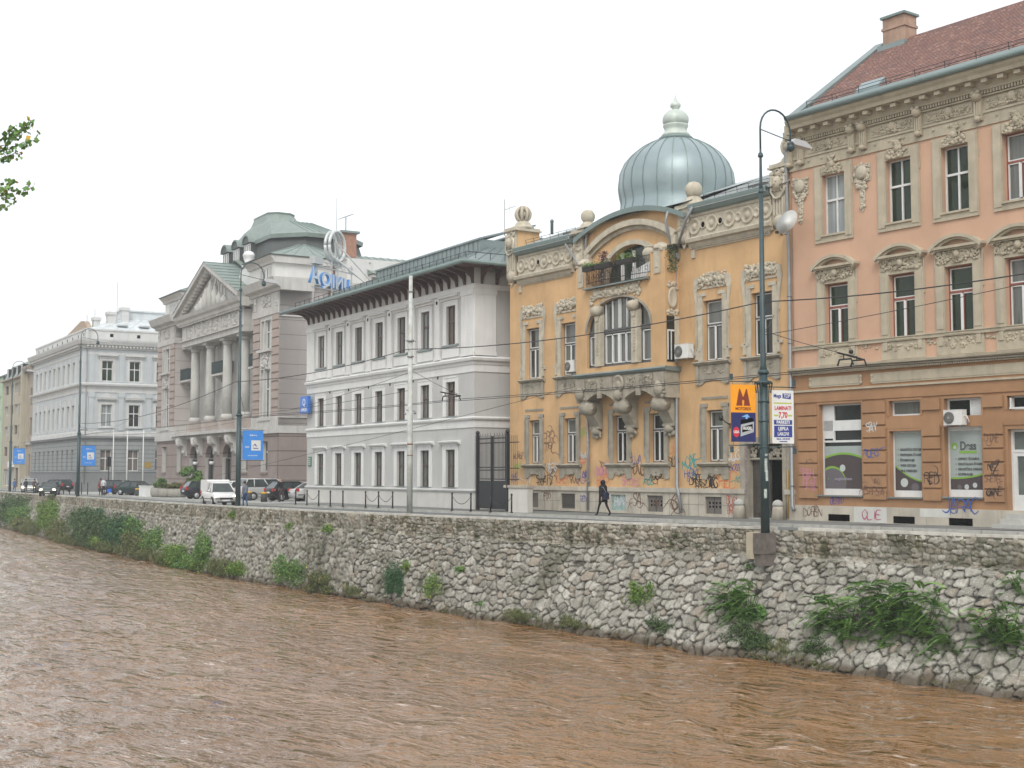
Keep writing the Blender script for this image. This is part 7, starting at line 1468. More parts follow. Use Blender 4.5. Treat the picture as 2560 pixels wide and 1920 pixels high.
# the other lamp posts, with blue banners
BAN = [(-82.97, 33.98 + .15, 'tall green lamp post with blue banner in front of the white van'), (-130.27, 37.1, 'tall green lamp post with blue banner beside the pale blue house'), (-173.35, 40.9, 'tall green lamp post with blue banner at the far left edge')]
posts = [L0_]
for k, (x, y, lb_l) in enumerate(BAN):
    posts.append(lamp_post(x, y, road_z(x), lb_l))
    zt_ = (4.9, 4.72, 5.15)[k]; y0, y1 = ((.28, 1.75), (.25, 1.65), (.3, 1.75))[k]
    t = empty('street_banner', (x, y, 0), 0, ('blue street banner on the lamp post beside the palace', 'blue street banner on the lamp post at the corner house', 'blue street banner farthest left')[k], 'banner', 'blue banners on the lamp posts')
    z0 = zt_ - 1.95; MB().box(-.02, 0, y0, y1, z0, zt_).build('panel', lblue, t)
    ym = (y0 + y1) / 2; poly(t, [(ym - .12, z0 + .62), (ym + .55, z0 + .62), (ym + .55, z0 + 1.3), (ym - .12, z0 + 1.3)], .004, bw, 'white_square'); txt('Raiffeisen', .15, bw, t, ym + .02, zt_ - .32); txt('BUDI', .14, bw, t, ym - .4, z0 + .85); txt('www.raiffeisenbank.ba', .085, bw, t, ym, z0 + .28)
    poly(t, [(ym - .05, z0 + .85), (ym + .15, z0 + 1.1), (ym + .3, z0 + .85), (ym + .2, z0 + .9), (ym + .14, z0 + 1.0)], .006, navy, 'emblem'); txt('OMNIUM', .1, navy, t, ym + .2, z0 + .76, .008)
    rr = MB().tube([(-.01, .1, zt_ + .05), (-.01, y1 + .08, zt_ + .03)], .022, 6).tube([(-.01, .1, z0 - .06), (-.01, y1 + .08, z0 - .04)], .022, 6); rr.build('bracket_rail', pole_g, t)
# white concrete mast
wp = empty('trolley_wire_mast', (-62.85, 35.75, -.2), 0, 'pale concrete wire mast with rust stains in front of the white house', 'mast')
MB().tube([(0, 0, 0), (0, 0, 5.3), (0, 0, 5.32), (0, 0, 13.1)], [.16, .15, .135, .10], 12).build('shaft', mat('pale_painted_mast', (.52, .55, .52), var=.2, scale=3, streak=.25, dirt=(.26, .18, .12), bump=.2), wp)
MB().lathe((0, 0, 3.8), [(.157, 0), (.162, .08)], 12).lathe((0, 0, 3.2), [(.16, 0), (.162, .05)], 12).build('rusty_band', flat('rust', (.22, .12, .06)), wp)
f = MB(); f.lathe((0, 0, 9.45), [(.17, 0), (.2, .02), (.2, .1), (.17, .12)], 10).tube([(0, -.3, 9.5), (0, .35, 9.5)], .03, 5).lathe((0, 0, 8.6), [(.18, 0), (.19, .08)], 10).tube([(0, -.25, 5.7), (0, .3, 5.65)], .03, 5).ball((0, .3, 5.55), .08, 6).ball((-.2, -.2, 5.5), .07, 6).lathe((0, 0, 12.2), [(.16, 0), (.17, .05)], 10); f.build('fittings', steel, wp)
# wires
wirem = flat('wire_dark', (.03, .03, .032), .6)
def sagline(a, b, sag, n_=14): a, b = Vector(a), Vector(b); return [tuple(a.lerp(b, i / n_) - Vector((0, 0, sag * 4 * (i / n_) * (1 - i / n_)))) for i in range(n_ + 1)]
def wire(name, segs, r_, label, group='overhead trolleybus wires'):
    pts = []
    for a, b, s_ in segs: pts += sagline(a, b, s_)[(1 if pts else 0):]
    o = MB().tube(pts, r_, 5).build(name, wirem, None); return tag(o, label, 'wire', group)
W1, W2, W3 = (-36.3, 36.15, 8.63), (-62.9, 35.6, 8.84), (-83.0, 33.9, 8.14); W4 = (-130.3, 37.0, 6.9)
wire('overhead_cable', [(W4, W3, .8), (W3, W2, .35), (W2, W1, .45), (W1, (-20, 38.0, 8.9), .35)], .024, 'thick black cable slung from lamp post to mast across the facades')
for k, (y, z, lb_l) in enumerate(((36.9, 5.9, 'lower trolleybus contact wire nearest the river'), (37.6, 6.05, 'trolleybus contact wire nearest the houses'))):
    wire('contact_wire', [((-175, y + 5.5, z), (-130, y + 1.3, z), .1), ((-130, y + 1.3, z), (-83, y - 1.0, z), .1), ((-83, y - 1.0, z), (-60.7, y - .2, z), .08), ((-60.7, y - .2, z), (-32.5, y + .3, z), .08), ((-32.5, y + .3, z), (-18, y + 2, z), .03)], .016, lb_l)
def span(a, b, sag, label): wire('span_wire', [(a, b, sag)], .013, label, 'span wires holding the contact wires')
span((-62.85, 35.8, 7.7), (-60.9, 37.6, 6.35), .05, 'short span wire from the pale mast to the contact wires'); span((-62.85, 35.8, 7.6), (-80, 36.4, 6.2), .1, 'long thin span wire leftwards from the pale mast'); span((-36.3, 36.2, 7.5), (-33.0, 37.6, 6.35), .05, 'short span wire right of the board-carrying lamp post')
span((-36.3, 36.2, 7.5), (-42.5, 43.0, 9.2), .1, 'thin wire from the board-carrying lamp post to the yellow house'); span((-83, 34, 8.1), (-90, 37.5, 6.3), .05, 'span wire left of the lamp post by the palace'); span((-83, 34, 5.9), (-62.85, 35.8, 6.6), .15, 'thin wire between the palace lamp post and the pale mast'); span((-36.3, 36.2, 7.35), (-18, 40, 9.5), .2, 'thin wire rising to the right edge from the board-carrying lamp post')
span((-91.5, 36, 1.9), (-52.5, 43, 7.3), .15, 'thin slanting stay wire across the white house'); span((-130.3, 37.1, 5.8), (-113, 47.2, 6.9), .5, 'sagging wire between the left lamp post and the palace'); span((-130.3, 37.1, 6.6), (-162, 52, 8.5), .6, 'sagging wire in front of the pale blue house')
for k, (x, lb_l) in enumerate(((-60.9, 'black wire crossing fitting hanging near the yellow house corner'), (-32.9, 'black wire crossing fitting in front of the salmon house'))):
    f = MB()
    for y in (36.8, 37.5): f.tube([(x - .3, y, 5.98), (x - .2, y, 6.2), (x + .35, y, 6.2), (x + .45, y, 5.98)], .035, 5).tube([(x, y, 6.2), (x, y, 6.35)], .03, 4)
    f.tube([(x, 36.5, 6.42), (x, 37.8, 6.25)], .035, 5).ball((x, 37.2, 6.5), .09, 6); tag(f.build('wire_fitting', iron, None), lb_l, 'wire fitting', 'wire fittings over the road')
# bollards and chains
BP = [(-82.99, 38.3), (-81.2, 38.3), (-79.4, 38.3), (-77.7, 38.3), (-76.0, 38.35), (-73.2, 38.5), (-71.7, 38.6), (-70.1, 38.7), (-68.1, 38.7), (-63.5, 38.85), (-61.6, 38.9), (-59.7, 38.95), (-57.9, 39.1)]
def bollard(x, y, zb):
    t = empty('bollard', (x, y, zb), 0); MB().tube([(0, 0, 0), (0, 0, .95)], .045, 8).build('post', iron, t); MB().lathe((0, 0, .93), [(.06, 0), (.065, .04), (.03, .09), (.01, .11)], 8).build('cap', iron, t); MB().lathe((0, 0, 0), [(.09, 0), (.08, .05), (.05, .08)], 8).build('foot', iron, t); return t
NTH = ['first', 'second', 'third', 'fourth', 'fifth', 'sixth', 'seventh', 'eighth', 'ninth', 'tenth', 'eleventh', 'twelfth', 'thirteenth']
b0_ = None
for k, (x, y) in enumerate(BP):
    t = bollard(x, y, gz(x)) if k == 0 else copy_tree(b0_); b0_ = b0_ or t
    t.location = (x, y, gz(x)); tag(t, NTH[k] + ' thin black kerb bollard from the left before the white house', 'bollard', 'thin black bollards along the kerb')
for (i, j), lb_l in (((1, 2), 'leftmost chain hanging between black kerb bollards'), ((5, 6), 'chain left of the middle kerb bollard before the white house'), ((6, 7), 'chain right of the middle kerb bollard before the white house'), ((9, 10), 'chain between bollards just left of the iron gate'), ((11, 12), 'rightmost chain by the low wall at the yellow house')):
    a, b = BP[i], BP[j]; ch_ = MB(); pts = sagline((a[0], a[1], gz(a[0]) + .85), (b[0], b[1], gz(b[0]) + .85), .45, 22)
    for q_, (p0, p1) in enumerate(zip(pts[:-1], pts[1:])): ch_.tube([p0, p1], .022 if q_ % 2 else .014, 4)
    tag(ch_.build('chain', iron, None), lb_l, 'chain', 'chains between the kerb bollards')
yb_ = flat('bollard_yellow_band', (.60, .33, .03), .5)
def stubby(x, y, lb_l):
    t = empty('parking_post', (x, y, gz(x)), 0, lb_l, 'post', 'short dark posts with yellow tops'); MB().lathe((0, 0, 0), [(.26, 0), (.24, .6)], 12).build('body', flat('post_dark', (.05, .055, .055)), t); MB().lathe((0, 0, .6), [(.25, 0), (.25, .1), (.18, .14), (.01, .15)], 12).build('yellow_top', yb_, t)
for x, y, lb_l in ((-99.1, 41.7, 'short dark post with yellow top before the rear wheel of the silver people carrier'), (-93.6, 40.6, 'short dark post with yellow top between the people carrier and the black hatchback'), (-134.0, 43.6, 'short dark post with yellow top beside the wheel of the dark green coupe'), (-130.6, 43.1, 'short dark post with yellow top left of the pale planter')): stubby(x, y, lb_l)
# thin railings at the corner house
t = empty('post_fence', (-139, 40.6, gz(-139)), R(8), 'row of thin dark posts on the pavement by the corner house', 'fence')
for k in range(6): MB().tube([(k * -1.5, 0, 0), (k * -1.5, 0, 1.3)], .05, 6).build('post', iron, t)
# planters
def planter(x, y, w_, d_, h, kind, lb_l, green=None, seed=0):
    t = empty('planter', (x, y, gz(x)), R(-4), lb_l, 'planter', 'planters on the square')
    if kind == 'white': MB().box(-w_ / 2, w_ / 2, -d_ / 2, d_ / 2, 0, h).box(-w_ / 2 - .04, w_ / 2 + .04, -d_ / 2 - .04, d_ / 2 + .04, h - .1, h).build('tub', wwhite, t)
    else: MB().lathe((0, 0, 0), [(w_ * .42, 0), (w_ * .5, h * .3), (w_ * .5, h * .9), (w_ * .44, h)], 14).build('tub', mat('exposed_aggregate', (.34, .33, .29), var=.3, scale=12), t)
    if green is not None:
        q = np.random.default_rng(seed); P = cloud(q, 900, (0, 0, h + green * .45), (w_ * .6, d_ * .6, green * .55)); c_, v_ = leaf_arr(P, .11, q); leaf_obj('foliage', c_, v_, LG if seed % 2 else LO, t)
planter(-124.6, 42.3, 2.6, 1.4, 1.05, 'white', 'white rectangular planter left of the stone tubs', None)
planter(-121.2, 42.1, 1.7, 1.4, .85, 'stone', 'round stone tub with a bushy green plant', .9, 1); planter(-119.5, 42.3, 1.7, 1.4, .8, 'stone', 'round stone tub, middle of the row with low plants', .5, 2); planter(-118.0, 42.6, 1.7, 1.4, .8, 'stone', 'round stone tub at the right end of the row', .5, 4)
planter(-116.4, 43.9, 2.4, 1.3, 1.05, 'white', 'white rectangular planter behind the dark estate car', None)
fb = empty('wooden_planter_box', (-119.2, 44.8, gz(-119)), R(-4), 'long brown wooden planter box behind the stone tubs', 'planter'); MB().box(-3.2, 3.2, -.5, .5, 0, 1.35).box(-3.25, 3.25, -.55, .55, 1.25, 1.37).build('box', flat('orange_wood', (.30, .14, .06), .7), fb)
q = np.random.default_rng(9); P = cloud(q, 1500, (-1.4, 0, 1.9), (1.5, .9, .9)); c_, v_ = leaf_arr(P, .14, q); leaf_obj('foliage', c_, v_, LG, fb)
for k, (x, y, lb_l) in enumerate(((-147, 45.2, 'traffic light silhouette on a thin pole beside the corner house'),)):
    t = empty('traffic_light', (x, y, gz(x)), 0, lb_l, 'traffic light'); MB().tube([(0, 0, 0), (0, 0, 3.2)], .06, 6).build('pole', iron, t); MB().box(-.2, .2, -.2, .2, 3.0, 4.1).build('housing', iron, t)
# ================================================================== CARS
tyre = flat('tyre_rubber', (.018, .018, .018), .8); rimm = flat('rim_silver', (.45, .46, .47), .35, .6); cglass = glass('car_glass', (.03, .04, .04), None, coat=.6); trimb = flat('car_black_trim', (.02, .02, .022), .6)
hl_on = mat('headlight_on', (.8, .75, .6), emit=((1, .86, .55), 6), streak=0, bump=0); hl = flat('headlight_glass', (.6, .62, .62), .2); tl = flat('tail_light_red', (.45, .02, .015), .3); plate_m = flat('number_plate_white', (.7, .7, .68))
def paint(name, c, metal=.3): return mat('paint_' + name, c, rough=.28, var=.04, streak=0, bump=0, metal=metal, spec=.6)
def car(x, y, head, kind, pm, label, lit=False, group='cars on the quay and the square'):
    t = empty('delivery_van' if kind == 'van' else 'car', (x, y, gz(x) - (.14 if y < ky(x) else 0)), R(head), label, 'van' if kind == 'van' else 'car', group if kind != 'van' else None)
    P = dict(sedan=(4.5, .86, [(-2.25, .55, .78), (-2.2, .3, .95), (-1.5, .22, 1.0), (1.0, .22, .96), (1.9, .24, .86), (2.2, .3, .72), (2.27, .42, .6)], (-1.75, 1.25, -.95, .45, 1.43), .95, (-1.35, 1.4)),
             hatch=(4.1, .86, [(-2.0, .5, .9), (-1.96, .3, 1.0), (-1.5, .22, 1.04), (1.0, .22, 1.0), (1.75, .24, .88), (2.0, .3, .74), (2.07, .42, .62)], (-1.93, 1.2, -1.45, .35, 1.5), 1.0, (-1.25, 1.3)),
             estate=(4.6, .88, [(-2.3, .5, .9), (-2.26, .3, 1.0), (-1.6, .22, 1.04), (1.1, .22, 1.0), (2.0, .24, .88), (2.25, .3, .74), (2.32, .42, .62)], (-2.22, 1.35, -1.8, .5, 1.5), 1.0, (-1.4, 1.45)),
             mpv=(4.6, .92, [(-2.3, .5, 1.0), (-2.26, .3, 1.12), (-1.6, .22, 1.12), (1.2, .22, 1.06), (1.95, .24, .94), (2.25, .3, .78), (2.32, .42, .65)], (-2.24, 1.75, -1.85, .65, 1.72), 1.1, (-1.45, 1.45)),
             van=(4.1, .84, [(-2.05, .4, 1.0), (-2.04, .3, 1.05), (-1.4, .24, 1.05), (.6, .24, 1.02), (1.2, .24, .98), (1.85, .26, .84), (2.02, .36, .7), (2.06, .45, .6)], (-.25, 1.2, -.25, .55, 1.62), 1.02, (-1.3, 1.3)))[kind]
    L, W, st_, (ga, gb2, ra, rb2_, rz), belt, wx = P
    b = MB(); b.smooth = True; vv = []; m_ = 10
    for sx, zb, zt in st_:
        w_ = W * (1 - .10 * (abs(sx) / (L / 2)) ** 4)
        vv += [(sx, -w_ * .88, zb), (sx, -w_, zb + .16), (sx, -w_, zt - .16), (sx, -w_ * .97, zt - .05), (sx, -w_ * .86, zt), (sx, w_ * .86, zt), (sx, w_ * .97, zt - .05), (sx, w_, zt - .16), (sx, w_, zb + .16), (sx, w_ * .88, zb)]
    n_ = len(st_); b.add(vv, [(i * m_ + k, i * m_ + (k + 1) % m_, (i + 1) * m_ + (k + 1) % m_, (i + 1) * m_ + k) for i in range(n_ - 1) for k in range(m_)] + [tuple(range(m_)), tuple((n_ - 1) * m_ + k for k in range(m_ - 1, -1, -1))])
    b.smooth = False
    z0 = belt - .04; ti = .22
    if kind == 'van': b.prism([(-2.04, 1.0), (-.2, 1.0), (-.1, 1.72), (-.35, 1.84), (-1.9, 1.84), (-2.03, 1.72)], -W * .95, W * .95)
    # roof and pillars
    b.add([(ra, -W + ti, rz - .03), (rb2_, -W + ti, rz - .03), (rb2_, W - ti, rz - .03), (ra, W - ti, rz - .03), (ra + .1, -W + ti + .06, rz + .03), (rb2_ - .1, -W + ti + .06, rz + .03), (rb2_ - .1, W - ti - .06, rz + .03), (ra + .1, W - ti - .06, rz + .03)], [(4, 5, 6, 7), (0, 1, 5, 4), (1, 2, 6, 5), (2, 3, 7, 6), (3, 0, 4, 7)])
    mid = [(ga, ra), ((ga * .45 + gb2 * .55), (ra * .45 + rb2_ * .55)), (gb2, rb2_)]
    if kind in ('estate', 'mpv', 'hatch'): mid.insert(1, (ga * .78 + gb2 * .22, ra * .78 + rb2_ * .22))
    for e in (-1, 1):
        for q0, q1 in mid: b.tube([(q0, e * (W - .03), z0 - .02), (q1, e * (W - ti), rz - .02)], .042, 6)
        b.tube([(ra, e * (W - ti), rz - .01), (rb2_, e * (W - ti), rz - .01)], .05, 6)
    b.build('body', pm, t)
    g_ = MB(); a, c = W - .035, W - ti - .012
    g_.add([(ga, -a, z0), (gb2, -a, z0), (gb2, a, z0), (ga, a, z0), (ra, -c, rz - .035), (rb2_, -c, rz - .035), (rb2_, c, rz - .035), (ra, c, rz - .035)], [(0, 1, 5, 4), (1, 2, 6, 5), (2, 3, 7, 6), (3, 0, 4, 7)]); g_.build('windows', cglass, t)
    for wxx in wx:
        for e in (-1, 1):
            w0 = MB(); w0.lathe((wxx, e * (W - .2) if e > 0 else -(W + .01), .31), [(.31, 0), (.31, .21)], 18, 'y'); w0 = w0.build('wheel', tyre, t)
            r_ = MB(); r_.lathe((wxx, e * (W + .018), .31), [(.2, 0), (.2, .012 * e), (.04, .02 * e)], 14, 'y')
            r_.build('rim', rimm, w0); hb = MB()
            for k in range(5): aa = k * 1.2566; hb.tube([(wxx, e * (W + .03), .31), (wxx + .19 * math.cos(aa), e * (W + .025), .31 + .19 * math.sin(aa))], .02, 4)
            hb.build('spokes', rimm, w0)
            ar = MB(); ar.prism([(wxx + .38 * math.cos(k * math.pi / 10), .30 + .38 * math.sin(k * math.pi / 10)) for k in range(11)], *((W - .1, W + .004) if e > 0 else (-W - .004, -W + .1))); ar.build('wheel_arch', trimb, t)
    xf, xr = st_[-1][0], st_[0][0]
    for e in (-1, 1):
        h_ = MB(); h_.ball((xf - .14, e * W * .72, .68), .13, 10, (.9, 1.5, .8)); h_.build('headlight', hl_on if lit else hl, t)
        h_ = MB(); h_.box(xr - .01, xr + .18, e * W * .66, e * W * .96, .78, 1.0 if kind in ('sedan', 'hatch') else 1.08); h_.build('tail_light', tl, t)
        h_ = MB(); h_.ball((gb2 - .28, e * (W + .09), belt + .06), .1, 8, (.7, 1, .8)); h_.build('mirror', pm if kind == 'van' else trimb, t)
    MB().box(xf - .02, xf + .03, -.26, .26, .36, .47).build('number_plate', plate_m, t); MB().box(xr - .03, xr + .02, -.26, .26, .62, .73).build('number_plate', plate_m, t)
    MB().box(xf - .06, xf + .012, -.45, .45, .48, .60).box(xf - .1, xf + .014, -.6, .6, .26, .34).build('grille', trimb, t)
    MB().box(xr + .1, xf - .25, -W - .012, W + .012, .5, .54).build('side_trim', trimb, t)
    return t
P_white = paint('white', (.70, .71, .70), 0); P_silver = paint('silver', (.56, .57, .56), .25); P_black = paint('black', (.012, .013, .018)); P_navy = paint('dark_navy', (.02, .024, .035)); P_green = paint('dark_green', (.022, .045, .042)); P_gold = paint('grey_green', (.10, .12, .115))
car(-89.3, 35.3, -7, 'van', P_white, 'small white panel van with lit headlights driving beside the stone wall', True)
car(-100.9, 43.9, 90, 'mpv', P_silver, 'silver people carrier parked between the white van and the black hatchback')
car(-96.1, 44.0, 92, 'hatch', P_black, 'black hatchback parked by the left corner of the white house')
car(-93.75, 45.2, 92, 'sedan', P_silver, 'silver saloon half hidden behind the corner of the white house')
car(-106.3, 44.4, 92, 'hatch', P_white, 'white car mostly hidden behind the white van')
car(-109.2, 42.3, 88, 'estate', P_navy, 'dark blue estate car parked left of the white van')
car(-133.5, 43.9, 28, 'sedan', P_green, 'dark green saloon parked left of the planters')
car(-139.8, 44.3, 35, 'estate', P_navy, 'dark blue estate parked behind the dark green saloon')
car(-142.6, 37.7, -21, 'sedan', P_green, 'dark green saloon with lit headlights driving along the river road', True)
car(-170.5, 42.6, -18, 'hatch', P_silver, 'silver car with lit headlights near the left edge', True)
car(-176.5, 44.2, -16, 'mpv', P_white, 'white tall car at the left edge of the road')
car(-168.5, 45.4, -160, 'estate', P_black, 'black car behind the silver one near the left edge')
# ================================================================== PEOPLE
skinm = flat('skin', (.42, .25, .18), .6)
def person(x, y, zb, head, label, top, legs, hairc, pose='walk', h=1.7, stride=.34, lean=0, coat=None, bald=False):
    s = h / 1.74
    # joints: x forward, y left, z up
    J = {'pel': (0, 0, .93), 'sp1': (.01 + lean * .25, 0, 1.1), 'sp2': (.02 + lean * .6, 0, 1.28), 'chest': (.02 + lean, 0, 1.42), 'neck': (.03 + lean * 1.1, 0, 1.50), 'h0': (.05 + lean * 1.2, 0, 1.58), 'h1': (.055 + lean * 1.3, 0, 1.66), 'h2': (.04 + lean * 1.3, 0, 1.72)}
    rad = {'pel': .155, 'sp1': .14, 'sp2': .15, 'chest': .14, 'neck': .06, 'h0': .082, 'h1': .098, 'h2': .06}
    E_ = [('pel', 'sp1'), ('sp1', 'sp2'), ('sp2', 'chest'), ('chest', 'neck'), ('neck', 'h0'), ('h0', 'h1'), ('h1', 'h2')]
    sw_ = stride if pose == 'walk' else .06
    for sd_, e, f in (('l', 1, 1), ('r', -1, -1)):
        J['hip' + sd_] = (0, .095 * e, .88); kx = .5 * sw_ * f + (.06 if f > 0 else .02)
        J['kn' + sd_] = (kx, .09 * e, .50); ax_ = sw_ * f - (.10 if f < 0 else -.02)
        J['an' + sd_] = (ax_, .085 * e, .09 if f > 0 else .13); J['to' + sd_] = (ax_ + .17, .09 * e, .035 if f > 0 else .03)
        rad.update({'hip' + sd_: .10, 'kn' + sd_: .062, 'an' + sd_: .045, 'to' + sd_: .038})
        E_ += [('pel', 'hip' + sd_), ('hip' + sd_, 'kn' + sd_), ('kn' + sd_, 'an' + sd_), ('an' + sd_, 'to' + sd_)]
        g = -.45 * sw_ * f if pose == 'walk' else (.22 if pose == 'bike' else .05)
        J['sh' + sd_] = (.0 + lean, .175 * e, 1.40); J['el' + sd_] = (g * .45 - .03 + lean, .215 * e, 1.13); J['wr' + sd_] = (g + .05 + lean + (.15 if pose == 'bike' else 0), .20 * e, .90 + (.08 if pose == 'bike' else 0))
        wx_, wy_, wz_ = J['wr' + sd_]; J['pa' + sd_] = (wx_ + .01, wy_, wz_ - .07)
        rad.update({'sh' + sd_: .065, 'el' + sd_: .045, 'wr' + sd_: .03, 'pa' + sd_: .032}); E_ += [('chest', 'sh' + sd_), ('sh' + sd_, 'el' + sd_), ('el' + sd_, 'wr' + sd_), ('wr' + sd_, 'pa' + sd_)]
        for q_, (dx, dz) in enumerate(((.035, -.075), (.015, -.09), (-.005, -.088), (-.022, -.075))):
            k = 'f%d%s' % (q_, sd_); J[k] = (wx_ + .01 + dx, wy_ - .012 * e, wz_ - .07 + dz); rad[k] = .009; E_.append(('pa' + sd_, k))
        k = 'th' + sd_; J[k] = (wx_ + .06, wy_ - .02 * e, wz_ - .09); rad[k] = .01; E_.append(('pa' + sd_, k))
    keys = list(J); ix = {k: i for i, k in enumerate(keys)}
    me = bpy.data.meshes.new('sk'); me.from_pydata([tuple(c * s for c in J[k]) for k in keys], [(ix[a], ix[b]) for a, b in E_], [])
    ob = bpy.data.objects.new('sk', me); COL.objects.link(ob); md_ = ob.modifiers.new('s', 'SKIN'); md_.use_smooth_shade = True
    for k in keys: v = me.skin_vertices[0].data[ix[k]]; v.radius = (rad[k] * s, rad[k] * s * (.8 if k in ('pel', 'sp1', 'sp2', 'chest') else 1)); v.use_root = (k == 'pel')
    for k in ('sp1', 'sp2', 'chest', 'pel'): me.skin_vertices[0].data[ix[k]].radius = (rad[k] * s * .78, rad[k] * s * 1.12)
    sb = ob.modifiers.new('b', 'SUBSURF'); sb.levels = 1; sb.render_levels = 1
    dg = bpy.context.evaluated_depsgraph_get(); dg.update(); m2 = bpy.data.meshes.new_from_object(ob.evaluated_get(dg)); bpy.data.objects.remove(ob)
    m2.name = 'body'; m2.materials.clear()
    for q_ in (skinm, top, legs, flat('shoe_dark', (.02, .018, .016))): m2.materials.append(q_)
    zn = J['neck'][2] * s; zw = .98 * s
    for p_ in m2.polygons:
        c = p_.center; hand = any((c - Vector(J['pa' + e]) * s).length < .12 * s for e in 'lr')
        p_.material_index = 0 if (c.z > zn or (hand and c.z < .93 * s + .1 and abs(c.y) > .12 * s)) else (1 if (c.z > zw or abs(c.y) > .165 * s and c.z > .86 * s) else (2 if c.z > .10 * s else 3)); p_.use_smooth = True
    t = empty('person', (x, y, zb), R(head), label, 'person'); o = bpy.data.objects.new('body', m2); COL.objects.link(o); o.parent = t
    hx, hz = (J['h1'][0]) * s, J['h1'][2] * s
    f = MB(); f.ball((hx + .1 * s, .033 * s, hz), .011, 6).ball((hx + .1 * s, -.033 * s, hz), .011, 6).box(hx + .085 * s, hx + .1 * s, -.025, .025, hz - .065, hz - .055); f.build('face_features', flat('face_dark', (.08, .04, .03)), t)
    f = MB(); f.ball((hx + .105 * s, 0, hz - .03), .018, 6, (1, .7, 1.3)).ball((hx, .1 * s, hz - .01), .025, 6, (.6, .5, 1)).ball((hx, -.1 * s, hz - .01), .025, 6, (.6, .5, 1)); f.build('nose_and_ears', skinm, t)
    if not bald: f = MB(); f.ball((hx - .02, 0, hz + .03), .112 * s, 12, (1.0, .95, 1.0)); f.build('hair', flat('hair_' + hairc[0], hairc[1], .8), t)
    return t, J, s
hb, hk, hg = ('brown', (.05, .03, .02)), ('black', (.01, .01, .01)), ('grey', (.25, .24, .22))
blk = flat('cloth_black', (.013, .013, .016), .9)
t, J, s = person(-51.4, 40.15, gz(-51), 180, 'person in a long black coat and hood walking left past the yellow house', blk, blk, hk, 'walk', 1.7, .36)
f = MB(); f.smooth = True; pr = [(.15, 1.50, .12), (.17, 1.42, .22), (.165, 1.25, .235), (.16, 1.05, .225), (.18, .85, .235), (.205, .66, .25)]; vv = []
for a, z, b_ in pr: vv += [(.02 + a * math.cos(k * math.pi / 8), b_ * math.sin(k * math.pi / 8), z) for k in range(16)]
f.add(vv, [(i * 16 + k, i * 16 + (k + 1) % 16, (i + 1) * 16 + (k + 1) % 16, (i + 1) * 16 + k) for i in range(len(pr) - 1) for k in range(16)]); f.build('coat', blk, t)
MB().ball((.025, 0, 1.62), .135, 12, (1, .95, 1.1)).lathe((.0, 0, 1.44), [(.15, 0), (.12, .1)], 12).build('hood', blk, t)
bg = empty('shoulder_bag', (-51.12, 40.1, gz(-51) + .8), 0, 'small dark blue bag on the back of the walking person', 'bag'); MB().prof([(-.12, 0), (.12, 0), (.13, .3), (.05, .36), (-.05, .36), (-.13, .3)], -.06, .08).build('bag_body', flat('bag_navy', (.02, .025, .06)), bg); MB().tube([(0, 0, .34), (-.1, -.1, .6), (-.28, -.14, .62)], .012, 5).build('strap', flat('strap_light', (.3, .28, .3)), bg)
person(-83.6, 34.9, road_z(-83), -160, 'person in blue jeans and grey top beside the lamp post by the white van', flat('cloth_grey_blue', (.20, .24, .30)), flat('jeans_blue', (.04, .10, .22)), hb, 'stand', 1.72)
person(-92.6, 41.6, gz(-92), 200, 'bald person in a black jacket with a bicycle by the silver car', blk, flat('cloth_dark_brown', (.07, .05, .05)), hb, 'bike', 1.75, lean=.1, bald=True)
bk = empty('bicycle', (-92.9, 41.2, gz(-93)), R(195), 'dark bicycle held by the bald person', 'bicycle')
for x_ in (-.5, .52): w0 = MB(); w0.tube([(x_ + .33 * math.cos(k * .35), 0, .34 + .33 * math.sin(k * .35)) for k in range(19)], .018, 5); w0.build('wheel', tyre, bk)
MB().tube([(-.5, 0, .34), (-.1, 0, .32), (.4, 0, .78), (-.2, 0, .8), (-.1, 0, .32)], .018, 5).tube([(-.5, 0, .34), (-.2, 0, .8), (-.22, 0, .92)], .015, 5).tube([(.52, 0, .34), (.4, 0, .95)], .018, 5).build('frame', iron, bk); MB().tube([(.36, -.28, 1.0), (.4, 0, .96), (.36, .28, 1.0)], .015, 5).build('handlebar', iron, bk); MB().ball((-.24, 0, .94), .1, 8, (1.4, .7, .4)).build('saddle', blk, bk)
person(-130.0, 39.5, gz(-130), 160, 'person in a white shirt and black trousers carrying a blue bag, seen from behind', flat('cloth_white', (.60, .63, .66)), blk, hg, 'walk', 1.78, .26)
bg = empty('carrier_bag', (-129.6, 39.95, gz(-130) + .35), 0, 'bright blue carrier bag held by the person in the white shirt', 'bag'); MB().prof([(-.17, 0), (.17, 0), (.2, .35), (-.2, .35)], -.1, .1).build('bag_body', flat('bag_bright_blue', (.03, .16, .65)), bg); MB().tube([(0, -.1, .35), (0, -.06, .5), (0, .06, .5), (0, .1, .35)], .01, 4).build('handle', flat('bag_bright_blue', (.03, .16, .65)), bg)
person(-131.6, 39.7, gz(-131), 165, 'person in a reddish brown top beside the person in the white shirt', flat('cloth_rust', (.20, .09, .08)), flat('cloth_dark_brown', (.07, .05, .05)), hb, 'walk', 1.68, .26)
person(-171.5, 41.0, road_z(-171), 20, 'person in a blue jacket at the wall near the left edge', flat('cloth_blue', (.07, .17, .38)), flat('jeans_blue', (.04, .10, .22)), hb, 'stand', 1.72)
person(-165.4, 40.9, road_z(-165), 190, 'person in a dark green coat in front of the silver car with lit headlights', flat('cloth_dark_green', (.02, .03, .02)), blk, hk, 'stand', 1.74)
person(-162.6, 41.2, road_z(-162), 170, 'person in a dark maroon coat right of the silver car with lit headlights', flat('cloth_maroon', (.06, .025, .04)), blk, hk, 'stand', 1.74)
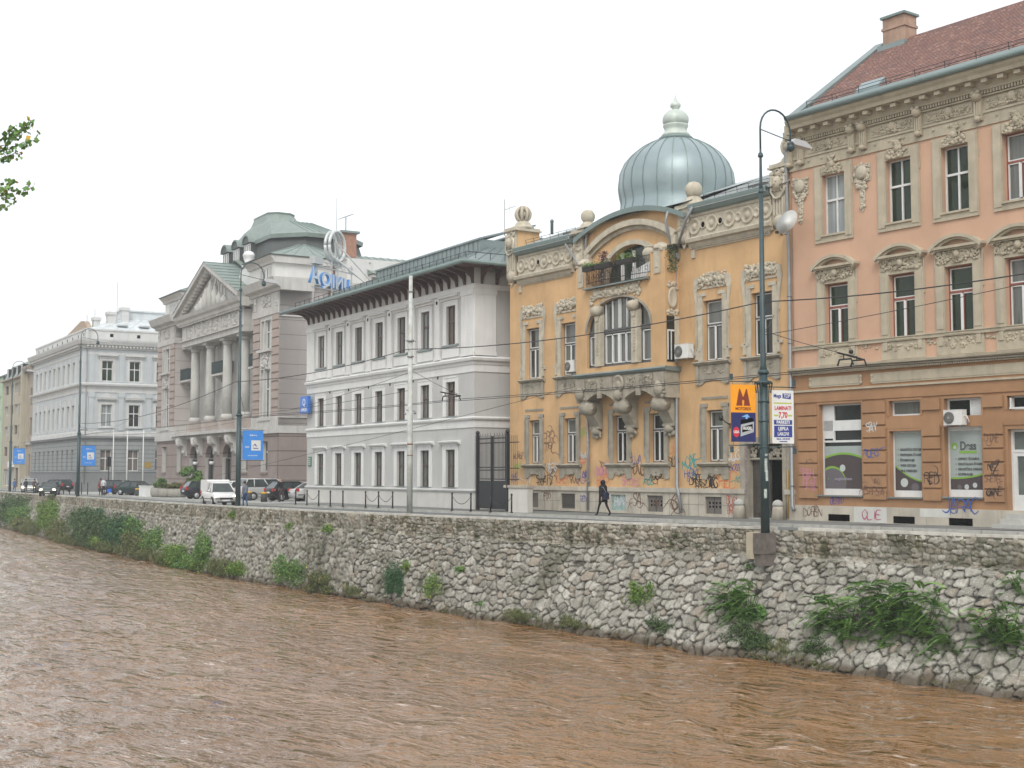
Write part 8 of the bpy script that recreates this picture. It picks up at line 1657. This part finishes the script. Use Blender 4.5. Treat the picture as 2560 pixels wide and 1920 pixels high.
# ================================================================== PLANTS ON THE WALL
def wall_pt(X, z): return float(wy(X, z))
def shrub(X, z, w_, h_, kind, label, n_, lsz, seed, m_=None, hang=False, group='plants growing from the river wall'):
    fs = math.sin(math.atan2(wall_pt(X, z), -X)); n_ = int(n_ * .6 * (1 + .5 / fs)); w_ = w_ / fs * (1.1 if fs > .5 else .85) * (1.04 if kind == 'ferny' else 1); h_ *= 1.08
    y = wall_pt(X, z); q = np.random.default_rng(seed); t = empty('wall_shrub' if kind != 'ferny' else 'tree_of_heaven_sapling', (X, y, z - h_ / 2), 0, label, 'plant' if kind != 'ferny' else 'sapling', group)
    dpt = min(.9, .28 * w_ + .15)
    st_ = MB(); ns = 5
    if kind == 'ferny':
        cos, vs_ = [], []
        nf = int(95 * w_ * h_ / 4) + 14
        for k in range(nf):
            bx, bz = q.uniform(-.42, .42) * w_, q.uniform(.12, 1.0) * h_; by = -q.uniform(.05, .25) - .25 * dpt
            az = q.uniform(math.pi * 1.02, math.pi * 1.98); el = q.uniform(-.15, .85); L = q.uniform(.55, 1.0) * (.6 + .17 * min(w_, 3.8))
            d = np.array([math.cos(az) * math.cos(el), math.sin(az) * math.cos(el) * .8, math.sin(el)]); side = np.cross(d, [0, 0, 1]); side /= np.linalg.norm(side) + 1e-9
            npair = 17; pv = q.random()
            for i in range(npair):
                s_ = (i + 1) / npair; P = np.array([bx, by, bz]) + d * L * s_ + np.array([0, 0, -.48 * L * s_ * s_])
                ll = .125 * L * (1.15 - .75 * abs(s_ - .42)) * q.uniform(.85, 1.15)
                for e in (-1, 1):
                    tip = P + side * e * ll + d * ll * .35 + np.array([0, 0, -.22 * ll]); wv = d * ll * .34
                    cos += [P, (P + tip) / 2 + wv, tip, (P + tip) / 2 - wv]; vs_ += [min(1, max(0, .3 + .5 * pv + q.normal(0, .1)))] * 4
            if k % 4 == 0: st_.tube([(bx * .3, -.02, bz * .3), (bx * .7, by * .7, bz * .7), (bx, by, bz)], .012, 4)
        P = cloud(q, int(1100 * w_), (0, -.25 * dpt, h_ * .4), (w_ * .42, dpt * .4, h_ * .38)); c2, v2 = leaf_arr(P, .07, q); 
        leaf_obj('foliage', np.concatenate([np.array(cos), c2]), np.concatenate([np.array(vs_), v2 * .5]), m_ or LGF, t)
    else:
        P = cloud(q, n_, (0, -.30 * dpt, h_ * .5), (w_ * .52, dpt * .55, h_ * .52), int(6 + 4 * w_), .35)
        stray = q.random(n_) < .12; P[stray] += q.normal(0, .16, (stray.sum(), 3)); P[:, 1] = np.minimum(P[:, 1], .02)
        if kind == 'grass':
            c2, v2 = leaf_arr(P, lsz, q, 1.6, .12)
        else: c2, v2 = leaf_arr(P, lsz, q, .2 if not hang else -.6, .5)
        leaf_obj('foliage', c2, v2, m_ or LG, t)
    for k in range(ns): a = q.uniform(-.35, .35) * w_; st_.tube([(a * .3, .05, h_ * .1), (a * .6, -.10, h_ * .3), (a * .8, -.2 * dpt, h_ * .5)], .014, 4)
    st_.build('stems', wood_d, t)
S_ = [(-156.0, -2.9, 3.6, 2.8, 'b', 'mid green shrub filling the bank right of the leftmost dark mass', 3600, .11, LG), (-132.5, -3.6, 3.2, 1.9, 'b', 'olive shrub between the bright shrub and the big shrub bank', 3000, .10, LO), (-118.6, -2.2, 2.4, 2.0, 'b', 'greyish shrub crown above the big shrub bank', 2600, .10, LI), (-104.6, -2.5, 2.2, 2.0, 'b', 'thin green shrub above the olive shrub', 2200, .09, LG), (-99.5, -4.05, 2.6, 1.0, 'g', 'grass under the dark upright shrub', 1500, .15, LO), (-88.6, -4.1, 2.2, 1.1, 'b', 'fresh green clump joining the vivid bush and the tall shrub', 2000, .07, LG), (-109.5, -4.1, 4.0, 1.0, 'g', 'long grass at the foot of the big shrub bank', 2400, .17, LO), (-78.5, -3.9, 1.6, 1.1, 'b', 'pale green weeds low on the wall right of the brown grass', 1200, .06, LB), (-63.5, -4.1, 1.6, .8, 'g', 'grass tuft at the water left of the ivy cushion', 900, .1, LO), (-45.0, -4.15, 1.5, .6, 'g', 'low weeds at the water below the walking person', 800, .09, LO), (-48.5, -4.2, 1.6, .5, 'g', 'fringe of weeds at the water left of the low weeds', 800, .09, LO),
      (-161.5, -2.5, 5.0, 3.6, 'b', 'dark shrub mass on the wall at the far left edge', 5200, .13, LD), (-152.0, -3.7, 4.0, 1.5, 'b', 'low olive scrub between the leftmost shrub masses', 2400, .12, LO), (-139.3, -2.5, 3.4, 3.4, 'b', 'bright green shrub hanging down the wall at the left', 5200, .10, LB), (-146, -3.9, 4.5, 1.2, 'g', 'coarse grass at the waterline left of the bright shrub', 2600, .2, LO),
      (-122.5, -2.6, 3.4, 3.0, 'b', 'tall dark shrub at the left end of the big shrub bank', 4200, .11, LD), (-115.0, -3.1, 6.2, 3.4, 'b', 'broad dark green shrub, middle of the big shrub bank', 8500, .11, LD), (-107.5, -3.1, 4.0, 3.0, 'b', 'grey green shrub at the right end of the big shrub bank', 4600, .10, LI), (-113, -4.0, 3.0, 1.2, 'b', 'brighter green clump low in the big shrub bank', 2200, .09, LB), (-126, -4.2, 5.0, .9, 'g', 'olive grass at the water left of the big shrub bank', 2400, .18, LO),
      (-102.0, -3.6, 3.2, 2.0, 'b', 'olive shrub low on the wall left of the vivid green bush', 3200, .09, LO), (-97.6, -3.0, 2.2, 1.8, 'b', 'dark upright shrub above the vivid green bush', 2300, .08, LG), (-91.6, -3.85, 2.6, 1.7, 'b', 'vivid light green bush at the water', 4200, .075, LB), (-94.6, -4.2, 1.6, .9, 'g', 'tuft of grass left of the vivid green bush', 1100, .15, LO),
      (-85.8, -3.3, 1.9, 2.7, 'b', 'tall narrow green shrub rising to mid wall', 3600, .075, LG), (-86.4, -4.1, 2.6, .9, 'b', 'low leafy clump at the foot of the tall narrow shrub', 1800, .07, LB), (-81.5, -4.1, 2.2, 1.1, 'g', 'brownish grass right of the tall narrow shrub', 1700, .14, LO), (-71.4, -3.65, 2.2, 1.8, 'b', 'mid green straggly bush in the middle of the wall', 2400, .065, LG), (-67.2, -4.0, 1.9, 1.4, 'b', 'low olive bush right of the straggly bush', 1900, .06, LO),
      (-73.0, -1.15, .65, .6, 'b', 'small green tuft high on the wall, left of two', 420, .05, LB), (-67.9, -1.1, .75, .6, 'b', 'small green tuft high on the wall, right of two', 460, .05, LB), (-82.5, -.62, .55, .8, 'b', 'green tuft hanging under the coping by the palace lamp post', 420, .05, LB), (-59.4, -3.55, 1.35, 1.9, 'b', 'dense bluish green ivy cushion at the water', 4200, .045, LI), (-58.9, -2.7, .8, .7, 'b', 'light green top growth over the ivy cushion', 700, .045, LB),
      (-55.7, -3.5, 1.1, 1.2, 'b', 'thin yellow green bush right of the ivy cushion', 1200, .045, LB), (-54.2, -2.6, .55, .45, 'b', 'small green tuft in the middle of the wall', 360, .04, LG), (-51.6, -4.0, .6, .45, 'b', 'tiny dark clump just above the water', 260, .04, LG), (-41.7, -3.0, .95, 1.6, 'b', 'yellow green bush under the yellow house door', 1700, .05, LB), (-39.9, -3.85, 1.0, .75, 'b', 'dark low bush right of the yellow green bush', 1100, .045, LD),
      (-36.5, -2.9, 1.6, 1.7, 'f', 'upright fern leaved sapling under the lamp post', 0, .1, None), (-35.3, -3.95, 1.7, 1.3, 'b', 'dark dense bush at the foot of the fern leaved sapling', 3000, .05, LD), (-31.9, -3.1, 1.7, 1.5, 'f', 'fern leaved sapling at the left side of the largest plant', 0, .1, None), (-29.4, -2.95, 3.1, 2.5, 'f', 'largest fern leaved sapling with long fronds on the right of the wall', 0, .1, None), (-32.2, -4.05, 1.1, .9, 'b', 'dark small leaved bush under the largest plant', 1500, .045, LD),
      (-26.0, -3.0, 1.5, 1.8, 'f', 'fern leaved sapling cut by the right edge', 0, .1, None), (-26.45, -1.6, .5, .8, 'f', 'small fronds high on the wall at the right edge', 0, .1, None), (-37.2, -1.5, .5, .5, 'b', 'small dark tuft below the lamp post block', 460, .04, LG), (-33.6, -4.1, 1.2, .7, 'g', 'grass tuft between the two big saplings', 700, .1, LO)]
for k, (X, z, w_, h_, kd, lb_l, n_, ls, m_) in enumerate(S_): shrub(X, z, w_, h_, {'b': 'bush', 'g': 'grass', 'f': 'ferny'}[kd], lb_l, int(n_ * 1.15), ls, 900 + k, m_)
# moss, weeds and silt plants along the waterline: uncountable
q = np.random.default_rng(31); X = q.uniform(-200, -20, 26000); X = X[(np.sin(X * .9) + np.sin(X * .37 + 1) + q.normal(0, .5, len(X))) > (.5 + .004 * (X + 60))]; z = -4.55 + np.abs(q.normal(0, .16, len(X))); Y = wy(X, z) - q.uniform(.02, .22, len(X))
c2, v2 = leaf_arr(np.stack([X, Y, z], -1), .065, q, .9, .22); tag(leaf_obj('waterline_weeds', c2, v2, LO, None), 'low weeds and moss along the waterline of the stone wall', 'weeds', None, 'stuff')
X = q.uniform(-130, -20, 16000); X = X[(np.sin(X * 1.7) + np.sin(X * .61 + 1) + q.normal(0, .4, len(X))) > .9]; z = -q.uniform(.15, 1.15, len(X)); Y = wy(X, z) - q.uniform(.05, .11, len(X))
c2, v2 = leaf_arr(np.stack([X, Y, z], -1), .035, q, .2, .4); tag(leaf_obj('parapet_moss', c2, v2, LO, None), 'moss and small weeds in the joints of the upper wall band', 'moss', None, 'stuff')
# tree on the near bank whose twigs enter at the upper left
tr = empty('riverside_tree', (-24.5, .6, .42), 0, 'leafy tree whose twigs reach in at the upper left edge', 'tree')
tk = MB(); tk.tube([(0, 0, -.1), (.1, 0, 1.5), (-.1, .1, 3.2), (.1, .2, 5.5), (.2, .3, 7.5)], [.28, .22, .17, .12, .05], 10); tk.build('trunk', mat('bark', (.14, .11, .085), var=.3, scale=6), tr)
def uw(px, py, D): t_ = (px - 1280) / 3300; X = D * (-math.cos(AZ) + math.sin(AZ) * t_); Y = D * (math.sin(AZ) + math.cos(AZ) * t_); return np.array([X + 24.5, Y - .6, D * (1182 - py) / 3300 + HC - .42])
q = np.random.default_rng(55); br_ = MB(); LV = []; D = 22.0
tw_ = [[(-420, 420), (-200, 400), (-60, 375), (10, 345), (45, 300)], [(-60, 375), (0, 365), (45, 348), (78, 336)], [(-60, 375), (-10, 390), (20, 372), (38, 378)], [(-10, 345), (20, 320), (50, 312), (58, 288)], [(-300, 560), (-120, 500), (-20, 470), (20, 468), (40, 475), (62, 452)], [(-20, 470), (5, 455), (20, 440)], [(-20, 470), (0, 490), (22, 492)], [(-20, 500), (0, 520)], [(-40, 350), (-5, 330), (18, 305)], [(-10, 372), (5, 392), (12, 388)]]
for k, path in enumerate(tw_):
    dd_ = D + q.uniform(-.3, .3); pts = [uw(px, py, dd_) for px, py in path]; br_.tube([tuple(p_) for p_ in pts], [.03 if px < -100 else .006 for px, py in path], 5)
    for (a, b), (p0, p1) in zip(zip(pts[:-1], pts[1:]), zip(path[:-1], path[1:])):
        if p1[0] < -70: continue
        n_ = int(max(4, np.linalg.norm(b - a) / .013)); 
        for i in range(n_): LV.append(a + (b - a) * q.random() + q.normal(0, .035, 3))
for k in range(9): a = q.uniform(0, 6.3); br_.tube([(0, .2, 4 + k * .35), (math.cos(a) * 1.2, math.sin(a) * 1.2, 5 + k * .4), (math.cos(a) * 2.4, math.sin(a) * 1.6 - .5, 5.6 + k * .4)], [.06, .035, .012], 6)
br_.build('branches', MATS['bark'], tr)
P = cloud(q, 9000, (-1.0, -1.6, 6.6), (2.6, 1.9, 2.8), 16)
LVa = np.array(LV); px_ = lambda p_: 1280 + 3300 * (((p_[:, 0] - 24.5) * math.sin(AZ) + (p_[:, 1] + .6) * math.cos(AZ)) / (-(p_[:, 0] - 24.5) * math.cos(AZ) + (p_[:, 1] + .6) * math.sin(AZ)))
P = P[px_(P) < -40]
c1, v1 = leaf_arr(LVa, .05, q, 0, .8); c2, v2 = leaf_arr(P, .06, q, 0, .7)
leaf_obj('crown', np.concatenate([c1, c2]), np.concatenate([v1, v2]), leafmat('leaf_fresh', (.09, .20, .06), (.26, .40, .12), (.55, .35, .04)), tr)
# trees of the park on the viewer's own bank: never in frame, but they shade the low sky and are mirrored in the windows
q = np.random.default_rng(91); cs, vs2 = [], []
for k in range(26):
    X = -150 + k * 7.2 + q.uniform(-2, 2); Yt = q.uniform(-30, -13); H = q.uniform(8, 15)
    P = cloud(q, 1500, (X, Yt, H * .62 + .4), (4.6, 4.2, H * .45), 10, .5); c1, v1 = leaf_arr(P, .42, q, 0, .7); cs.append(c1); vs2.append(v1)
tag(leaf_obj('park_trees', np.concatenate(cs), np.concatenate(vs2), LG, None), 'dense park trees on the near bank behind the viewer', 'trees', None, 'stuff')
# ================================================================== AIR: thin even haze round the whole scene
hz = MB(); hz.box(-330, 65, -70, 210, -8.6, 44); hz = hz.build('haze', blackm); hz['kind'] = 'stuff'; hz['label'] = 'thin pale haze in the air over the river and the street'
m, n, p = newmat('haze_air'); n.nodes.remove(p); pv = N(n, 'ShaderNodeVolumePrincipled'); pv.inputs['Color'].default_value = (.93, .95, .95, 1); pv.inputs['Density'].default_value = .0008; pv.inputs['Anisotropy'].default_value = .2
n.links.new(pv.outputs[0], n.nodes['Material Output'].inputs['Volume']); hz.data.materials.clear(); hz.data.materials.append(m)
